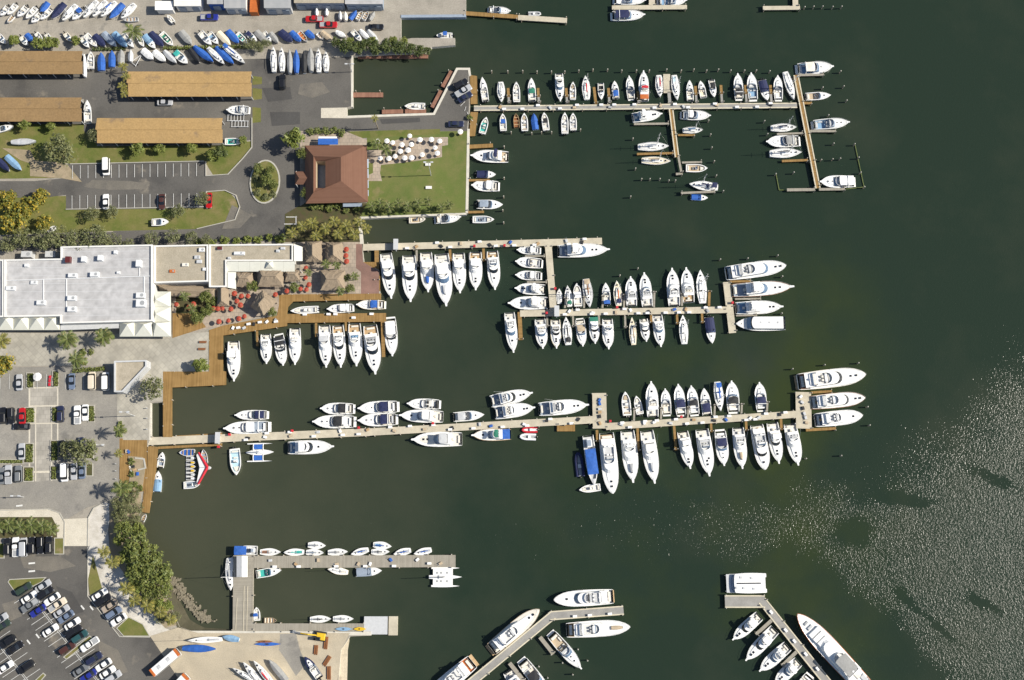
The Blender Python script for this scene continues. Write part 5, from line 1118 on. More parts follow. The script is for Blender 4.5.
row('main pier upper side', 'cruisers on the upper side of the main pier', [
    ('E', (268.3, 414.8), (234.7, 415.2), 10, 'outer white cruiser with navy cockpit', dict(top='navy', ttop=(0.06, 0.36))),
    ('E', (270.4, 426.5), (223.4, 428.5), 13, 'long white cruiser with dark cockpit', dict(top='white', sole='greyblue', ttop=(0.3, 0.5))),
    ('E', (354.8, 408.8), (320.2, 408.4), 12, 'outer white cruiser with dark canopy', dict(top='black', ttop=(0.2, 0.46))),
    ('E', (355.8, 421.6), (312.4, 421.6), 13.4, 'inner white cruiser with dark canopy', dict(top='black', ttop=(0.28, 0.5))),
    ('E', (399, 406.4), (357.7, 408.4), 13, 'outer white cruiser with navy canopy', dict(top='navy', ttop=(0.2, 0.46))),
    ('E', (397.7, 419.1), (357.7, 420.5), 13, 'inner white cruiser with blue striped canopy', dict(top='navy', ttop=(0.18, 0.42))),
    ('E', (440.7, 404.5), (406.9, 403.5), 11, 'outer white cruiser with black seats', dict(seat='black')),
    ('F', (443, 416.8), (399, 415.2), 13, 'inner white bridge cruiser', dict(ws='skyglass', top='white', out=False)),
    ('R', (453.4, 417.1), (484.4, 414.6), 10, 'smaller white boat with grey top', dict(top='lgrey', motors=0, ttop=(0.15, 0.4))),
    ('F', (490.5, 401.5), (532.8, 392.7), 13.6, 'outer sport fisher rafted alongside', dict(ws='glass', sole='greyblue')),
    ('F', (494.4, 413.2), (535.2, 407.4), 14, 'inner sport fisher', dict(ws='white', sole='greyblue')),
    ('F', (538.7, 409.3), (588.8, 404.8), 15, 'large white sport fisher', dict(ws='white', sole='greyblue'))], FS)
row('main pier lower side', 'boats on the lower side of the main pier', [
    ('C', (234.3, 447), (236.6, 475.4), 11, 'white open boat with pale blue deck', dict(liner='paleblue', motors=2)),
    ('X', (245, 452.6), (274, 451.9), 19, 'trimaran with bright blue nets', {}),
    ('F', (288, 447.8), (334.3, 446.4), 14, 'white sport fisher with shaded cockpit', dict(ws='glass', sole='lblue', top='white')),
    ('F', (462, 439), (411.2, 439.6), 15, 'white motor yacht with blue bridge deck', dict(ws='skyglass', out=False, foredeck='cushion')),
    ('F', (511, 434.3), (471.3, 435.3), 12, 'white cruiser with green and blue canvas', dict(ws='skyglass', top='green', aft='blue', out=False, edge='teak')),
    ('D', (538.7, 429.5), (521.7, 429.8), 6.4, 'inflatable with red tubes', dict(tube='red', sole='white')),
    ('D', (537.3, 437), (519.8, 436.4), 7, 'inflatable with white tubes', dict(tube='white'))], FS)
row('in the cove', 'small craft in the cove by the promenade', [
    ('R', (159.8, 468.6), (162.6, 452), 7.2, 'small white boat with dark cockpit', dict(sole='greyblue', motors=1)),
    ('R', (157, 492), (158.5, 471), 8.4, 'white boat with blue cockpit cover', dict(cover='lblue', motors=0)),
    ('W', (194.4, 452.3), (179, 452.6), 6.8, 'little white boat with blue deck', dict(sole='blue')),
    ('C', (183.5, 485.4), (200.2, 484), 7.6, 'white boat with dark console', dict(liner='greyblue', motors=0)),
    ('W', (205, 463.5), (203.2, 449.4), 6.2, 'white skiff under the red wing', dict(sole='greyblue')),
    ('W', (142.2, 521.5), (145.8, 514), 4, 'tiny dinghy at the walkway foot', dict(sole='white')),
    ('W', (150.6, 551.5), (147, 543.5), 4.4, 'tiny white dinghy on the mud', dict(sole='cream'))], 'of craft')
row('outer main pier upper side', 'boats on the outer main pier, upper side', [
    ('C', (627.5, 416.9), (625, 391.5), 9, 'white open boat with tan seat', dict(seat='tan', motors=2)),
    ('C', (640.6, 415.3), (636, 395.8), 7.6, 'small white open boat', dict(motors=2)),
    ('F', (653, 416.9), (651, 381.3), 12.6, 'white bridge boat', dict(ws='white')),
    ('E', (667, 415.9), (665, 388.6), 10, 'white cruiser with pale cockpit', dict(arch=False)),
    ('E', (681.6, 416.3), (678, 384), 11, 'white cruiser with navy cockpit', dict(top='navy', ttop=(0.22, 0.5))),
    ('E', (694.9, 415.9), (691, 385.6), 11, 'white cruiser with black canopy', dict(top='black', ttop=(0.3, 0.5))),
    ('R', (707.4, 415.3), (703.7, 388), 10, 'white boat with navy stern canopy', dict(top='navy', ttop=(0.1, 0.44), motors=0)),
    ('S', (717.3, 381.7), (720.7, 411.4), 9.6, 'sailboat with bright blue covers', dict(cover='blue', dodger='blue', bimini='blue')),
    ('E', (733.9, 413.4), (731.4, 380.7), 13, 'broad white cruiser with dark canopy', dict(top='black', ttop=(0.26, 0.48))),
    ('E', (762, 411.5), (759.2, 382.2), 11.6, 'white cruiser with navy canopy', dict(top='navy', ttop=(0.24, 0.48)))], FS)
row('outer main pier lower side', 'boats on the outer main pier, lower side', [
    ('T', (587.9, 435.4), (594.5, 486), 11.6, 'long tour boat with bright blue roof', {}),
    ('D', (581, 478.4), (578, 452), 9, 'dark blue inflatable beside the tour boat', dict(tube='navy', sole='grey', seat='lgrey')),
    ('C', (600.5, 487), (579, 490), 7.6, 'small white boat across the tour boat bow', dict(motors=0)),
    ('Y', (606.4, 432.9), (612.7, 494), 16.6, 'big white yacht with teak stern', dict(ws='white', sole='teak', bottom='red')),
    ('F', (627.3, 430.5), (633.2, 482.9), 15.6, 'white sport fisher with grey tender', dict(ws='white', tender='grey')),
    ('F', (646.8, 430.5), (654.8, 483.7), 15, 'white sport fisher with pale tender', dict(ws='white', tender='lgrey', fly='black')),
    ('F', (682.6, 431.5), (690.4, 469), 12.6, 'white bridge boat with grey bridge', dict(ws='white', fly='grey')),
    ('F', (702, 429.2), (709.5, 476.4), 15, 'broad white sport fisher with hatches', dict(ws='white', hat=3)),
    ('E', (720, 429.2), (724.2, 466), 12.6, 'white cruiser with navy canopy', dict(top='navy', ttop=(0.22, 0.46))),
    ('F', (738, 427.5), (742.4, 469), 13, 'white bridge boat with tan foredeck', dict(ws='white', tender='tan')),
    ('Y', (756.6, 424.8), (765, 470), 15, 'white yacht with stepped decks', dict(ws='glass')),
    ('F', (772.3, 422.7), (779, 463.9), 13, 'white cruiser with dark front window', dict(ws='glass', out=False)),
    ('F', (789.8, 423.8), (798.2, 465.6), 14, 'white sport fisher', dict(ws='white'))], FS)
row('main pier head', 'yachts at the head of the main pier', [
    ('Y', (796, 382.2), (865.6, 374.4), 18.6, 'largest white yacht with brown aft deck', dict(ws='glass', sole='brown', edge='cushion', plat=0.03)),
    ('Y', (810.4, 402.7), (865, 397.8), 15.4, 'white yacht with teak rail', dict(ws='glass', sole='lgrey', edge='brown')),
    ('Y', (815.2, 420.3), (862.5, 415.4), 15, 'smooth white yacht with grey aft deck', dict(ws='white', sole='greyblue'))], 'from the top,')
row('at the sailing centre dock', 'small boats at the sailing centre', [
    ('S', (229.8, 557.8), (231, 590.6), 10, 'white sailboat outside the dock', dict(cover='grey')),
    ('T', (257, 550.5), (235, 550.5), 9.6, 'boat under a bright blue roof', dict(f=(0.42, 0.98))),
    ('K', (260, 552), (281, 552), 7.4, 'keelboat with brown cockpit', dict(sole='brown', cover=None)),
    ('K', (304, 552), (283.5, 552.5), 7.2, 'keelboat with teal cover', dict(sole='teal', cover='teal')),
    ('K', (308, 545), (326, 545.7), 7.6, 'outer white keelboat rafted nearer shore', dict(cover='grey')),
    ('K', (306, 552.3), (324, 552.8), 7.2, 'inner white keelboat rafted nearer shore', dict(cover='greyblue')),
    ('K', (327.9, 552.5), (348, 551.6), 7.2, 'white keelboat with grey boom', dict(cover='gtarp')),
    ('K', (368.5, 549.6), (350.9, 554.3), 7, 'white keelboat with blue boom cover', dict(cover='blue')),
    ('K', (373.2, 544.6), (391.8, 546.5), 7.6, 'outer keelboat with blue cover', dict(cover='blue', sole='lblue')),
    ('K', (371.3, 551.9), (389.7, 551.7), 7.2, 'inner keelboat with dark boom', dict(cover='black')),
    ('K', (410.8, 550.2), (393.5, 554.3), 7.2, 'keelboat angled to the dock', dict(cover='blue')),
    ('K', (431.5, 549.7), (413.7, 554), 7.2, 'outermost keelboat', dict(cover='blue')),
    ('R', (256.2, 574.4), (281.6, 570), 8.6, 'white boat with green cockpit below the dock', dict(sole='teal', motors=0)),
    ('K', (348, 572.5), (327.5, 569), 7.2, 'cream keelboat below the dock', dict(hull='cream', sole='cushion', cover=None)),
    ('R', (355.8, 572.5), (382, 570.5), 9, 'white boat with dark cockpit below the dock', dict(sole='greyblue', cover='greyblue', motors=0)),
    ('XW', (429, 577), (462, 577), 20.5, 'white trimaran with solid wings', {}),
    ('C', (257, 620.8), (256.4, 607), 6.8, 'little boat with bright blue canvas', dict(top='blue', motors=0)),
    ('W', (264, 620.5), (277, 620.5), 5.6, 'small square tan skiff', dict(hull='tan', sole='cushion')),
    ('K', (310, 619.3), (331.4, 618.8), 7.2, 'white keelboat nearer the crane', dict(cover='black')),
    ('K', (333, 618.8), (353.8, 618.8), 7.2, 'white keelboat nearer the mole', dict(cover='grey'))], 'of craft')
row('along the angled pier', 'yachts along the angled pier', [
    ('Y', (614.5, 596.3), (553.6, 599.8), 16, 'white yacht lying on the upper side', dict(ws='skyglass', plat=0.02)),
    ('Y', (566.5, 630.3), (630.2, 626.8), 16, 'white yacht with tan foredeck disc', dict(ws='white', sole='teak', tender='tan')),
    ('Y', (489, 651.4), (539.5, 609.2), 16, 'white yacht with teak side decks', dict(ws='white', sole='cushion', edge='tan', plat=0.05, fd='cushion')),
    ('E', (550, 632.7), (581.7, 669), 12, 'white cruiser pointing away from the pier', dict(sole='tan', arch=False)),
    ('E', (520.8, 659.6), (551, 698), 13, 'white cruiser with black roof panel', dict(top='black', ttop=(0.3, 0.52))),
    ('Y', (475, 659.6), (422, 704), 17, 'yacht with varnished red-brown stern', dict(ws='white', sole='orange', plat=0.05)),
    ('F', (508, 671), (528, 704), 13, 'white boat cut by the lower frame edge', dict(ws='white'))], 'of yachts')
row('along the bent pier', 'boats along the bent pier', [
    ('XP', (766.5, 583), (725, 583.5), 21, 'wide white power catamaran', {}),
    ('F', (759.6, 615.7), (732.2, 640), 12, 'white cruiser with dark foredeck hatch', dict(ws='glass', out=False, top='white')),
    ('F', (775.2, 629.3), (745.3, 660.6), 12.6, 'white cruiser with dark band and hatches', dict(ws='glass', out=False)),
    ('F', (787.9, 646), (759, 671.3), 12.6, 'white sport fisher with pale shade', dict(ws='skyglass', out=True)),
    ('F', (798.6, 661.6), (774, 684), 12.4, 'white boat near the lower edge', dict(ws='skyglass', out=False)),
    ('E', (811, 675), (790, 702), 12, 'white boat cut by the lower edge', dict(top='tan'))], 'of boats')
r = boat('Y', (866, 688), (796.7, 613.7), 21, 'very large white yacht with orange bow rail beside the bent pier', 'boats along the bent pier', ws='white', edge='orange', sole='teak', top='gtarp', hat=0)
L_ = (W3(866, 688, 2) - W3(796.7, 613.7, 2)).length; B_ = L_ * 0.2; z_ = 2.6
for x0, x1, w_, h_, m_, n_ in ((0.10, 0.155, 0.60, 0.5, 'white', 'deck_panel'), (0.165, 0.215, 0.66, 0.55, 'white', 'deck_panel'), (0.225, 0.275, 0.68, 0.6, 'white', 'deck_panel'), (0.30, 0.33, 0.3, 0.4, 'lgrey', 'windlass'), (0.36, 0.385, 0.24, 0.35, 'grey', 'anchor_locker')):
    mb = MB(); mb.pad(x0 * L_, x1 * L_, -w_ * B_ / 2, w_ * B_ / 2, z_ - 0.4, z_ + h_, 0.1); obj(n_, mb, m_, r)
for i, (x, y, a, c) in enumerate(((-0.28, -0.33, 1.2, 'white'), (-0.36, 0.28, 1.3, 'white'), (-0.40, -0.22, 1.1, 'lgrey'), (-0.43, 0.10, 1.3, 'white'), (-0.22, 0.36, 1.0, 'white'), (-0.33, -0.06, 1.0, 'cushion'))):
    mb = MB(); mb.pad(x * L_ - a, x * L_ + a, y * B_ - a * 0.7, y * B_ + a * 0.7, 1.5, 3.0 + 0.5 * (i % 3), 0.2); obj('deck_locker', mb, c, r)

# ------------------------------------------------------------------ boats ashore
def ashore(place, group, lst, start='from the left'):
    for i, q in enumerate(lst):
        kind, st, bw, beam, look = q[:5]; o = dict(q[5]) if len(q) > 5 else {}
        boat(kind, st, bw, beam, '%s, %s %s %s' % (look, ORD[i], start, place), group, True, **o)
W1 = dict(motors=1); W0 = dict(motors=0)
ashore('in the top storage row', 'boats stored in the top row', [
    ('R', (8, 5), (0, 15), 6, 'white runabout ashore', W1), ('C', (16, 3), (7, 14), 6, 'white open boat ashore', W1), ('W', (13, 15), (7, 22), 4, 'small skiff ashore', {}), ('R', (27, 5), (17, 16), 6.5, 'white runabout ashore', W1),
    ('C', (36, 6), (25.5, 18), 6, 'white open boat ashore', W1), ('R', (41, 12), (31, 22), 6.5, 'white runabout ashore', W1), ('V', (47.5, 2), (40, 12), 6, 'blue tarpaulin boat ashore', dict(cover='blue')), ('R', (51, 8), (40, 19), 6, 'white runabout ashore', W0),
    ('V', (64, 3), (51, 18), 7, 'navy covered boat ashore', dict(cover='navy')), ('S', (76, 4), (62, 20), 7.5, 'white keel sailboat ashore', dict(mast=0.5, cover=None)), ('R', (83, 7), (72, 19), 7, 'white boat with blue canvas ashore', dict(top='blue', motors=1)),
    ('S', (97, 0), (83, 17), 7.2, 'white keel sailboat ashore', dict(mast=0.5, cover=None)), ('S', (106, 0), (92.4, 16), 7, 'white keel sailboat ashore', dict(mast=0.5, cover=None)), ('S', (115.5, 1), (100.7, 16), 7.2, 'white sailboat with blue hatch ashore', dict(mast=0.5, cover='blue')),
    ('V', (122.7, 3.5), (109.5, 18), 7, 'bright blue covered boat ashore', dict(cover='blue')), ('S', (134.4, 3), (121, 18), 7.5, 'white sailboat hull ashore', dict(mast=0.4, cover=None)), ('W', (137.3, 18.2), (123, 19.6), 4.6, 'grey upturned dinghy ashore', dict(hull='lgrey', sole='lgrey')),
    ('C', (173.5, 22), (167, 14.5), 4.5, 'small white boat ashore', W1)])
ashore('in the second storage row', 'boats stored in the second row', [
    ('R', (-3, 34), (5, 43), 6, 'white runabout', W1), ('R', (20, 35), (27, 45), 6, 'grey-white runabout', dict(hull='lgrey')), ('V', (26, 34), (32, 41), 6, 'blue covered dinghy', dict(cover='blue')), ('C', (35, 32), (42, 40), 5, 'white open boat', W1), ('R', (45, 33), (51, 41), 5, 'white runabout', W1), ('R', (64, 32), (71, 41), 5.5, 'cream runabout', dict(hull='cream')),
    ('R', (80, 36), (88.5, 47), 5.5, 'white runabout', W1), ('C', (84.5, 33), (96.5, 46), 6.5, 'white boat with grey deck', dict(liner='lgrey')), ('V', (94, 35), (105, 46), 7, 'navy covered boat', dict(cover='navy')), ('V', (103, 32.5), (116, 46), 7, 'grey-blue covered boat', dict(cover='greyblue')), ('V', (113.4, 32.5), (127, 47), 7, 'pale blue covered boat', dict(cover='lblue')),
    ('R', (122, 33), (133.5, 47), 6, 'white runabout', W0), ('C', (137.5, 34), (143, 46), 5.5, 'white open boat', W0), ('R', (143, 33.5), (155, 48), 7, 'white boat with pale blue deck', dict(cover='lblue')), ('V', (150, 32.5), (163.5, 46), 7.4, 'black-blue covered boat', dict(cover='navy')),
    ('C', (160, 31.5), (172.8, 45), 7, 'white boat with green deck', dict(liner='green')), ('V', (180.5, 31), (191.5, 44), 7.4, 'grey shrouded boat', dict(cover='gtarp')), ('R', (199, 30.5), (211.3, 44.4), 7, 'white runabout', W1), ('R', (208, 31.5), (218, 43.5), 6.6, 'white boat with sky-tinted windscreen', dict(sole='lblue')), ('V', (218, 32), (230.4, 45), 6.6, 'cream covered boat', dict(cover='cream')),
    ('V', (227.4, 30.5), (238.8, 43), 6.8, 'bright blue covered boat', dict(cover='blue')), ('C', (236, 32), (247, 42.6), 6, 'white boat with teal deck', dict(liner='teal')), ('R', (245, 31), (257, 41), 6, 'white boat with navy canvas', dict(top='navy')), ('V', (256, 31), (268, 43), 6.6, 'grey shrouded boat', dict(cover='gtarp')), ('R', (263.3, 31.5), (271, 41), 5.4, 'white runabout', W0),
    ('V', (270, 32.5), (278, 42.4), 5.6, 'grey shrouded boat', dict(cover='gtarp')), ('V', (280, 31), (292.6, 41.6), 8, 'navy covered boat', dict(cover='navy')), ('V', (291, 31.5), (301, 41.5), 6, 'bright blue covered boat', dict(cover='blue')), ('W', (298.6, 31), (307, 41), 5, 'white boat with orange deck', dict(sole='orange')), ('V', (306.5, 31), (314.5, 38.2), 6, 'bright blue covered boat', dict(cover='blue')),
    ('W', (317, 32.5), (323, 38.5), 4.2, 'small white dinghy', dict(sole='white')), ('V', (321.5, 31.5), (332, 40), 5.4, 'tan covered boat', dict(cover='tan')), ('VS', (336, 31), (346, 36.5), 5, 'white covered boat', dict(cover='white')), ('R', (352, 30), (362, 41), 5.4, 'white runabout', W0), ('VS', (360, 29.6), (370, 40), 5, 'white covered boat', dict(cover='white')), ('VS', (368, 30), (378.6, 42), 5.4, 'grey covered boat', dict(cover='lgrey'))])
ashore('in the third storage row', 'boats stored in the third row', [
    ('C', (90, 69), (90.4, 51), 7, 'white boat with dark seats', dict(liner='grey', motors=1)), ('V', (101, 70), (100.8, 52), 7.4, 'blue covered boat', dict(cover='blue')), ('V', (111.4, 66.5), (111.6, 50), 6.6, 'bright blue covered boat', dict(cover='blue')), ('V', (120.5, 63.5), (121, 49), 6.6, 'grey covered boat', dict(cover='gtarp')), ('VS', (130, 61), (130.6, 49), 5, 'pale covered boat', dict(cover='lgrey')),
    ('V', (142.5, 49.5), (153, 59), 7, 'white covered boat', dict(cover='white')), ('V', (153.5, 51), (165.5, 61), 7, 'white covered boat', dict(cover='deck')), ('VS', (164, 50.5), (176.5, 63), 6, 'grey covered boat', dict(cover='lgrey')), ('R', (174, 51), (187.5, 63), 8, 'white boat with green canvas', dict(top='teal', ttop=(0.04, 0.34))), ('V', (189.5, 48.5), (199.5, 62.5), 5.5, 'black covered boat', dict(cover='black')),
    ('VS', (194, 46.5), (213.5, 62), 7, 'bright blue covered sailboat', dict(cover='blue', ridge=0.8)), ('S', (207.5, 47), (224.5, 64), 6.4, 'white sailboat hull', dict(mast=0.3, cover=None)), ('VS', (216, 47), (234, 64), 7, 'sailboat under blue cover', dict(cover='blue', ridge=0.6)), ('S', (223.5, 45), (245, 63), 7, 'white sailboat with blue boom cover', dict(mast=0.3, cover='blue', bimini='blue'))])
ashore('in the upright sailboat row', 'sailboats stored upright in a row', [
    ('S', (273.7, 71), (273.2, 46), 6.8, 'slim white keelboat ashore', dict(mast=0.3, cover=None)), ('S', (281.9, 70.6), (281.5, 47), 6.8, 'slim white keelboat ashore', dict(mast=0.3, cover=None)), ('VS', (289.6, 72.4), (289.4, 49), 5.4, 'grey covered keelboat ashore', dict(cover='gtarp')), ('VS', (296.2, 72.5), (296, 49), 6, 'blue covered keelboat ashore', dict(cover='blue')),
    ('VS', (304, 72), (303.8, 50), 5.6, 'dark covered keelboat ashore', dict(cover='black')), ('VS', (310.8, 70.5), (310.4, 47.4), 7, 'grey covered keelboat ashore', dict(cover='gtarp')), ('S', (318.6, 71.4), (318.4, 48), 6.8, 'slim white keelboat ashore', dict(mast=0.3, cover=None)), ('S', (326, 70.6), (325.8, 51), 6.8, 'slim white keelboat ashore', dict(mast=0.3, cover=None))])
ashore('by the workshop wall', 'small boats by the workshop wall', [
    ('VS', (316.4, 15), (316.4, 7.5), 3.4, 'white dinghy under cover', dict(cover='white')), ('VS', (326.4, 15), (326.4, 7.5), 3.4, 'white dinghy under cover', dict(cover='white')), ('VS', (340, 19), (340, 10.5), 4, 'grey dinghy under cover', dict(cover='lgrey')), ('VS', (345.5, 20), (345, 11), 4.4, 'tan dinghy under cover', dict(cover='cushion')), ('V', (350, 18.6), (356.5, 10), 4.8, 'bright blue covered dinghy', dict(cover='blue')),
    ('W', (357, 19), (362, 10.5), 4.6, 'white dinghy', dict(sole='cushion')), ('W', (363, 19), (368, 11), 4.6, 'white dinghy', dict(sole='lgrey')), ('VS', (369.6, 19), (374.6, 11), 4.6, 'grey dinghy under cover', dict(cover='gtarp'))])
for q in (('VS', (84.2, 76), (84, 53.5), 3.6, 'narrow white boat at the end of the upper tan shed', dict(cover='white')), ('R', (87.2, 122), (86.8, 99.5), 7.6, 'white boat at the end of the second tan shed', dict(motors=0)),
          ('E', (249.5, 109.5), (226, 109.5), 9.4, 'white cabin boat on the asphalt between two tan sheds', dict(arch=True)), ('C', (224.5, 141), (242, 141), 7.4, 'white open boat with teal deck beside the lowest tan shed', dict(liner='teal', motors=0)),
          ('R', (150, 222), (168.5, 221.2), 7.6, 'white boat on a trailer on the lawn below the parking', dict(motors=1)), ('VS', (11, 141.5), (36, 140.6), 6, 'white covered boat on the grass below the second tan shed', dict(cover='lgrey')),
          ('R', (-6, 130), (13, 125.5), 6.5, 'white boat on the grass cut by the frame', dict(motors=0)), ('V', (6, 156), (21, 170), 6.6, 'blue and white boat beside the dirt path', dict(cover='lblue')), ('V', (-4, 158), (9, 171), 6, 'purple-blue covered boat beside the dirt path', dict(cover='navy')),
          ('C', (47, 231), (56, 226), 5, 'small grey-white boat under the flame trees', dict(motors=0)),
          ('S', (258, 683), (232.5, 668), 5, 'narrow white boat nearest the bus in the sand yard', dict(mast=0.2, cover=None)), ('S', (264, 688), (243, 662), 7, 'white sailboat hull second in the sand yard', dict(mast=0.2, cover=None)), ('S', (275, 688), (253.5, 660.5), 6.6, 'white sailboat hull with red stripe in the sand yard', dict(mast=0.2, cover='red')),
          ('V', (286, 681), (268.5, 659.5), 6.6, 'grey covered boat in the sand yard', dict(cover='gtarp')), ('R', (320.5, 680), (304.5, 656.5), 8.4, 'navy hulled boat in the sand yard', dict(hull='navyhull', fd='navy', motors=1)),
          ('VS', (182.5, 648.4), (216.5, 649), 7, 'long bright blue covered boat in the sand yard', dict(cover='blue', ridge=0.7)), ('VS', (238.5, 640), (222, 636.6), 6, 'grey-blue covered boat near the dock ramp', dict(cover='lblue')),
          ('K', (221.5, 639.4), (187, 640.6), 6, 'long white sailing boat lying by the seawall', dict(cover=None, sole='lgrey'))):
    boat(q[0], q[1], q[2], q[3], q[4], None, True, **q[5])
def shell_boat(label, a, b, w, m, z=GZ + 0.5):
    p = Vector(W(*a, z)); q = Vector(W(*b, z)); d = q - p; r = thing('rowing_shell', label, 'kayak', ((p.x + q.x) / 2, (p.y + q.y) / 2, z - 0.35), math.atan2(d.y, d.x))
    bb = Boat(r, d.length, w, 'double', 0.35); bb.hull(m, g=0.05); bb.deck(0.01, 0.99, ms=m, g=0.05)
    mb = MB(); mb.well(outline(bb.X(0.42), bb.X(0.56), w * 0.22, w * 0.22, 0.2, 5), 0.3, 0.42, 0.05, 0.33, 0, 1); bb.part('cockpit', mb, [m, 'black'])
shell_boat('long blue kayak on a rack in the sand yard', (254, 644.2), (281, 644), 1.0, 'blue', GZ + 0.6); shell_boat('brown kayak beside the blue one in the sand yard', (256, 641.8), (273, 641.6), 0.7, 'brown', GZ + 0.6)
shell_boat('blue and white shell on the boatyard dock', (335, 629), (352.5, 629), 1.0, 'lblue', DZ + 0.4); shell_boat('yellow kayak on the boatyard dock', (353.5, 629), (366, 629), 1.0, 'yellow', DZ + 0.4)
for k, (y, c, l) in enumerate(((458, 'white', 'white jet ski nearest the long pier'), (462.5, 'yellow', 'yellow jet ski, upper of three'), (466.6, 'yellow', 'yellow jet ski, middle of three'), (470.8, 'yellow', 'yellow jet ski, lower of three'), (474.6, 'lgrey', 'grey jet ski below the yellow ones'), (478.4, 'white', 'white jet ski nearest the dark console boat'))):
    p = W3(186, y, 0.5); q = W3(195.8, y, 0.5); d = q - p; r = thing('jet_ski', l + ' in the cove', 'jet ski', ((p.x + q.x) / 2, p.y, 0), 0, 'jet skis rafted in the cove')
    bb = Boat(r, d.length, 1.1, 'open', 0.45); bb.hull('white', g=0.1); bb.deck(0.0, 0.98, ms='grey', g=0.1); mb = MB(); mb.pad(bb.X(0.12), bb.X(0.55), -0.18, 0.18, 0.3, 0.75, 0.08); bb.part('saddle', mb, 'black')
    mb = MB(); mb.block(outline(bb.X(0.5), bb.X(0.9), 0.35, 0.3, 0.7), outline(bb.X(0.5), bb.X(0.75), 0.2, 0.15, 0.4), 0.35, 0.9); bb.part('cowl', mb, c); mb = MB(); mb.tube((bb.X(0.55), -0.35, 0.95), (bb.X(0.55), 0.35, 0.95), 0.03, 4); bb.part('handlebar', mb, 'black')
# ultralight wing parked over the water
r = thing('hang_glider', 'white swept hang-glider wing with red leading edge, parked in the cove', 'hang glider'); z = 1.6
Aw, Pw, Bw = W3(198.6, 452.5, z), W3(207.4, 467.2, z + 0.4), W3(198.2, 484.2, z); A2, P2, B2 = W3(196.4, 455, z - 0.1), W3(199.6, 467.5, z + 0.2), W3(196.6, 482.5, z - 0.1)
mb = MB(); mb.add([Aw, Pw, P2, A2, Bw, B2], [(0, 3, 2, 1), (1, 2, 5, 4)]); mb.add([p - Vector((0, 0, 0.08)) for p in (Aw, Pw, P2, A2, Bw, B2)], [(0, 1, 2, 3), (1, 4, 5, 2)]); obj('sail', mb, 'umbwhite', r)
for a, b in ((Aw, Pw), (Bw, Pw)): mb = MB(); mb.tube(a, b, 0.28, 8, 0.42); obj('leading_edge', mb, 'red', r)
mb = MB(); mb.tube(P2, Pw, 0.1, 6); obj('keel_tube', mb, 'metal', r)
mb = MB()
for y in (-0.6, 0.6): mb.tube(P2.lerp(Pw, 0.5) + Vector((0, y * 0.2, 0)), P2.lerp(Pw, 0.5) + Vector((0.2, y, -1.7)), 0.05, 5)
obj('control_frame', mb, 'metal', r)
mb = MB(); p = P2.lerp(Pw, 0.5); mb.block(outline(p.x - 1.8, p.x + 1.8, 0.6, 0.6, 1.2), outline(p.x - 1.7, p.x + 1.6, 0.5, 0.5, 1.1), -0.1, 0.45); mb.v = [(x, y + (p.y if abs(y) < 5 else 0), z) for x, y, z in mb.v]; obj('float_hull', mb, 'lgrey', r)
# ------------------------------------------------------------------ buildings
def ribbed(name, c1, c2, width, axis='Y', rough=0.7):
    return plank_mat(name, c1, c2, width, axis)
M['tanroof'] = ground_mat('tan_sheet_roof', (0.375, 0.245, 0.105), (0.405, 0.268, 0.120), (0.35, 0.232, 0.104), 0.06, 0.5, 2.0, 0.8, stain=(0.25, 0.175, 0.10))
M['tanroof2'] = ground_mat('brown_sheet_roof', (0.255, 0.165, 0.078), (0.29, 0.19, 0.092), (0.24, 0.158, 0.078), 0.06, 0.5, 2.0, 0.8, stain=(0.19, 0.135, 0.082))
M['brownroof'] = ribbed('brown_shingle', (0.155, 0.080, 0.053), (0.182, 0.096, 0.065), 0.35, 'Y')
M['whiteroof'] = ground_mat('white_membrane_roof', (0.42, 0.415, 0.42), (0.47, 0.465, 0.465), (0.40, 0.395, 0.395), 0.05, 0.12, 0.5, 0.7, stain=(0.375, 0.365, 0.36))
M['beigeroof'] = ground_mat('gravel_roof', (0.36, 0.32, 0.25), (0.42, 0.37, 0.29), (0.31, 0.275, 0.21), 0.06, 0.4, 3.0, 0.9, stain=(0.28, 0.24, 0.18))
M['stucco'] = mat('white_stucco', (0.70, 0.69, 0.66), 0.85, 0.06, 0.6)
M['greysheet'] = ribbed('grey_sheet_roof', (0.30, 0.31, 0.32), (0.38, 0.38, 0.38), 1.2, 'X')
M['fabric'] = mat('tent_fabric', (0.60, 0.60, 0.53), 0.7, 0.05)
M['darkwall'] = mat('shade_wall_mat', (0.16, 0.15, 0.14), 0.9, 0.15)
M['hvac'] = mat('sheet_metal_white', (0.66, 0.67, 0.68), 0.5, 0.06)
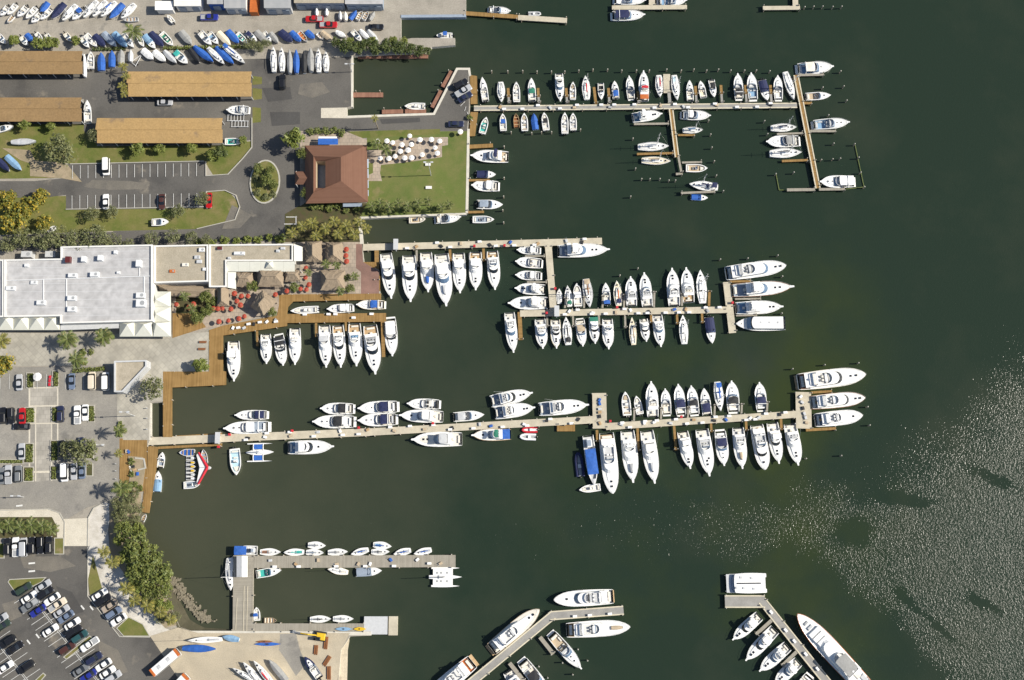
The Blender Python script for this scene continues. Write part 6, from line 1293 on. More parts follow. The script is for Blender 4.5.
def shed(label, x0, y0, x1, y1, m, he=3.9, rise=0.75):
    r = thing('boat_shed', label, 'shed'); ze = GZ + he
    A, B, C, D = [W(x, y, ze) for x, y in ((x0, y1), (x1, y1), (x1, y0), (x0, y0))]      # lower-left, lower-right, upper-right, upper-left
    for nm, (p, q, s, t) in (('a', (A, B, C, D)), ('b', (C, D, A, B))):
        pm = ((Vector(p) + Vector(t)) / 2); qm = ((Vector(q) + Vector(s)) / 2)
        o = Vector(p); d = Vector(q) - o; L = d.length; wd = (pm - o).length
        mb = MB(); mb.add([(0, 0, 0), (L, 0, 0), (L, wd, rise), (0, wd, rise), (0, 0, -0.14), (L, 0, -0.14), (L, wd, rise - 0.14), (0, wd, rise - 0.14)], [(0, 1, 2, 3), (4, 7, 6, 5), (0, 4, 5, 1), (1, 5, 6, 2), (3, 7, 4, 0)])
        obj('roof_slope', mb, m, r, loc=(o.x, o.y, ze), rz=math.atan2(d.y, d.x))
    a, b = (Vector(A) + Vector(D)) / 2, (Vector(B) + Vector(C)) / 2; mb = MB(); mb.tube((a.x, a.y, ze + rise), (b.x, b.y, ze + rise), 0.13, 6); obj('ridge_cap', mb, m, r)
    n = max(3, int((Vector(B) - Vector(A)).length / 4.2))
    mb = MB(); mb.tube((0, 0, GZ), (0, 0, ze + 0.02), 0.13, 6); pm_ = mb.mesh('post'); pm_.materials.append(M['lgrey'])
    for i in range(n + 1):
        for u, v in ((A, B), (D, C)):
            p = Vector(u).lerp(Vector(v), 0.01 + 0.98 * i / n); c = (Vector(A) + Vector(C)) / 2; p = p + (Vector((p.x, c.y)) - p).normalized() * 0.5; obj('post', pm_, None, r, loc=(p.x, p.y, 0))
    mb = MB(); q = inset([A, B, C, D], 0.6); i0 = [Vector(p) for p in q]
    q = sorted(i0, key=lambda p: p.y); lo, hi = sorted(q[:2], key=lambda p: p.x), sorted(q[2:], key=lambda p: p.x)
    strip(mb, [lo[0].lerp(hi[0], 0.5), lo[1].lerp(hi[1], 0.5)], 0.2, GZ, ze + rise - 0.25); strip(mb, [hi[0], hi[1]], 0.2, GZ, ze - 0.1)
    k = int(n / 1.2)
    for i in range(1, k): strip(mb, [lo[0].lerp(lo[1], i / k), hi[0].lerp(hi[1], i / k)], 0.12, GZ, ze - 0.15)
    obj('shade_wall', mb, 'darkwall', r)  # unseen back wall and cross walls added to keep the shed interior dark
    mb = MB(); mb.poly(ccw([tuple(p) for p in i0]), GZ + 0.30); obj('floor', mb, 'asphalt', r)
shed('long tan roofed boat shed in the top corner below the yard road', -70, 51, 82.5, 74, 'tanroof2')
shed('second tan roofed boat shed below the corner one', -70, 97.5, 81.5, 121.5, 'tanroof2')
shed('tan roofed boat shed in the middle of the asphalt yard', 128, 71.5, 251.5, 96.5, 'tanroof')
shed('lowest tan roofed boat shed above the parking rows', 97, 118, 222.5, 143, 'tanroof')

def flat(label, name, poly, h, roofm='beigeroof', wallm='stucco', par=0.55, cat='building'):
    r = thing(name, label, cat); z = GZ + h; P = ccw(Wp(poly, z))
    mb = MB(); n = len(P); mb.ring([(p[0], p[1], GZ - 0.1) for p in P], [(p[0], p[1], z) for p in P]); obj('wall', mb, wallm, r)
    mb = MB(); mb.poly(ccw(inset(P, 0.15)), z - par); obj('roof', mb, roofm, r)
    mb = MB(); strip(mb, inset(P, 0.2), 0.42, z - par - 0.1, z + 0.03, 0, True); obj('parapet', mb, wallm, r)
    return r, z - par
def awning(r, x0, x1, y0, y1, ax, ay, z0=3.3, z1=5.2):
    mb = MB(); q = [W3(x, y, GZ + z0) for x, y in ((x0, y1), (x1, y1), (x1, y0), (x0, y0))]; a = W3(ax, ay, GZ + z1)
    mb.add(q + [a], [(0, 1, 4), (1, 2, 4), (2, 3, 4), (3, 0, 4)]); mb.ring([p - Vector((0, 0, 0.35)) for p in q], q); obj('awning', mb, 'fabric', r)
main_b, zr = flat('large white flat-roofed building with pyramid awnings by the plaza', 'market_building', [(4, 259.5), (60.5, 258.5), (60.5, 246.5), (152.3, 244.5), (152.3, 321), (60, 323.5), (60, 316), (4, 317)], 5.6, 'whiteroof')
for i in range(4): awning(main_b, -2 + 15.4 * i, 13.2 + 15.4 * i, 316.5, 330, 5.6 + 15.4 * i, 319)
for x0, x1 in ((119.5, 134.5), (134.7, 152.5)): awning(main_b, x0, x1, 322, 336.5, (x0 + x1) / 2, 324.5)
awning(main_b, 153.2, 170.6, 322, 336.5, 156, 323.5); awning(main_b, 153.2, 170.6, 307, 321.8, 156, 314); awning(main_b, 153.2, 170.6, 291.5, 306.8, 156, 299.5)
def hpipe(pts, par, z=0.12, r=0.14):
    mb = MB(); mb.path([W3(x, y, zr + z) for x, y in pts], r, 6); obj('conduit', mb, 'hvac', par)
for q in ([(5, 280.5), (60, 279), (150, 276)], [(43.5, 279.3), (43.5, 300)], [(66.5, 279), (66.5, 310)], [(144, 276.2), (144, 295)], [(139.5, 265), (139.5, 276)]): hpipe(q, main_b)
for y in range(252, 321, 8):
    x0 = 61.5 if y < 260 or y > 316 else 5.5
    if y > 316: continue
    mb = MB(); a, b = W(x0, y, zr), W(151, y - 1.2, zr); strip(mb, [a, b], 0.12, zr, zr + 0.035); obj('roof_seam', mb, 'lgrey', main_b)
mb = MB()
for i in range(14):
    x = 62 + i * 4.1; p = W3(x, 327, GZ + 2.6); mb.box(p.x - 0.4, p.x + 0.4, p.y - 0.05 + 1.2, p.y + 0.05 + 1.2, GZ + 0.6, GZ + 2.6)
obj('shop_window', mb, 'glass', main_b)
mb = MB(); a, b = W(60.5, 327.5, GZ + 3), W(119, 325.5, GZ + 3); strip(mb, [a, b], 1.6, GZ + 2.95, GZ + 3.1); obj('walkway_roof', mb, 'lgrey', main_b)
flat('white flat-roofed wing cut by the picture edge', 'market_wing', [(-80, 259.5), (3.4, 259.5), (3.4, 317), (-80, 319)], 5.4, 'whiteroof')
flat('beige gravel-roofed block beside the white building', 'kitchen_block', [(154, 245.5), (208, 244.5), (208, 281.5), (154, 283)], 4.6)
flat('beige gravel-roofed restaurant block ending at the white metal roof', 'restaurant_block', [(209, 244.5), (293, 243.8), (293, 261), (226.5, 261), (226.5, 287), (209, 287)], 4.4)
flat('small triangular beige-roofed pavilion at the plaza corner', 'corner_pavilion', [(114, 361), (146.5, 360), (146.5, 366.5), (122.5, 392), (114, 392)], 4.2, 'beigeroof', 'lgrey')
def unit(x, y, w, d, h, zroof, label, m='hvac'):
    p = W3(x, y, zroof + h); r = thing('rooftop_unit', label, 'roof unit', (p.x, p.y, zroof), 0, 'rooftop machinery')
    mb = MB(); mb.pad(-w / 2, w / 2, -d / 2, d / 2, 0.12, h, 0.06); obj('casing', mb, m, r); mb = MB(); mb.box(-w / 2 - 0.1, w / 2 + 0.1, -d / 2 - 0.1, d / 2 + 0.1, 0, 0.13); obj('plinth', mb, 'lgrey', r)
    if w > 1.5: mb = MB(); mb.tube((w * 0.22, 0, h - 0.02), (w * 0.22, 0, h + 0.06), d * 0.3, 10); obj('fan_grille', mb, 'grey', r)
HV = [(72, 275, 2.4, 1.2, 1.0, 'white unit on the upper roof line, inner one'), (94, 274, 2.4, 1.4, 1.1, 'white unit on the upper roof line, outer one'), (10, 288, 2.6, 1.2, 0.9, 'white unit at the near end of the white roof'), (40.5, 302.3, 2.4, 1.3, 1.0, 'white unit below the second roof conduit'),
      (71.3, 297.8, 2.4, 1.4, 1.0, 'upper white unit of the middle pair'), (71.3, 308.8, 2.4, 1.5, 1.0, 'lower white unit of the middle pair'), (140, 295, 2.4, 1.6, 1.1, 'upper white unit of the outer pair'), (140.3, 302.8, 2.6, 2.2, 1.3, 'lower square white unit of the outer pair'), (138, 263, 1.4, 2.0, 1.6, 'tall unit near the upper outer roof corner'),
      (67.5, 259.3, 1.5, 1.8, 1.5, 'reddish unit near the upper roof step'), (83, 258.6, 1.2, 1.6, 1.5, 'grey unit second from the roof step'), (99.5, 257.4, 1.3, 1.6, 1.5, 'grey unit third from the roof step'), (118, 272.3, 0.9, 0.7, 0.6, 'tiny vent in the middle of the white roof'), (115, 251.8, 0.9, 1.0, 0.9, 'small white vent near the upper parapet'),
      (26, 265, 1.1, 0.9, 0.8, 'small white vent on the lower roof step'), (33.5, 282.2, 1.8, 1.0, 0.5, 'flat white unit beside the first conduit')]
for q in HV: unit(q[0], q[1], q[2], q[3], q[4], zr, q[5], 'maroon' if 'reddish' in q[5] else 'hvac')
for q in ((201.5, 249.5, 1.6, 1.2, 0.9, 'white unit near the upper corner of the kitchen roof', 'hvac'), (197, 257, 1.6, 1.0, 0.8, 'grey unit in the middle of the kitchen roof', 'lgrey'), (199, 261.3, 1.5, 1.0, 0.8, 'second grey unit in the middle of the kitchen roof', 'lgrey'), (185, 264.5, 1.8, 1.0, 0.8, 'tan-based unit on the kitchen roof', 'cushion'), (172, 271, 1.6, 0.9, 0.5, 'orange machine on the kitchen roof', 'orange'), (204, 269, 0.9, 0.9, 0.7, 'small vent at the lower kitchen roof', 'hvac'),
          (219.5, 248, 1.4, 0.9, 0.7, 'rusty unit at the inner end of the restaurant roof', 'maroon'), (239, 253, 3.0, 0.9, 0.7, 'long white duct on the restaurant roof', 'hvac'), (229, 257.7, 0.8, 0.6, 0.6, 'tiny vent beside the long duct', 'lgrey'), (277.5, 250.5, 0.9, 0.7, 0.6, 'tiny vent at the outer restaurant roof', 'lgrey'), (282.5, 248, 1.2, 0.7, 0.6, 'small vent nearest the outer parapet', 'lgrey')):
    unit(q[0], q[1], q[2], q[3], q[4], GZ + 3.9, q[5], q[6])
# tall louvre boxes behind the white roof
for x, l in ((26, 'boxed grey fan behind the white roof, inner one'), (50, 'boxed grey fan behind the white roof, outer one')): unit(x, 254, 3.0, 1.8, 2.6, GZ, l, 'lgrey')
# white standing-seam roof wrapped round the restaurant court
r = thing('court_roof', 'white metal roof wrapping the restaurant court above the thatched huts', 'roof')
def plate(r, pts, ms, th=0.12, name='roof_panel'):
    q = [W3(x, y, GZ + z) for x, y, z in pts]; mb = MB(); mb.add(q, [tuple(range(len(q)))]); n = len(q); mb.ring([p - Vector((0, 0, th)) for p in q], q)
    f = mb.f[0]; a = Vector(mb.v[f[0]]); 
    if (Vector(mb.v[f[1]]) - a).cross(Vector(mb.v[f[2]]) - a).z < 0: mb.f[0] = tuple(reversed(f))
    return obj(name, mb, ms, r)
for i in range(6):
    a = 227 + i * 11.3; plate(r, [(a, 261.5, 4.6), (a + 11.2, 261.4, 4.6), (a + 11.2, 271.5, 3.6), (a, 271.5, 3.6)], 'fabric')
plate(r, [(227.5, 272, 4.2), (236, 272, 3.6), (236, 289, 3.4), (227.5, 287.5, 4.2)], 'fabric'); plate(r, [(294, 244, 4.6), (302.5, 247, 3.6), (302.5, 261, 3.6), (294, 261, 4.6)], 'fabric')
awning(r, 265.5, 273, 261, 268, 269, 263.5, 4.4, 5.6)
mb = MB()
for x, y in ((230, 286), (235, 286), (237, 270), (255, 270), (285, 270), (300, 270), (301, 248)): p = W(x, y, GZ + 3.4); mb.tube((p[0], p[1], GZ), (p[0], p[1], GZ + 3.4), 0.1, 6)
obj('post', mb, 'hvac', r)
def hut(label, q, he=2.7, rise=1.9):
    """thatched hut: quad at eaves level, ridge along its longer axis, shaggy layered planes"""
    r = thing('thatched_hut', label, 'hut'); z = GZ + he; Q = [Vector(W(x, y, z)) for x, y in q]
    if (Q[1] - Q[0]).cross(Q[2] - Q[1]) < 0: Q = Q[::-1]
    if (Q[1] - Q[0]).length < (Q[2] - Q[1]).length: Q = Q[1:] + Q[:1]
    m0, m1 = (Q[0] + Q[3]) / 2, (Q[1] + Q[2]) / 2; k = min(0.42, 0.32 * (Q[2] - Q[1]).length / (m1 - m0).length)
    r0 = m0.lerp(m1, k); r1 = m0.lerp(m1, 1 - k); rnd = random.Random(int(q[0][0] * 7 + q[0][1]))
    def plane(pts):
        mb = MB(); nu, nv = 9, 6; a, b, c, d = [Vector((p[0].x, p[0].y, p[1])) for p in pts]; g = []
        for j in range(nv):
            v = j / (nv - 1); rowp = []
            for i in range(nu):
                u = i / (nu - 1); p = a.lerp(b, u).lerp(d.lerp(c, u), v)
                if 0 < v < 1: p = p + Vector((rnd.uniform(-.08, .08), rnd.uniform(-.08, .08), rnd.uniform(-.07, .12)))
                elif v == 0: p = p + Vector((rnd.uniform(-.16, .16), rnd.uniform(-.16, .16), rnd.uniform(-.15, .02)))
                rowp.append(p)
            g.append(rowp)
        for j in range(nv - 1):
            for i in range(nu - 1): mb.add([g[j][i], g[j][i + 1], g[j + 1][i + 1], g[j + 1][i]], [(0, 1, 2, 3)])
        obj('thatch_slope', mb, 'thatch', r)
    plane([(Q[0], z), (Q[1], z), (r1, z + rise), (r0, z + rise)]); plane([(Q[2], z), (Q[3], z), (r0, z + rise), (r1, z + rise)])
    plane([(Q[1], z), (Q[2], z), (r1, z + rise), (r1, z + rise)]); plane([(Q[3], z), (Q[0], z), (r0, z + rise), (r0, z + rise)])
    mb = MB(); mb.tube((r0.x, r0.y, z + rise), (r1.x, r1.y, z + rise), 0.22, 7); obj('ridge_cap', mb, 'thatch', r)
    c = (Q[0] + Q[2]) / 2
    for p in Q:
        p = p.lerp(c, 0.15); mb = MB(); mb.tube((p.x, p.y, GZ), (p.x, p.y, z + 0.2), 0.12, 6); obj('post', mb, 'trunk', r)
hut('small thatched hut under the inner end of the white metal roof', [(235.5, 272), (253, 272), (253, 287), (235.5, 287)])
hut('large thatched hut below the middle of the white metal roof', [(257.6, 268), (283.5, 268), (283.5, 287), (257.6, 287)], 3.0, 2.2)
hut('thatched hut at the outer end of the white metal roof', [(284.8, 269.5), (300, 269.5), (300, 281.5), (284.8, 281.5)])
hut('diamond-turned thatched hut beside the boardwalk corner', [(262.4, 289.4), (277, 301), (264, 316), (249, 306)], 3.2, 2.6)
hut('thatched hut beside the kitchen garden with red parasols', [(217, 286), (229, 286), (229, 306), (217, 306)])
hut('inner thatched hut of the pair by the inlet wall', [(305, 241), (322, 241), (322, 262), (305, 262)])
hut('outer thatched hut of the pair by the inlet wall', [(325.5, 242), (343, 242), (343, 262), (325.5, 262)])
hut('square thatched hut above the long basin boardwalk', [(320.6, 270), (345, 270), (345, 290.5), (320.6, 290.5)])
hut('long low thatched lean-to below the kitchen block', [(156, 284.5), (216, 287), (216, 299), (172, 296)], 2.4, 0.9)
# wooden pergola decks of the garden
for l, q in (('brown plank terrace under the white awnings', [(172.5, 313), (196, 314), (206, 327), (172.5, 338)]),):
    r = thing('garden_deck', l, 'deck'); mb = MB(); mb.prism(Wp(q, GZ + 0.2), GZ, GZ + 0.2); obj('deck', mb, 'wood', r)
# brown hipped house with a courtyard
r = thing('club_house', 'brown hip-roofed club house with an open courtyard', 'house'); ze = GZ + 3.4
O = [W3(x, y, ze) for x, y in ((304.6, 145.5), (366.8, 145), (368, 202), (305.6, 203.5))]; Rg = [W3(x, y, ze + 2.4) for x, y in ((313.5, 156), (343, 156.5), (343.5, 184), (313.5, 192.5))]; Hh = [W3(x, y, ze + 0.9) for x, y in ((316, 161), (325.4, 161), (325.4, 188), (316, 188))]
Rg[1] = W3(341, 157, ze + 2.9); Rg[2] = W3(341, 181, ze + 2.9)
def rplane(pts, name='roof_plane', m='brownroof'):
    o = pts[0]; x = (pts[1] - pts[0]).normalized(); n = x.cross(pts[2] - pts[0]).normalized(); 
    if n.z < 0: pts = pts[::-1]; o = pts[0]; x = (pts[1] - pts[0]).normalized(); n = x.cross(pts[2] - pts[0]).normalized()
    y = n.cross(x); loc = [((p - o).dot(x), (p - o).dot(y), (p - o).dot(n)) for p in pts]
    mb = MB(); mb.add(loc, [tuple(range(len(loc)))]); q = obj(name, mb, m, r); q.matrix_local = Matrix(((x.x, y.x, n.x, o.x), (x.y, y.y, n.y, o.y), (x.z, y.z, n.z, o.z), (0, 0, 0, 1))); return q
for i in range(4):
    j = (i + 1) % 4; rplane([O[j], O[i], Rg[i], Rg[j]]); rplane([Rg[j], Rg[i], Hh[i], Hh[j]])
mb = MB(); ins = inset([(p.x, p.y) for p in O], 0.9); mb.ring([(p[0], p[1], GZ) for p in ins], [(p[0], p[1], ze) for p in ins]); mb.ring([(p.x, p.y, GZ) for p in Hh], [(p.x, p.y, p.z) for p in Hh]); obj('wall', mb, 'tan', r)
mb = MB(); mb.ring(O, [p - Vector((0, 0, 0.25)) for p in O]); obj('fascia', mb, 'brown', r)
mb = MB(); mb.poly(ccw([(p.x, p.y) for p in Hh]), GZ + 0.4); obj('courtyard_floor', mb, 'greyblue', r)
PO = [W3(x, y, ze - 0.6) for x, y in ((295, 171.5), (308, 171.5), (308, 184.5), (295, 184.5))]; pr = [W3(299, 178, ze + 0.6), W3(310, 178, ze + 0.6)]
rplane([PO[1], PO[0], pr[0], pr[1]], 'porch_roof'); rplane([PO[3], PO[2], pr[1], pr[0]], 'porch_roof'); rplane([PO[0], PO[3], pr[0]], 'porch_roof')
for p in (PO[0], PO[3]): mb = MB(); mb.tube((p.x + 0.4, p.y, GZ), (p.x + 0.4, p.y, p.z), 0.14, 6); obj('porch_post', mb, 'stucco', r)
for y0, y1 in ((159, 168), (169, 178), (180, 188), (190, 196)): plate(r, [(366.8, y0, 2.9), (368.6, y0, 2.4), (368.6, y1, 2.4), (366.8, y1, 2.9)], 'greyblue', 0.06, 'awning')
plate(r, [(318, 138.5, 2.6), (338, 138.5, 2.6), (338, 144.5, 3.0), (318, 144.5, 3.0)], 'blue', 0.06, 'awning'); plate(r, [(318.5, 136.5, 2.5), (337, 136.5, 2.5), (337, 138.3, 2.6), (318.5, 138.3, 2.6)], 'umbwhite', 0.06, 'awning')
plate(r, [(343, 203.5, 2.6), (362, 203.2, 2.6), (362, 206.5, 2.3), (343, 206.8, 2.3)], 'greyblue', 0.06, 'awning')
# workshops along the top edge
def gable(label, x0, y0, x1, y1, m, wallm='stucco', he=4.2, rise=0.6, dooring=0):
    r = thing('workshop', label, 'building'); ze = GZ + he; A, B, C, D = [W3(x, y, ze) for x, y in ((x0, y1), (x1, y1), (x1, y0), (x0, y0))]
    e0, e1 = (A + D) / 2 + Vector((0, 0, rise)), (B + C) / 2 + Vector((0, 0, rise))
    for nm, P in (('s', [A, B, e1, e0]), ('n', [C, D, e0, e1])):
        mb = MB(); mb.add(P, [(0, 1, 2, 3)]); mb.ring([p - Vector((0, 0, 0.12)) for p in P], P); obj('roof_slope', mb, m, r)
    q = inset([(p.x, p.y) for p in (A, B, C, D)], 0.25); mb = MB(); mb.ring([(p[0], p[1], GZ) for p in q], [(p[0], p[1], ze - 0.05) for p in q]); obj('wall', mb, wallm, r)
    for i in range(dooring):
        p = A.lerp(B, (i + 0.5) / dooring); mb = MB(); mb.box(p.x - 1.1, p.x + 1.1, p.y + 0.05, p.y + 0.2, GZ + 0.1, GZ + 2.8); obj('roller_door', mb, 'greyblue', r)
gable('small plain white box shed at the top edge', 155, 1, 173, 10, 'umbwhite', 'stucco', 3.2, 0.15); gable('bright white workshop at the top edge beside the box shed', 174, -14, 201, 6, 'stucco', 'stucco', 4, 0.5, 2)
gable('blue-fronted workshop at the top edge', 207, -12, 223, 4, 'greysheet', 'blue', 4.6, 0.4, 1); gable('grey roofed workshop at the top edge beside the blue one', 224, -14, 246, 8, 'greysheet', 'stucco', 4.4, 0.5, 2); gable('grey workshop with loading front at the top edge', 264, -14, 291, 8, 'greysheet', 'lgrey', 4.6, 0.5, 2)
gable('long pale grey workshop hall at the top edge', 294, -16, 344, 3, 'beigeroof', 'greyblue', 4.8, 0.5, 4); gable('long white roofed workshop hall at the top edge', 345, -16, 383, 4, 'whiteroof', 'greyblue', 4.8, 0.5, 3)
r = thing('shipping_container', 'rust-red shipping container between two workshops', 'container'); p = W3(254, 3, GZ + 2.5); mb = MB(); mb.box(p.x - 1.2, p.x + 1.2, p.y - 3, p.y + 3, GZ, GZ + 2.6); obj('body', mb, 'orange', r)
for i in range(7): mb = MB(); mb.box(p.x - 1.24, p.x + 1.24, p.y - 2.9 + i * 0.9, p.y - 2.6 + i * 0.9, GZ + 2.58, GZ + 2.66); obj('roof_rib', mb, 'orange', r)
r = thing('dock_tent', 'long white tent on the sailing centre dock', 'tent'); z = DZ + 2.4
for s in (0, 1):
    x0, x1 = ((236.6, 242) if s == 0 else (247.4, 242)); P = [W3(x0, 577, z), W3(x1, 577, z + 0.8), W3(x1, 556, z + 0.8), W3(x0, 556, z)]
    mb = MB(); mb.add(P, [(0, 1, 2, 3) if s == 0 else (3, 2, 1, 0)]); mb.ring([p - Vector((0, 0, 0.06)) for p in P], P); obj('canopy_slope', mb, 'umbwhite', r)
for x, y in ((237, 576.5), (247, 576.5), (237, 556.5), (247, 556.5)): p = W(x, y, z); mb = MB(); mb.tube((p[0], p[1], DZ), (p[0], p[1], z), 0.05, 5); obj('tent_pole', mb, 'metal', r)

# ------------------------------------------------------------------ vehicles
def paint(name, c): 
    m = mat('car_' + name, c, 0.28, 0.04, 0.5); m.node_tree.nodes['Principled BSDF'].inputs['Coat Weight'].default_value = 0.6; return m
CP = {k: paint(k, c) for k, c in dict(white=(0.78, 0.78, 0.77), silver=(0.42, 0.43, 0.45), grey=(0.16, 0.17, 0.18), black=(0.012, 0.012, 0.014), red=(0.42, 0.012, 0.015), blue=(0.02, 0.03, 0.24), navy=(0.02, 0.025, 0.06), teal=(0.025, 0.075, 0.08), maroon=(0.07, 0.028, 0.022), tan=(0.36, 0.30, 0.24), bluegrey=(0.14, 0.18, 0.26), green=(0.03, 0.05, 0.035), cream=(0.66, 0.58, 0.46)).items()}
def rrect(x0, x1, h, c=0.35): return [(x0, -h + c), (x0 + c * 0.6, -h), (x1 - c, -h), (x1 - c * 0.15, -h + c * 0.7), (x1, 0), (x1 - c * 0.15, h - c * 0.7), (x1 - c, h), (x0 + c * 0.6, h), (x0, h - c)]
def car_parts(kind):
    L, w, belt, g, zr_ = {'sedan': (4.75, 0.91, 0.86, ((-1.75, 1.05, 0.80), (-1.05, 0.30, 0.62)), 1.42), 'suv': (4.8, 0.95, 1.0, ((-2.28, 1.1, 0.84), (-2.05, 0.45, 0.70)), 1.75), 'pickup': (5.5, 0.97, 1.02, ((-0.65, 1.35, 0.84), (-0.45, 0.70, 0.68)), 1.78),
                          'van': (5.3, 1.0, 1.05, ((-2.55, 2.1, 0.92), (-2.45, 1.45, 0.82)), 2.05)}[kind]
    body = MB(); a, b, c, d = rrect(-L / 2 + 0.05, L / 2 - 0.05, w * 0.95), rrect(-L / 2, L / 2, w), rrect(-L / 2 + 0.02, L / 2 - 0.03, w * 0.985), rrect(-L / 2 + 0.12, L / 2 - 0.2, w * 0.9)
    for (p, zp), (q, zq) in (((a, 0.22), (b, 0.55)), ((b, 0.55), (c, belt - 0.1)), ((c, belt - 0.1), (d, belt))): body.ring([(x, y, zp) for x, y in p], [(x, y, zq) for x, y in q])
    body.fan([(x, y, belt) for x, y in d], 0.02)
    gl = MB(); (bx0, bx1, bh), (tx0, tx1, th) = g; ob = rrect(bx0, bx1, bh, 0.25); ot = rrect(tx0, tx1, th, 0.22)
    gl.ring([(x, y, belt + 0.0) for x, y in ob], [(x, y, zr_) for x, y in ot])
    rf = MB(); rf.block([(x * 1.0, y * 1.03) for x, y in ot], [(x, y * 0.9) for x, y in ot], zr_ - 0.02, zr_ + 0.05, crown=0.03)
    wh = MB(); wh.tube((0, -0.11, 0), (0, 0.11, 0), 0.33, 10)
    hl = MB(); hl.pad(-0.06, 0.16, -0.2, 0.2, -0.09, 0.07, 0.03)
    P = {'body': body.mesh('body'), 'windows': gl.mesh('windows'), 'roof': rf.mesh('roof'), 'wheel': wh.mesh('wheel'), 'headlight': hl.mesh('headlight')}
    if kind == 'pickup':
        bed = MB(); bed.well([(-L / 2 + 0.12, -0.84), (-0.72, -0.84), (-0.72, 0.84), (-L / 2 + 0.12, 0.84)], belt - 0.05, belt + 0.10, 0.1, belt + 0.012, 0, 1); P['cargo_bed'] = bed.mesh('cargo_bed')
        P['cargo_bed'].materials.append(CP['white']); P['cargo_bed'].materials.append(M['grey'])
    for k, m in (('body', CP['white']), ('windows', M['glass']), ('roof', CP['white']), ('wheel', M['rubber']), ('headlight', M['metal'])): P[k].materials.append(m)
    return P, L, w
CARS = {k: car_parts(k) for k in ('sedan', 'suv', 'pickup', 'van')}
def car(x, y, hx, hy, kind, color, label, group=None, base=None):
    """hx, hy: heading in picture directions"""
    base = base or TOP + 0.005; P, L, w = CARS[kind]; p = W3(x, y, GZ + 0.8); q = W3(x + hx, y + hy, GZ + 0.8); d = q - p
    r = thing({'sedan': 'parked_car', 'suv': 'parked_car', 'pickup': 'pickup_truck', 'van': 'van'}[kind], label, {'pickup': 'truck', 'van': 'van'}.get(kind, 'car'), (p.x, p.y, base), math.atan2(d.y, d.x), group)
    for k in ('body', 'windows', 'roof', 'cargo_bed'):
        if k in P:
            o = obj(k, P[k], None, r)
            if k != 'windows': o.material_slots[0].link = 'OBJECT'; o.material_slots[0].material = CP[color]
    for sx in (-1, 1):
        for sy in (-1, 1): obj('wheel', P['wheel'], None, r, loc=(sx * L * 0.3, sy * (w - 0.09), 0.33))
    for sy in (-1, 1): obj('headlight', P['headlight'], None, r, loc=(L / 2 - 0.14, sy * (w - 0.32), 0.68))
def lotcars(place, group, lst, start):
    for i, (x, y, hx, hy, kind, c) in enumerate(lst):
        nm = {'sedan': 'sedan', 'suv': 'SUV', 'pickup': 'pickup', 'van': 'van'}[kind]
        car(x, y, hx, hy, kind, c, '%s %s, %s %s %s' % ({'bluegrey': 'blue-grey'}.get(c, c), nm, ORD[i], start, place), group)
def Z(lst, sx, ox, oy): return [(ox + x * sx, oy + y * sx, hx, hy, k, c) for x, y, hx, hy, k, c in lst]
f = (0.83, -0.56); b_ = (-0.83, 0.56)
lotcars('in the upper stalls of the slanted lot', 'cars in the slanted lot, upper stalls', Z([(295, 40, *f, 'sedan', 'silver'), (310, 88, *f, 'suv', 'black'), (355, 130, *b_, 'sedan', 'white'), (392, 170, *f, 'pickup', 'cream'), (420, 212, *f, 'sedan', 'silver'), (450, 250, *b_, 'sedan', 'bluegrey'), (495, 298, *f, 'sedan', 'white'), (502, 348, *f, 'suv', 'black'), (545, 385, *f, 'suv', 'teal'),
        (612, 437, *b_, 'pickup', 'white'), (642, 535, *f, 'suv', 'navy'), (705, 577, *b_, 'sedan', 'white'), (733, 628, *f, 'sedan', 'white'), (772, 660, *f, 'suv', 'silver')], 0.147, 0, 580), 'from the grass triangle')
lotcars('in the lower stalls of the slanted lot', 'cars in the slanted lot, lower stalls', Z([(165, 62, *f, 'suv', 'green'), (200, 118, *f, 'sedan', 'white'), (207, 170, *b_, 'pickup', 'grey'), (260, 210, *b_, 'sedan', 'blue'), (345, 342, *f, 'sedan', 'white'), (460, 464, *f, 'suv', 'maroon'), (552, 612, *f, 'sedan', 'grey'), (602, 652, *b_, 'sedan', 'blue')], 0.147, 0, 580), 'from the grass triangle')
lotcars('in the corner rows of the slanted lot', 'cars in the corner rows of the slanted lot', Z([(2, 268, *f, 'sedan', 'silver'), (18, 312, *f, 'sedan', 'green'), (55, 420, *b_, 'suv', 'black'), (106, 462, *f, 'sedan', 'black'), (40, 592, *f, 'sedan', 'white'), (180, 592, *b_, 'suv', 'black')], 0.147, 0, 580), 'from the top')
lotcars('beside the shell path', 'cars beside the shell path', Z([(680, 99, *f, 'sedan', 'white'), (703, 137, *f, 'suv', 'black'), (745, 178, *b_, 'sedan', 'tan'), (775, 224, *f, 'suv', 'bluegrey'), (808, 270, *b_, 'sedan', 'white')], 0.147, 0, 580), 'from the top')
up, dn = (0, -1), (0, 1)
lotcars('in the row along the plaza', 'cars along the plaza', Z([(165, 190, *up, 'sedan', 'silver'), (612, 182, *dn, 'sedan', 'bluegrey'), (785, 178, *up, 'van', 'cream'), (900, 182, *up, 'van', 'white')], 0.1176, 0, 360), 'from the left')
lotcars('in the second plaza-side row', 'cars in the second plaza-side row', Z([(30, 472, *up, 'suv', 'black'), (95, 475, *dn, 'suv', 'black'), (190, 475, *up, 'sedan', 'red'), (516, 460, *up, 'suv', 'navy'), (660, 467, *up, 'pickup', 'white'), (726, 447, *dn, 'sedan', 'white')], 0.1176, 0, 360), 'from the left')
car(21.8, 426.5, -1, 0, 'sedan', 'black', 'dark sedan driving across below the red car')
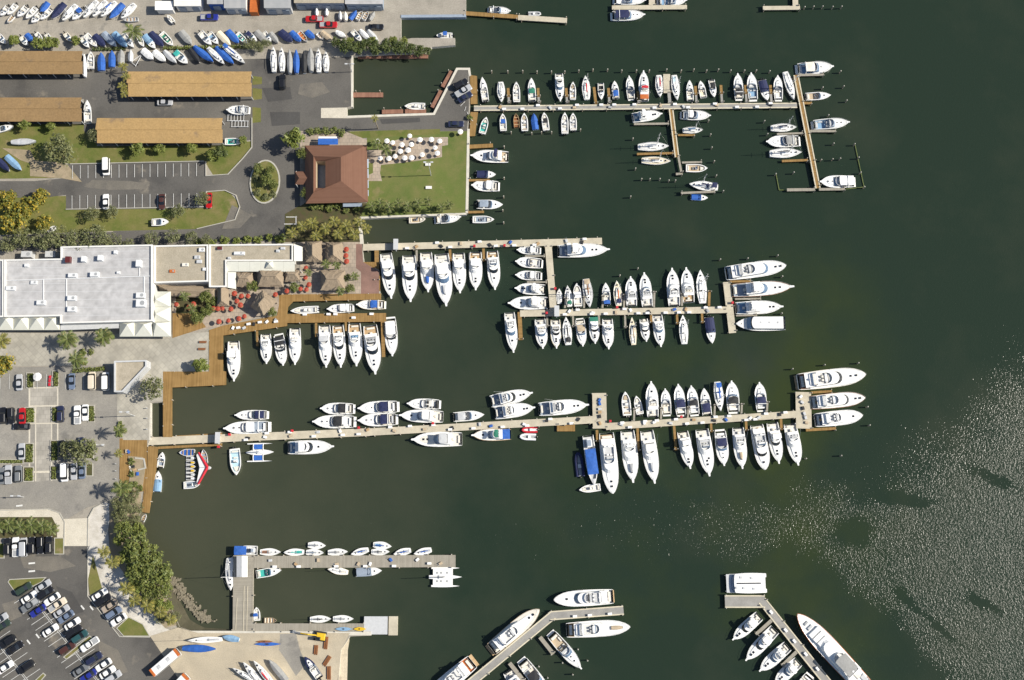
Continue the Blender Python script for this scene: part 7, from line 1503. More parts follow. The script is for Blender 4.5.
lotcars('in the third row', 'cars in the third row', Z([(172, 248, *up, 'sedan', 'silver'), (490, 225, *up, 'suv', 'black'), (640, 200, *up, 'sedan', 'navy')], 0.127, 0, 420), 'from the left')
lotcars('in the fourth row', 'cars in the fourth row', Z([(12, 440, *up, 'sedan', 'grey'), (68, 430, *up, 'pickup', 'silver'), (148, 425, *up, 'suv', 'grey'), (510, 412, *dn, 'van', 'white'), (583, 405, *dn, 'sedan', 'silver'), (647, 398, *up, 'sedan', 'bluegrey')], 0.127, 0, 420), 'from the left')
lotcars('beneath the planted palms', 'cars beneath the palm hedge', Z([(38, 495, *up, 'suv', 'black'), (82, 497, *up, 'pickup', 'white'), (122, 498, *up, 'van', 'silver'), (165, 490, *up, 'suv', 'black'), (208, 487, *dn, 'suv', 'black'), (252, 487, *up, 'suv', 'black')], 0.1953, 0, 450), 'from the left')
car(165, 102.5, 1, 0, 'sedan', 'silver', 'lone silver sedan in the lane between two tan sheds'); car(106.4, 166.8, 0, 1, 'van', 'white', 'white van in the upper row of the parking below the sheds'); car(106, 201.8, 0, -1, 'sedan', 'white', 'white car in the lower row of the parking below the sheds')
car(162, 201.8, 0, 1, 'sedan', 'maroon', 'dark red car in the lower row of the parking'); car(209, 200.5, 0, 1, 'sedan', 'red', 'bright red car half hidden by a tree on the lawn'); car(456, 124, 1, 0, 'sedan', 'navy', 'dark blue car beside the club lawn road'); car(282.5, 82, 0, -1, 'suv', 'black', 'black vehicle in front of the upright sailboats')
car(460.6, 84.4, 0.85, -0.5, 'suv', 'black', 'black car uppermost on the asphalt point'); car(463.3, 91, 0.85, -0.5, 'pickup', 'silver', 'pale pickup between two cars on the asphalt point'); car(465, 97.2, 0.85, -0.5, 'sedan', 'navy', 'blue car lowest on the asphalt point')
car(314.5, 19.2, -1, 0, 'pickup', 'red', 'upper red pickup on the yard road'); car(328.5, 25, 1, 0, 'pickup', 'red', 'lower red pickup on the yard road'); car(209.5, 17.5, 1, 0, 'pickup', 'blue', 'blue work truck in front of the blue workshop'); car(376, 27, 1, 0, 'sedan', 'black', 'black car at the far end of the yard road')
def bus(a, b, wpx, label):
    p = W3(*a, GZ + 2.6); q = W3(*b, GZ + 2.6); d = q - p; L = d.length; w = 1.25; c = (p + q) / 2
    r = thing('bus', label, 'bus', (c.x, c.y, GZ + 0.2), math.atan2(d.y, d.x)); mb = MB(); o = rrect(-L / 2, L / 2, w, 0.3); i = rrect(-L / 2 + 0.1, L / 2 - 0.12, w - 0.1, 0.28)
    mb.ring([(x, y, 0.35) for x, y in o], [(x, y, 1.35) for x, y in o]); obj('body', mb, CP['white'], r); mb = MB(); mb.ring([(x, y, 1.35) for x, y in o], [(x, y * 0.98, 2.2) for x, y in o]); obj('windows', mb, 'glass', r)
    mb = MB(); mb.block([(x, y * 0.98) for x, y in o], [(x, y * 0.95) for x, y in i], 2.2, 2.55, crown=0.05); rf = obj('roof', mb, CP['white'], r)
    for s in (-1, 1):
        mb = MB(); x = s * (L / 2 - 0.35); mb.pad(x - 0.4, x + 0.4, -w * 0.93, w * 0.93, 2.35, 2.62, 0.1); obj('end_cap', mb, 'orange', rf)
        for sy in (-1, 1): mb = MB(); mb.tube((s * L * 0.3, sy * (w - 0.3), 0.35), (s * L * 0.3, sy * (w - 0.02), 0.35), 0.45, 10); obj('wheel', mb, 'rubber', r)
    for f_ in (-0.2, 0.15): mb = MB(); mb.pad(L * f_ - 0.5, L * f_ + 0.5, -0.5, 0.5, 2.54, 2.72, 0.06); obj('roof_vent', mb, 'lgrey', rf)
bus((151.5, 673.5), (177.5, 651.5), 7, 'white shuttle bus with orange ends beside the sand yard'); bus((166, 697), (186, 676), 7, 'second white and orange bus cut by the lower edge')
# excavator on the sand-yard wall
p = W3(319.5, 636.5, GZ + 1.5); r = thing('excavator', 'yellow excavator with long arm beside the boatyard seawall', 'excavator', (p.x, p.y, GZ), math.radians(172))
for s in (-1, 1): mb = MB(); mb.pad(-1.7, 1.7, s * 1.0 - 0.3, s * 1.0 + 0.3, 0, 0.7, 0.15); obj('track', mb, 'black', r)
mb = MB(); mb.pad(-1.5, 0.9, -0.95, 0.95, 0.75, 1.6, 0.15); obj('body', mb, 'yellow', r); mb = MB(); mb.pad(-0.4, 0.9, 0.1, 0.95, 1.5, 2.6, 0.15); obj('cab', mb, 'glass', r); mb = MB(); mb.path([(0.9, -0.2, 1.5), (3.2, -0.2, 2.8), (5.2, -0.2, 2.0)], 0.18, 6); obj('boom', mb, 'yellow', r)
mb = MB(); mb.path([(5.2, -0.2, 2.0), (7.2, -0.2, 0.9)], 0.2, 6); mb.pad(6.9, 7.7, -0.6, 0.2, 0.1, 0.9, 0.1); obj('dipper_arm', mb, 'grey', r)
# empty boat trailer
p = W3(137, 60, GZ + 0.4); r = thing('boat_trailer', 'empty white V-shaped boat trailer in the third storage row', 'trailer', (p.x, p.y, GZ), 0.9); 
for s in (-1, 1): mb = MB(); mb.tube((-1.8, s * 1.0, 0.5), (2.0, s * 0.08, 0.5), 0.09, 5); obj('frame_rail', mb, 'hvac', r); mb = MB(); mb.tube((-1.0, s * 1.15, 0.3), (-1.0, s * 0.95, 0.3), 0.3, 9); obj('wheel', mb, 'rubber', r)
mb = MB(); mb.tube((-1.6, -1, 0.5), (-1.6, 1, 0.5), 0.08, 5); obj('crossbar', mb, 'hvac', r)
p = W3(236, 120, GZ + 0.4)
for k, (x, y, l) in enumerate(((236, 118, 'empty pale trailer rack below the white cabin boat'), (240, 124, 'second empty pale trailer rack beside the lowest shed'))):
    p = W3(x, y, GZ + 0.4); r = thing('boat_trailer', l, 'trailer', (p.x, p.y, GZ), 0.0)
    for s in (-1, 1): mb = MB(); mb.tube((-2.6, s * 0.9, 0.5), (2.6, s * 0.9, 0.5), 0.08, 5); obj('frame_rail', mb, 'hvac', r); mb = MB(); mb.tube((-0.6, s * 1.15, 0.3), (-0.6, s * 0.98, 0.3), 0.3, 9); obj('wheel', mb, 'rubber', r)
    for i in range(6): mb = MB(); mb.tube((-2.4 + i * 0.95, -0.9, 0.5), (-2.4 + i * 0.95, 0.9, 0.5), 0.06, 5); obj('crossbar', mb, 'hvac', r)

# timbers lying about the sand yard
for i, (x, y, L, a, l) in enumerate(((326, 643, 3.4, 1.5, 'brown timber stack by the slipway top'), (327, 661, 3.0, 1.0, 'brown timber stack halfway down the slipway'), (329, 673, 3.6, 1.6, 'brown timber stack near the lower edge'), (316, 650, 2.6, 1.5, 'brown timber lying in the middle of the sand yard'))):
    p = W3(x, y, GZ + 0.4); r = thing('timber_stack', l, 'timber', (p.x, p.y, TOP), a)
    for k in range(4): mb = MB(); mb.box(-L / 2 + 0.2 * (k % 2), L / 2, -0.5 + 0.27 * k, -0.28 + 0.27 * k, 0, 0.25 + 0.1 * (k % 2)); obj('timber', mb, 'brown', r)
# ------------------------------------------------------------------ vegetation
M['leaf'] = leaf_mat('leaf_green', (0.062, 0.088, 0.021), (0.18, 0.195, 0.05))
M['leafdark'] = leaf_mat('leaf_dark', (0.04, 0.062, 0.018), (0.105, 0.125, 0.035))
M['leafolive'] = leaf_mat('leaf_olive', (0.085, 0.100, 0.040), (0.185, 0.19, 0.085))
M['leafyellow'] = leaf_mat('leaf_flame', (0.07, 0.095, 0.018), (0.19, 0.17, 0.028), (0.34, 0.25, 0.03), 0.7)
M['leaflime'] = leaf_mat('leaf_lime', (0.08, 0.115, 0.022), (0.20, 0.215, 0.05))
M['frond'] = leaf_mat('palm_frond', (0.055, 0.085, 0.022), (0.14, 0.165, 0.045), (0.26, 0.22, 0.08), 0.9)
M['frondy'] = leaf_mat('palm_frond_yellow', (0.10, 0.115, 0.025), (0.22, 0.205, 0.05), (0.34, 0.27, 0.06), 0.85)
def crown_mesh(seed, m, clumps=24, per=34, leaf=0.13, flat=0.62, spread=0.68):
    rnd = random.Random(seed); mb = MB()
    for c in range(clumps):
        a = rnd.uniform(0, 6.283); rr = spread * math.sqrt(rnd.random()); cz = rnd.uniform(-0.5, 0.55) * flat * (1.1 - rr * 0.5); cc = Vector((rr * math.cos(a), rr * math.sin(a), cz)); cr = rnd.uniform(0.2, 0.4)
        for k in range(per):
            n = Vector((rnd.gauss(0, 1), rnd.gauss(0, 1), abs(rnd.gauss(0.3, 0.9)))).normalized(); p = cc + n * cr * rnd.uniform(0.65, 1.08)
            nn = (n + Vector((rnd.gauss(0, .5), rnd.gauss(0, .5), rnd.gauss(0.3, .5)))).normalized(); u = nn.orthogonal().normalized(); v = nn.cross(u); t = rnd.uniform(0, 6.28); u, v = u * math.cos(t) + v * math.sin(t), v * math.cos(t) - u * math.sin(t)
            s = leaf * rnd.uniform(0.6, 1.25); mb.add([p - u * s, p + v * s * 0.55, p + u * s, p - v * s * 0.55], [(0, 1, 2, 3)])
    me = mb.mesh('crown'); me.materials.append(M[m]); return me
CROWN = {k: [crown_mesh(10 * i + j, m, *a) for j in range(3)] for i, (k, (m, a)) in enumerate({'broad': ('leaf', (34, 34, 0.095, 0.6, 0.76)), 'dark': ('leafdark', (26, 40, 0.105)), 'olive': ('leafolive', (34, 26, 0.085, 0.5, 0.8)), 'flame': ('leafyellow', (34, 30, 0.12, 0.55, 0.78)), 'lime': ('leaflime', (24, 36, 0.12)), 'shrub': ('leaf', (12, 26, 0.17)), 'shrublime': ('leaflime', (12, 26, 0.17)), 'shrubolive': ('leafolive', (14, 24, 0.15))}.items())}
def trunk_mesh(h, r, limbs, seed):
    rnd = random.Random(seed); mb = MB(); mb.tube((0, 0, -0.2), (0, 0, h * 0.55), r, 7, r * 0.75); 
    for k in range(limbs):
        a = 6.283 * k / limbs + rnd.uniform(-.3, .3); o = rnd.uniform(0.35, 0.6) * h * 0.55; mid = (o * 0.5 * math.cos(a), o * 0.5 * math.sin(a), h * 0.78); mb.tube((0, 0, h * 0.5), mid, r * 0.55, 5, r * 0.4); mb.tube(mid, (o * math.cos(a), o * math.sin(a), h * 1.05), r * 0.4, 5, r * 0.15)
    me = mb.mesh('trunk'); me.materials.append(M['trunk']); return me
TRUNK = [trunk_mesh(1.0, 0.05, 5, s) for s in range(3)]
def tree(kind, x, y, rpx, label, group=None, base=GZ):
    rad = rpx * MPX; h = max(1.6, rad * 1.15) + 0.6; low = kind.startswith('shrub')
    if low: h = rad * 0.55
    p = W3(x, y, base + h); r = thing('shrub' if low else 'tree', label, 'shrub' if low else 'tree', (p.x, p.y, base), 0, group)
    c = obj('crown', RND.choice(CROWN[kind]), None, r, loc=(0, 0, h), rz=RND.uniform(0, 6.28)); s = rad * 1.08; c.scale = (s * RND.uniform(0.92, 1.08), s * RND.uniform(0.92, 1.08), s * (0.95 if not low else 0.8))
    t = obj('trunk' if not low else 'stem', RND.choice(TRUNK), None, r); t.scale = (h, h, h) if not low else (h * 0.8, h * 0.8, h)
    return r
def frond_mesh(seed, m):
    rnd = random.Random(seed); mb = MB(); n = 9; pts = []
    for i in range(n + 1):
        t = i / n; pts.append(Vector((t * (1 - 0.12 * t), 0, 0.28 * t - 0.62 * t * t)))
    for i in range(n):
        w = 0.018 * (1 - 0.7 * i / n); mb.add([pts[i] + Vector((0, -w, 0)), pts[i + 1] + Vector((0, -w, 0)), pts[i + 1] + Vector((0, w, 0)), pts[i] + Vector((0, w, 0))], [(0, 1, 2, 3)])
        if i:
            for s in (-1, 1):
                l = 0.30 * math.sin(math.pi * min(1, 0.22 + 0.78 * i / n)) + 0.06; tip = pts[i] + Vector((l * 0.65, s * l * 0.75, -l * rnd.uniform(0.2, 0.45))); mb.add([pts[i] - Vector((0.05, 0, 0)), tip, pts[i] + Vector((0.055, 0, 0))], [(0, 1, 2) if s < 0 else (2, 1, 0)])
    me = mb.mesh('frond'); me.materials.append(M[m]); return me
FROND = {'g': [frond_mesh(i, 'frond') for i in range(3)], 'y': [frond_mesh(i + 5, 'frondy') for i in range(3)]}
PT = MB()
for i in range(6): PT.tube((0.012 * math.sin(i * 1.3), 0.01 * math.cos(i), i / 6), (0.012 * math.sin(i * 1.3 + 1.3), 0.01 * math.cos(i + 1), (i + 1) / 6), 0.035, 7, 0.03)
PTRUNK = PT.mesh('trunk'); PTRUNK.materials.append(M['ptrunk'])
def palm(x, y, rpx, label, group=None, h=None, kind='g', n=15):
    rad = rpx * MPX * 1.12; h = h or (3.2 + rad * 1.2); p = W3(x, y, GZ + h); r = thing('palm_tree', label, 'palm', (p.x, p.y, GZ), 0, group)
    t = obj('trunk', PTRUNK, None, r); t.scale = (5.0, 5.0, h)
    for i in range(n):
        az = 6.283 * i * 0.382 + RND.uniform(-.2, .2); k = i / n; o = obj('frond', RND.choice(FROND[kind]), None, r, loc=(0, 0, h - 0.1)); o.rotation_euler = (RND.uniform(-.2, .2), math.radians(-30 + 62 * k) if k < 0.75 else math.radians(18 + 14 * k), az); s = rad * RND.uniform(0.85, 1.12) * (0.85 + 0.3 * k); o.scale = (s, s, s)
    return r
def grove(fn, place, group, lst, look, start='from the left'):
    for i, q in enumerate(lst): fn(q, '%s, %s %s %s' % (look, ORD[i], start, place), group)
def T(kind): return lambda q, l, g: tree(kind, q[0], q[1], q[2], l, g)
def P_(kind='g', h=None, n=15): return lambda q, l, g: palm(q[0], q[1], q[2], l, g, h, kind, n)
grove(T('flame'), 'by the boat on the grass corner', 'yellow flame trees', [(5, 200, 12), (14, 222, 13), (27, 207, 12), (40, 196, 10), (44, 222, 9)], 'green tree with yellow blossom')
grove(T('olive'), 'behind the white building', 'grey trees behind the white building', [(8, 244, 9), (24, 238, 11), (42, 240, 11), (60, 236, 12), (78, 239, 11), (95, 237, 12), (112, 241, 9), (128, 243, 6), (152, 238, 8), (172, 236, 8), (192, 238, 7), (206, 240, 6)], 'thin grey-green tree')
tree('olive', 58, 152, 17, 'wide grey-green tree over the dirt path'); tree('olive', 96, 136, 8, 'grey tree between the second shed and the lowest shed'); tree('dark', 221, 152, 8, 'dark tree on the grass beside the lowest shed'); tree('lime', 243, 140, 5, 'pale green bush at the kerb corner')
grove(T('lime'), 'below the tan sheds', 'small trees below the tan sheds', [(24, 125, 7), (51, 126, 6), (137, 149, 8), (160, 149, 6), (192, 148, 7), (212, 156, 7)], 'small bushy tree')
grove(T('olive'), 'along the lower parking kerb', 'thin trees along the parking kerb', [(92, 214, 8), (112, 212, 7), (178, 211, 7), (202, 199, 8)], 'sparse small tree')
tree('lime', 293, 139, 13, 'large yellow-green tree at the corner of the club house'); tree('broad', 303, 153, 7, 'green tree touching the club house porch'); tree('broad', 306, 193, 6, 'round tree at the lower corner of the club house')
grove(T('shrub'), 'in front of the club house awning', 'club house hedge bushes', [(310, 132, 4.5), (318, 131, 4.5), (326, 131, 4.5), (334, 131, 4.5), (341, 133, 5)], 'round hedge bush')
grove(T('shrub'), 'below the club house', 'bushes below the club house', [(312, 206, 5), (320, 207, 5), (330, 208, 5.5), (338, 207, 5), (346, 210, 4), (356, 209, 4.5)], 'dark bush')
grove(T('broad'), 'on the oval island', 'trees on the oval island', [(258, 168, 6), (270, 170, 5), (267, 180, 7), (274, 184, 5)], 'small green tree')
grove(T('shrubolive'), 'on the oval island', 'shrubs on the oval island', [(256, 178, 4.5), (258, 192, 5), (266, 196, 5), (273, 194, 4)], 'grey-green shrub')
grove(P_('y', None, 13), 'beside the inlet', 'yellow-green palms beside the inlet', [(292, 232, 7), (302, 226, 7), (312, 223, 7.5), (316, 235, 7), (325, 228, 7.5), (334, 221, 7), (338, 233, 7), (346, 226, 7.5), (354, 234, 7), (358, 222, 7), (366, 228, 6)], 'bushy yellow-green palm')
grove(T('shrublime'), 'along the back road', 'bushes along the back road', [(200, 243, 5), (212, 242, 5), (224, 241, 5.5), (236, 241, 5), (247, 240, 5.5), (258, 239, 5.5), (269, 238, 5), (280, 238, 6)], 'yellow-green bush')
grove(P_('g', None, 13), 'along the lower lawn edge', 'palms along the lower lawn edge', [(372, 206, 6), (380, 203, 6.5), (389, 207, 6.5), (398, 203, 6), (408, 206, 6), (418, 203, 6), (428, 200, 5), (441, 207, 5.5), (449, 204, 5)], 'small palm')
grove(T('shrub'), 'along the lower lawn wall', 'dark shrubs along the lower lawn wall', [(370, 211, 4), (383, 211, 4.5), (395, 210, 4), (405, 211, 4), (418, 210, 4), (436, 208, 3.5)], 'low dark shrub')
palm(374.5, 118, 4.5, 'tall thin palm at the road above the lawn patio', None, 9, 'y', 11); palm(376, 143, 6.5, 'grey-green palm at the house end of the lawn patio'); palm(385, 149, 7, 'spreading palm among the white parasols')
tree('shrubolive', 392, 152, 4, 'dry shrub bed among white parasols'); tree('shrub', 470, 117, 4, 'green bush at the root of the top pier')
palm(67, 339, 11, 'large date palm before the white building, inner one', None, 6, 'g', 22); palm(103, 336.5, 10.5, 'large date palm before the white building, outer one', None, 6, 'g', 22)
palm(2, 340, 9, 'palm cut by the picture edge before the awnings', None, 6, 'y', 16)
tree('flame', 4, 366, 11, 'yellow-leaved tree at the picture edge of the plaza'); tree('shrub', 82.5, 352.5, 4, 'round clipped bush by the plaza, inner one'); tree('shrub', 91, 352, 3.6, 'round clipped bush by the plaza, outer one'); tree('broad', 83, 361, 5, 'small green tree beside the plaza hedge')
palm(76, 359, 10, 'tall palm casting star-shaped shade on the plaza lot', None, 7.5, 'g', 16)
tree('olive', 152, 388, 13, 'wide grey-green tree over the promenade steps'); tree('lime', 201, 365, 9, 'bright green bush in the boardwalk corner'); tree('olive', 84, 452, 15, 'wide grey tree over the third parking row'); tree('olive', 70, 450, 9, 'smaller grey tree shading dark cars')
grove(T('broad'), 'in the restaurant garden', 'trees in the restaurant garden', [(197, 318, 7), (206, 296, 7), (208, 310, 7), (214, 301, 5), (252, 286, 6.5), (294, 287, 6), (272, 312, 5), (346, 278, 5), (350, 288, 5)], 'green garden tree')
grove(P_('g', 5, 12), 'on the restaurant terrace', 'palms on the restaurant terrace', [(184, 296, 6), (191, 308, 6), (308, 272, 5), (326, 264, 5.5), (336, 265, 5), (354, 276, 5), (340, 291, 5.5)], 'small terrace palm')
grove(P_('g', None, 14), 'above the black cars', 'palms above the black cars', [(-2, 526, 8), (9, 524, 8), (20, 527, 8), (31, 525, 8.5), (42, 526, 8), (51, 529, 7)], 'hedge palm')
grove(T('shrub'), 'in the promenade deck garden', 'shrubs in the deck garden', [(132, 462, 4), (131, 474, 3.5), (134, 484, 4), (140, 488, 3.5), (130, 489, 3)], 'grey-green shrub', 'from the pier')
palm(121, 488, 10, 'tall palm at the deck corner shading the road', None, 8, 'g', 17); palm(118, 453, 5, 'small palm beside the promenade deck', None, 5, 'y', 12); palm(119, 430, 7, 'palm beside the promenade planter', None, 7, 'g', 14)
grove(T('broad'), 'in the shore grove', 'trees of the shore grove', [(124, 530, 10), (137, 545, 14), (150, 558, 13), (158, 573, 14), (141, 572, 14), (163, 590, 10), (150, 590, 9), (166, 577, 7)], 'dense green tree')
grove(T('lime'), 'at the edge of the shore grove', 'pale trees of the shore grove', [(139, 529, 8), (127, 556, 9), (131, 571, 7), (137, 586, 8), (157, 604, 8), (168, 606, 6), (119, 540, 7), (146, 601, 6)], 'yellow-green tree')
grove(T('olive'), 'along the cove path', 'scrub along the cove path', [(118, 503, 7), (126, 510, 7), (121, 518, 8), (132, 497, 6), (134, 520, 6), (138, 508, 5), (128, 500, 5), (117, 512, 6), (136, 492, 4), (130, 525, 6), (140, 535, 6), (152, 598, 7), (176, 616, 5), (160, 618, 6)], 'thin scrub tree')
grove(P_('y', None, 14), 'along the shell path', 'yellow palms along the shell path', [(112, 562, 8), (126, 588, 8), (134, 600, 7.5), (147, 606, 8), (160, 612, 7), (170, 620, 6.5), (103, 552, 7)], 'yellow-green palm')
palm(133, 31, 11, 'dark spiky palm standing in the yard road', None, 8, 'g', 15)
grove(T('lime'), 'in the second storage row', 'bushes among the stored boats', [(14, 40, 7), (38, 43, 8), (48, 42, 7), (55, 43, 6), (76, 41, 6)], 'yellow-green bush tree')
grove(P_('y', 5, 12), 'beside the middle tan shed', 'palms beside the middle tan shed', [(123, 66, 6), (125, 76, 5.5), (122, 86, 6), (124, 93, 5)], 'yellow-green palm', 'from the top')
grove(T('olive'), 'between storage rows', 'grey trees between storage rows', [(250, 44, 7), (258, 48, 6), (266, 44, 5)], 'grey leafless tree')
grove(T('dark'), 'on the creek bank', 'mangroves on the creek bank', [(336, 42, 6), (345, 46, 8), (356, 48, 8), (366, 45, 8), (376, 48, 8), (387, 46, 8), (398, 47, 8), (408, 48, 7.5), (418, 50, 7), (427, 51, 5)], 'dark mangrove')
grove(T('lime'), 'at the creek bank top', 'pale mangroves on the creek bank', [(350, 41, 5), (372, 40, 5), (393, 40, 5.5), (404, 41, 5)], 'pale green mangrove')
tree('shrub', 150, 46, 4, 'green hedge bush between stored boats near the spiky palm')
def hedge(label, a, b, w, h, m='leaf', dens=26):
    p = Vector(W(*a, GZ + h)); q = Vector(W(*b, GZ + h)); d = q - p; L = d.length; rnd = random.Random(int(a[0] * 3 + a[1])); mb = MB()
    for i in range(int(L * dens * max(1, w))):
        x, y, z = rnd.uniform(0, L), rnd.uniform(-w / 2, w / 2), h * (0.35 + 0.65 * rnd.random() ** 0.5); n = Vector((rnd.gauss(0, .6), rnd.gauss(0, .6), 1)).normalized(); u = n.orthogonal().normalized(); v = n.cross(u); s = rnd.uniform(0.14, 0.3); c = Vector((x, y, z)); mb.add([c - u * s, c + v * s * .7, c + u * s, c - v * s * .7], [(0, 1, 2, 3)])
    r = thing('hedge', label, 'hedge', (p.x, p.y, GZ), math.atan2(d.y, d.x)); obj('foliage', mb, m, r); mb = MB(); mb.box(0.1, L - 0.1, -w * 0.35, w * 0.35, 0, h * 0.5); obj('core', mb, 'mulch', r)
hedge('thin green hedge between the second and third storage rows', (163, 47.4), (248, 45.8), 1.0, 1.2, 'leaf'); hedge('short green hedge behind the covered boats of the third row', (92, 48.6), (125, 48.2), 0.9, 1.0, 'leafdark'); hedge('clipped hedge behind the plaza parking row', (72, 370.4), (104, 368.4), 1.3, 1.0, 'leaf')
for l, a, b, w in (('brown-green hedge in the planter beside the white parasol', (30, 374), (30, 387), 1.5), ('brown-green hedge in the planter beside the red bench', (56, 372), (56, 386), 1.2), ('bushy hedge in the square planter beside the red car', (30, 408.5), (30, 422), 2.1), ('low hedge beside the navy car', (54.5, 408), (54.5, 421), 1.1), ('low hedge beside the two white cars', (91.5, 406.5), (91.5, 421), 1.4),
                   ('green hedge in the second row planter', (29, 445), (29, 461.5), 2.0), ('bright hedge under the grey tree', (54.5, 441.5), (54.5, 460), 1.5), ('hedge in the rounded planter at the seaward end', (90, 442), (90, 458), 1.5), ('bushy hedge in the third row planter', (29, 468.5), (29, 480.5), 2.0), ('low hedge beside the white van', (54, 467), (54, 479), 1.2), ('long hedge between the parking rows', (-2, 461.5), (22, 461.5), 0.8)):
    hedge(l, a, b, w, 0.9, 'leaf' if 'bushy' not in l else 'leaflime', 30)
hedge('low hedge along the promenade deck planter', (119.5, 421), (119.5, 437), 1.2, 0.9, 'leaflime', 30)
# riprap along the shore: too small to pick apart singly
rnd = random.Random(5); mb = MB(); line_ = [(172, 578), (178, 588), (185, 597), (193, 607), (203, 617), (208, 621)]
for i in range(300):
    k = rnd.uniform(0, len(line_) - 1.001); a = line_[int(k)]; b = line_[int(k) + 1]; t = k - int(k); x = a[0] + (b[0] - a[0]) * t + rnd.gauss(0, 3.0); y = a[1] + (b[1] - a[1]) * t + rnd.gauss(0, 1.6); c = W3(x, y, rnd.uniform(0.0, 0.35)); s = rnd.uniform(0.16, 0.40)
    vs = [c + Vector((s * sx * rnd.uniform(.7, 1.2), s * sy * rnd.uniform(.7, 1.2), s * 0.8 * sz * rnd.uniform(.6, 1.1))) for sz in (-1, 1) for sx, sy in ((-1, -1), (1, -1), (1, 1), (-1, 1))]; mb.add(vs, [(0, 3, 2, 1), (4, 5, 6, 7), (0, 1, 5, 4), (1, 2, 6, 5), (2, 3, 7, 6), (3, 0, 4, 7)])
o = obj('riprap', mb, 'rock'); o['kind'] = 'stuff'; o['label'] = 'loose grey-brown riprap stones along the shore of the cove'

# ------------------------------------------------------------------ parasols, lamps, dock furniture
UMB = {}
for c in ('umbred', 'umbwhite', 'orange'):
    pan = MB(); a = 2 * math.pi / 8; e = 1.0; pan.add([(e * math.cos(-a / 2), e * math.sin(-a / 2), 0), (e * math.cos(a / 2), e * math.sin(a / 2), 0), (0, 0, 0.36), (e * math.cos(-a / 2) * .97, e * math.sin(-a / 2) * .97, -0.12), (e * math.cos(a / 2) * .97, e * math.sin(a / 2) * .97, -0.12)], [(0, 1, 2), (3, 4, 1, 0)]); me = pan.mesh('canopy_panel'); me.materials.append(M[c]); UMB[c] = me
mb = MB(); mb.tube((0, 0, 0), (0, 0, 2.75), 0.035, 6); POLE = mb.mesh('pole'); POLE.materials.append(M['metal'])
mb = MB(); mb.tube((0, 0, 0.70), (0, 0, 0.76), 0.5, 10); mb.tube((0, 0, 0), (0, 0, 0.1), 0.28, 8); TABLE = mb.mesh('table_top'); TABLE.materials.append(M['teak'])
def parasol(x, y, r_, c, label, group):
    p = W3(x, y, GZ + 2.4); r = thing('parasol', label, 'parasol', (p.x, p.y, GZ + 0.18), RND.uniform(0, 1), group)
    obj('pole', POLE, None, r)
    for i in range(8): o = obj('canopy_panel', UMB[c], None, r, loc=(0, 0, 2.35), rz=i * math.pi / 4); o.scale = (r_, r_, r_)
    t = thing('cafe_table', 'cafe table under ' + label, 'table', (p.x, p.y, GZ + 0.18), 0, 'tables under parasols'); obj('table_top', TABLE, None, t)
def parasols(lst, c, r_, look, place, group):
    for i, (x, y) in enumerate(lst): parasol(x, y, r_ * RND.uniform(0.9, 1.12), c, '%s, %s %s' % (look, ORD[i], place), group)
parasols([(234.5, 293.5), (241.5, 296), (248, 296), (237, 301), (240.5, 305)], 'umbred', 0.74, 'red parasol', 'in the cluster beside the diamond hut', 'red parasols by the diamond hut')
parasols([(213.5, 308.5), (218, 308.7), (222.5, 308.5), (231, 309), (244.5, 316.2), (228.5, 320.5), (239, 318.6), (219, 321.5)], 'umbred', 0.72, 'red parasol', 'along the lower garden row', 'red parasols in the lower garden')
parasols([(193.5, 304), (188.5, 308), (176.5, 304.3), (189, 307)], 'umbred', 0.7, 'dark red parasol', 'on the inner garden terrace', 'red parasols on the inner terrace')
parasols([(306, 267.8), (305.5, 277.5), (309, 284.5), (300.5, 289), (306.5, 289.5), (287, 291), (275.5, 294.5)], 'umbred', 0.7, 'red parasol', 'near the outer huts', 'red parasols near the outer huts')
parasols([(346.4, 249.3), (346, 255.5), (346.7, 261.3)], 'umbred', 0.8, 'large orange-red parasol', 'from the inlet wall', 'orange-red parasols by the pair of huts')
parasols([(387, 141), (392.7, 142.7), (377.5, 141.5), (402, 144.8), (411.5, 144.6), (420, 139.8), (431.5, 139.6), (439.7, 141.2), (435.2, 147.8), (437.4, 153.3), (422.2, 154.8), (411.7, 157.9), (404.8, 158), (395.2, 156.4), (380.3, 158.4), (389, 158.6), (400.5, 151.4), (408.2, 150.2), (409.8, 136)], 'umbwhite', 0.78, 'white parasol', 'on the lawn patio', 'white parasols on the lawn patio')
parasols([(460.4, 131.8)], 'umbwhite', 0.8, 'lone white parasol', 'at the road edge by the top pier', 'single white parasol'); parasols([(37.5, 376.8)], 'umbwhite', 1.35, 'lone white parasol', 'at the parking edge of the plaza', 'plaza parasol')
def bench(x, y, w, d, m, label):
    p = W3(x, y, GZ + 0.4); r = thing('bench', label, 'bench', (p.x, p.y, GZ + 0.1))
    for k in range(3): mb = MB(); mb.box(-w / 2, w / 2, -d / 2 + k * d / 3, -d / 2 + (k + 0.85) * d / 3, 0.42, 0.48); obj('slat', mb, m, r)
    for s in (-1, 1): mb = MB(); mb.box(s * w * 0.4 - 0.05, s * w * 0.4 + 0.05, -d * 0.4, d * 0.4, 0, 0.42); obj('leg', mb, 'grey', r)
bench(50, 380.5, 0.7, 3.2, 'red', 'long red bench at the parking edge of the plaza'); bench(428, 164.5, 1.6, 0.8, 'umbwhite', 'white picnic bench on the lawn, upper one'); bench(428.8, 187.5, 1.8, 0.9, 'umbwhite', 'white picnic bench on the lawn, lower one'); bench(202, 349, 2.2, 0.7, 'brown', 'brown bench in the boardwalk corner, upper one'); bench(203, 342, 2.2, 0.7, 'brown', 'brown bench in the boardwalk corner, lower one')
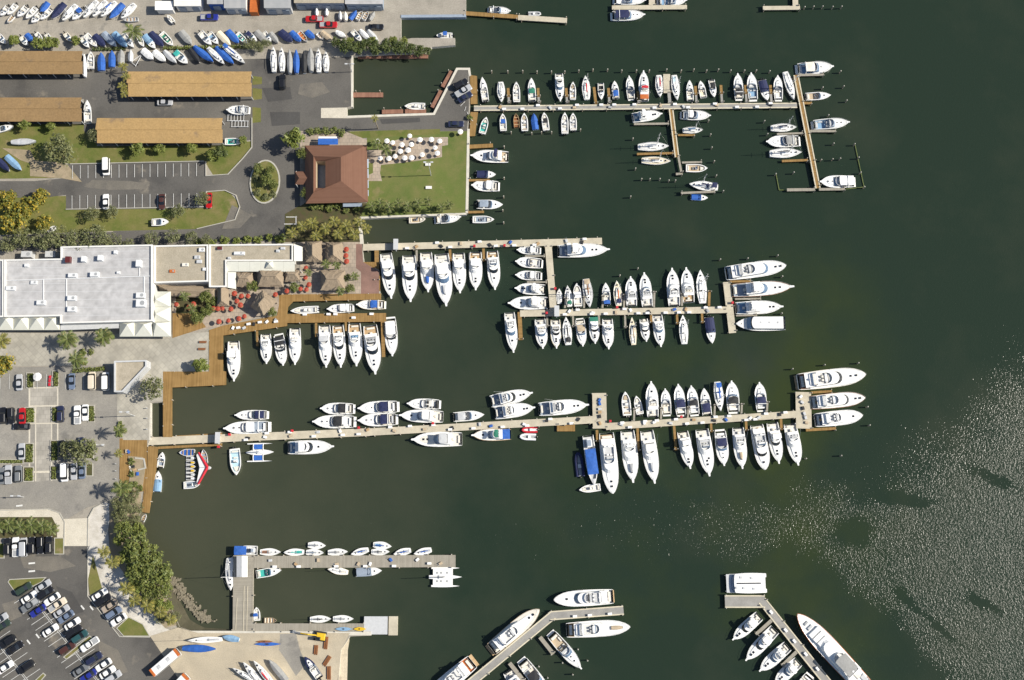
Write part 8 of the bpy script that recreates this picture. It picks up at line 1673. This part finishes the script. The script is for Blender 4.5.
def lamp(x, y, h, label, base=GZ):
    p = W(x, y, base); r = thing('lamp_post', label, 'lamp post', (p[0], p[1], base), 0)
    mb = MB(); mb.tube((0, 0, 0), (0, 0, h), 0.12, 7, 0.07); obj('pole', mb, 'lgrey', r); mb = MB(); mb.tube((-0.9, 0, h), (0.9, 0, h), 0.05, 5); obj('arm', mb, 'lgrey', r)
    for s in (-1, 1): mb = MB(); mb.pad(s * 1.0 - 0.4, s * 1.0 + 0.4, -0.2, 0.2, h - 0.1, h + 0.08, 0.04); obj('lamp_head', mb, 'lgrey', r)
lamp(135, 416, 9.6, 'tall lamp post on the promenade beside the parking lot'); lamp(431, 175.5, 12.0, 'tall light mast in the middle of the club lawn'); lamp(24, 497, 6.0, 'lamp post at the lower edge of the plaza lot'); lamp(104, 446, 4.0, 'short lamp post beside the promenade planter'); lamp(352, 72, 6.0, 'lamp post beside the creek wall')
for i, y in enumerate((408.5, 418.5, 429.5)):
    p = W(148, y, GZ); r = thing('bollard_light', 'short bollard light on the promenade edge, %s from the steps' % ORD[i], 'bollard', (p[0], p[1], GZ)); mb = MB(); mb.tube((0, 0, 0), (0, 0, 1.1), 0.11, 7); obj('post', mb, 'grey', r); mb = MB(); mb.tube((0, 0, 1.1), (0, 0, 1.25), 0.16, 7); obj('cap', mb, 'lgrey', r)
for i, y in enumerate((464, 471, 479, 487)):
    p = W(116.5, y, GZ); r = thing('bollard', 'grey bollard along the promenade deck, %s from the pier' % ORD[i], 'bollard', (p[0], p[1], GZ)); mb = MB(); mb.tube((0, 0, 0), (0, 0, 1.0), 0.13, 7); obj('post', mb, 'grey', r); mb = MB(); mb.tube((0, 0, 1.0), (0, 0, 1.1), 0.08, 7, 0.13); obj('cap', mb, 'lgrey', r)
mb = MB(); mb.pad(-0.55, 0.55, -0.3, 0.3, 0, 0.6, 0.05); BOX = mb.mesh('chest'); BOX.materials.append(M['white']); mb = MB(); mb.pad(-0.58, 0.58, -0.33, 0.33, 0.6, 0.68, 0.04); LID = mb.mesh('lid'); LID.materials.append(M['white'])
def boxes(place, group, pts, z=DZ + 0.03):
    for i, (x, y, rz) in enumerate(pts): p = W3(x, y, z); r = thing('dock_box', 'white dock locker %s, %s from its shore end' % (place, ORD[i]), 'locker', (p.x, p.y, z), rz, group); obj('chest', BOX, None, r); obj('lid', LID, None, r)
def along(a, b, n, off, rz):
    out = []
    for i in range(n):
        t = (i + RND.uniform(0.2, 0.8)) / n; out.append((a[0] + (b[0] - a[0]) * t, a[1] + (b[1] - a[1]) * t + RND.choice((-off, off)), rz + RND.uniform(-.03, .03)))
    return out
boxes('on the main pier', 'dock lockers on the main pier', along((230, 438), (585, 420.2), 15, 2.7, 0.05) + along((612, 426), (790, 414.8), 13, 2.5, 0.06)); boxes('on the beige concrete dock', 'dock lockers on the concrete dock', along((400, 246.4), (595, 241.4), 9, 2.3, 0.03) + along((560, 312.6), (722, 309.8), 12, 2.2, 0.02)); boxes('on the long grey top pier', 'dock lockers on the top pier', along((490, 108), (780, 105.5), 15, 1.7, 0.02)); boxes('on the restaurant boardwalk', 'dock lockers on the boardwalk', along((300, 316.5), (380, 316), 5, 1.8, 0.0) + along((232, 328), (282, 320), 4, 1.0, 0.15), GZ + 0.16); boxes('on the sailing dock', 'dock lockers on the sailing dock', along((262, 565.5), (445, 564.5), 6, 1.2, 0.0))
boxes('on the lower angled piers', 'dock lockers on the angled piers', along((565, 614.5), (618, 610.7), 3, 2.4, 0.08) + along((768, 608), (820, 673), 5, 0.6, -0.9))
mb = MB(); mb.pad(-0.3, 0.3, -0.3, 0.3, 0, 0.9, 0.05); RB = mb.mesh('cabinet'); RB.materials.append(M['red']); mb = MB(); mb.pad(-0.34, 0.34, -0.34, 0.34, 0.9, 1.0, 0.06); RL = mb.mesh('cap'); RL.materials.append(M['red'])
for i, (x, y, z, l) in enumerate(((219, 447, DZ, 'near the root of the main pier'), (230, 434.8, DZ, 'facing the long white cruiser'), (292.5, 431, DZ, 'between two cruiser pairs'), (359, 428, DZ, 'beside the inner navy-canopy cruisers'), (433, 423.5, DZ, 'beside the inner bridge cruiser'), (610, 421.5, DZ, 'at the wide block of the main pier'), (681, 417, DZ, 'behind the navy-cockpit cruiser'), (546.5, 313.5, DZ, 'at the elbow of the concrete dock'), (555, 289, DZ, 'halfway down the dock link'), (504.5, 246, DZ, 'on the first stretch of the concrete dock'), (474.5, 246.5, DZ, 'behind the teak-cockpit sport fishers'), (616.8, 307.8, DZ, 'beside the navy and orange sailboat'), (732, 303.2, DZ, 'at the head of the concrete dock'))):
    p = W3(x, y, z); r = thing('fire_cabinet', 'small red fire cabinet ' + l, 'cabinet', (p.x, p.y, z + 0.03)); obj('cabinet', RB, None, r); obj('cap', RL, None, r)
# loose gear on the docks
GEAR = {}
for c in ('grey', 'blue', 'black', 'tan', 'white', 'teak', 'lgrey'):
    mb = MB(); mb.pad(-0.5, 0.5, -0.35, 0.35, 0.12, 0.55, 0.06); a = mb.mesh('tub'); a.materials.append(M[c]); mb = MB(); mb.tube((-0.5, -0.2, 0.5), (-0.95, -0.2, 0.85), 0.03, 4); mb.tube((-0.5, 0.2, 0.5), (-0.95, 0.2, 0.85), 0.03, 4); b2 = mb.mesh('handle'); b2.materials.append(M['metal']); GEAR[c] = (a, b2)
def gear(place, a, b, n, off, z=DZ + 0.02):
    for i, (x, y, rz) in enumerate(along(a, b, n, off, 0)):
        c = RND.choice(list(GEAR)); p = W3(x, y, z); r = thing('dock_cart', '%s dock cart left %s, %s along it' % ({'lgrey': 'pale grey', 'teak': 'wooden'}.get(c, c), place, ORD[i]), 'cart', (p.x, p.y, z), RND.uniform(0, 6.28), 'carts left ' + place)
        obj('tub', GEAR[c][0], None, r); obj('handle', GEAR[c][1], None, r)
gear('on the inner main pier', (235, 437.5), (585, 420.3), 14, 1.2); gear('on the outer main pier', (612, 426), (790, 414.8), 10, 1.0); gear('on the first stretch of the concrete dock', (405, 246.2), (595, 241.4), 8, 1.0); gear('on the lower stretch of the concrete dock', (560, 312.6), (722, 309.8), 8, 1.0); gear('on the wide block of the main pier', (599.5, 397), (599.8, 424), 6, 0.5); gear('on the head of the main pier', (800, 395), (807, 426), 6, 0.5); gear('on the sailing dock', (262, 562.5), (445, 561.5), 9, 2.0); gear('on the promenade deck', (125, 445), (143, 488), 6, 2, GZ + 0.15); gear('on the restaurant boardwalk', (228, 330), (283, 320), 5, 1, GZ + 0.15); gear('on the top pier', (490, 108), (780, 105.5), 8, 0.6)
# gatehouse on the main pier and on the concrete dock
for l, x, y in (('small grey gate frame across the main pier', 219.5, 438.6), ('small grey gate frame across the start of the concrete dock', 396.5, 246.3), ('small grey gate frame at the elbow of the concrete dock', 556.5, 312.6)):
    p = W3(x, y, DZ); r = thing('dock_gate', l, 'gate', (p.x, p.y, DZ))
    for s in (-1, 1): mb = MB(); mb.box(-0.1, 0.1, s * 1.5 - 0.1, s * 1.5 + 0.1, 0, 2.3); obj('gate_post', mb, 'hvac', r)
    mb = MB(); mb.box(-0.7, 0.7, -1.6, 1.6, 2.3, 2.42); obj('roof', mb, 'lgrey', r); mb = MB(); mb.box(-0.03, 0.03, -1.4, 1.4, 0.1, 2.0); obj('gate_leaf', mb, 'metal', r)
print('objects', len(bpy.data.objects))
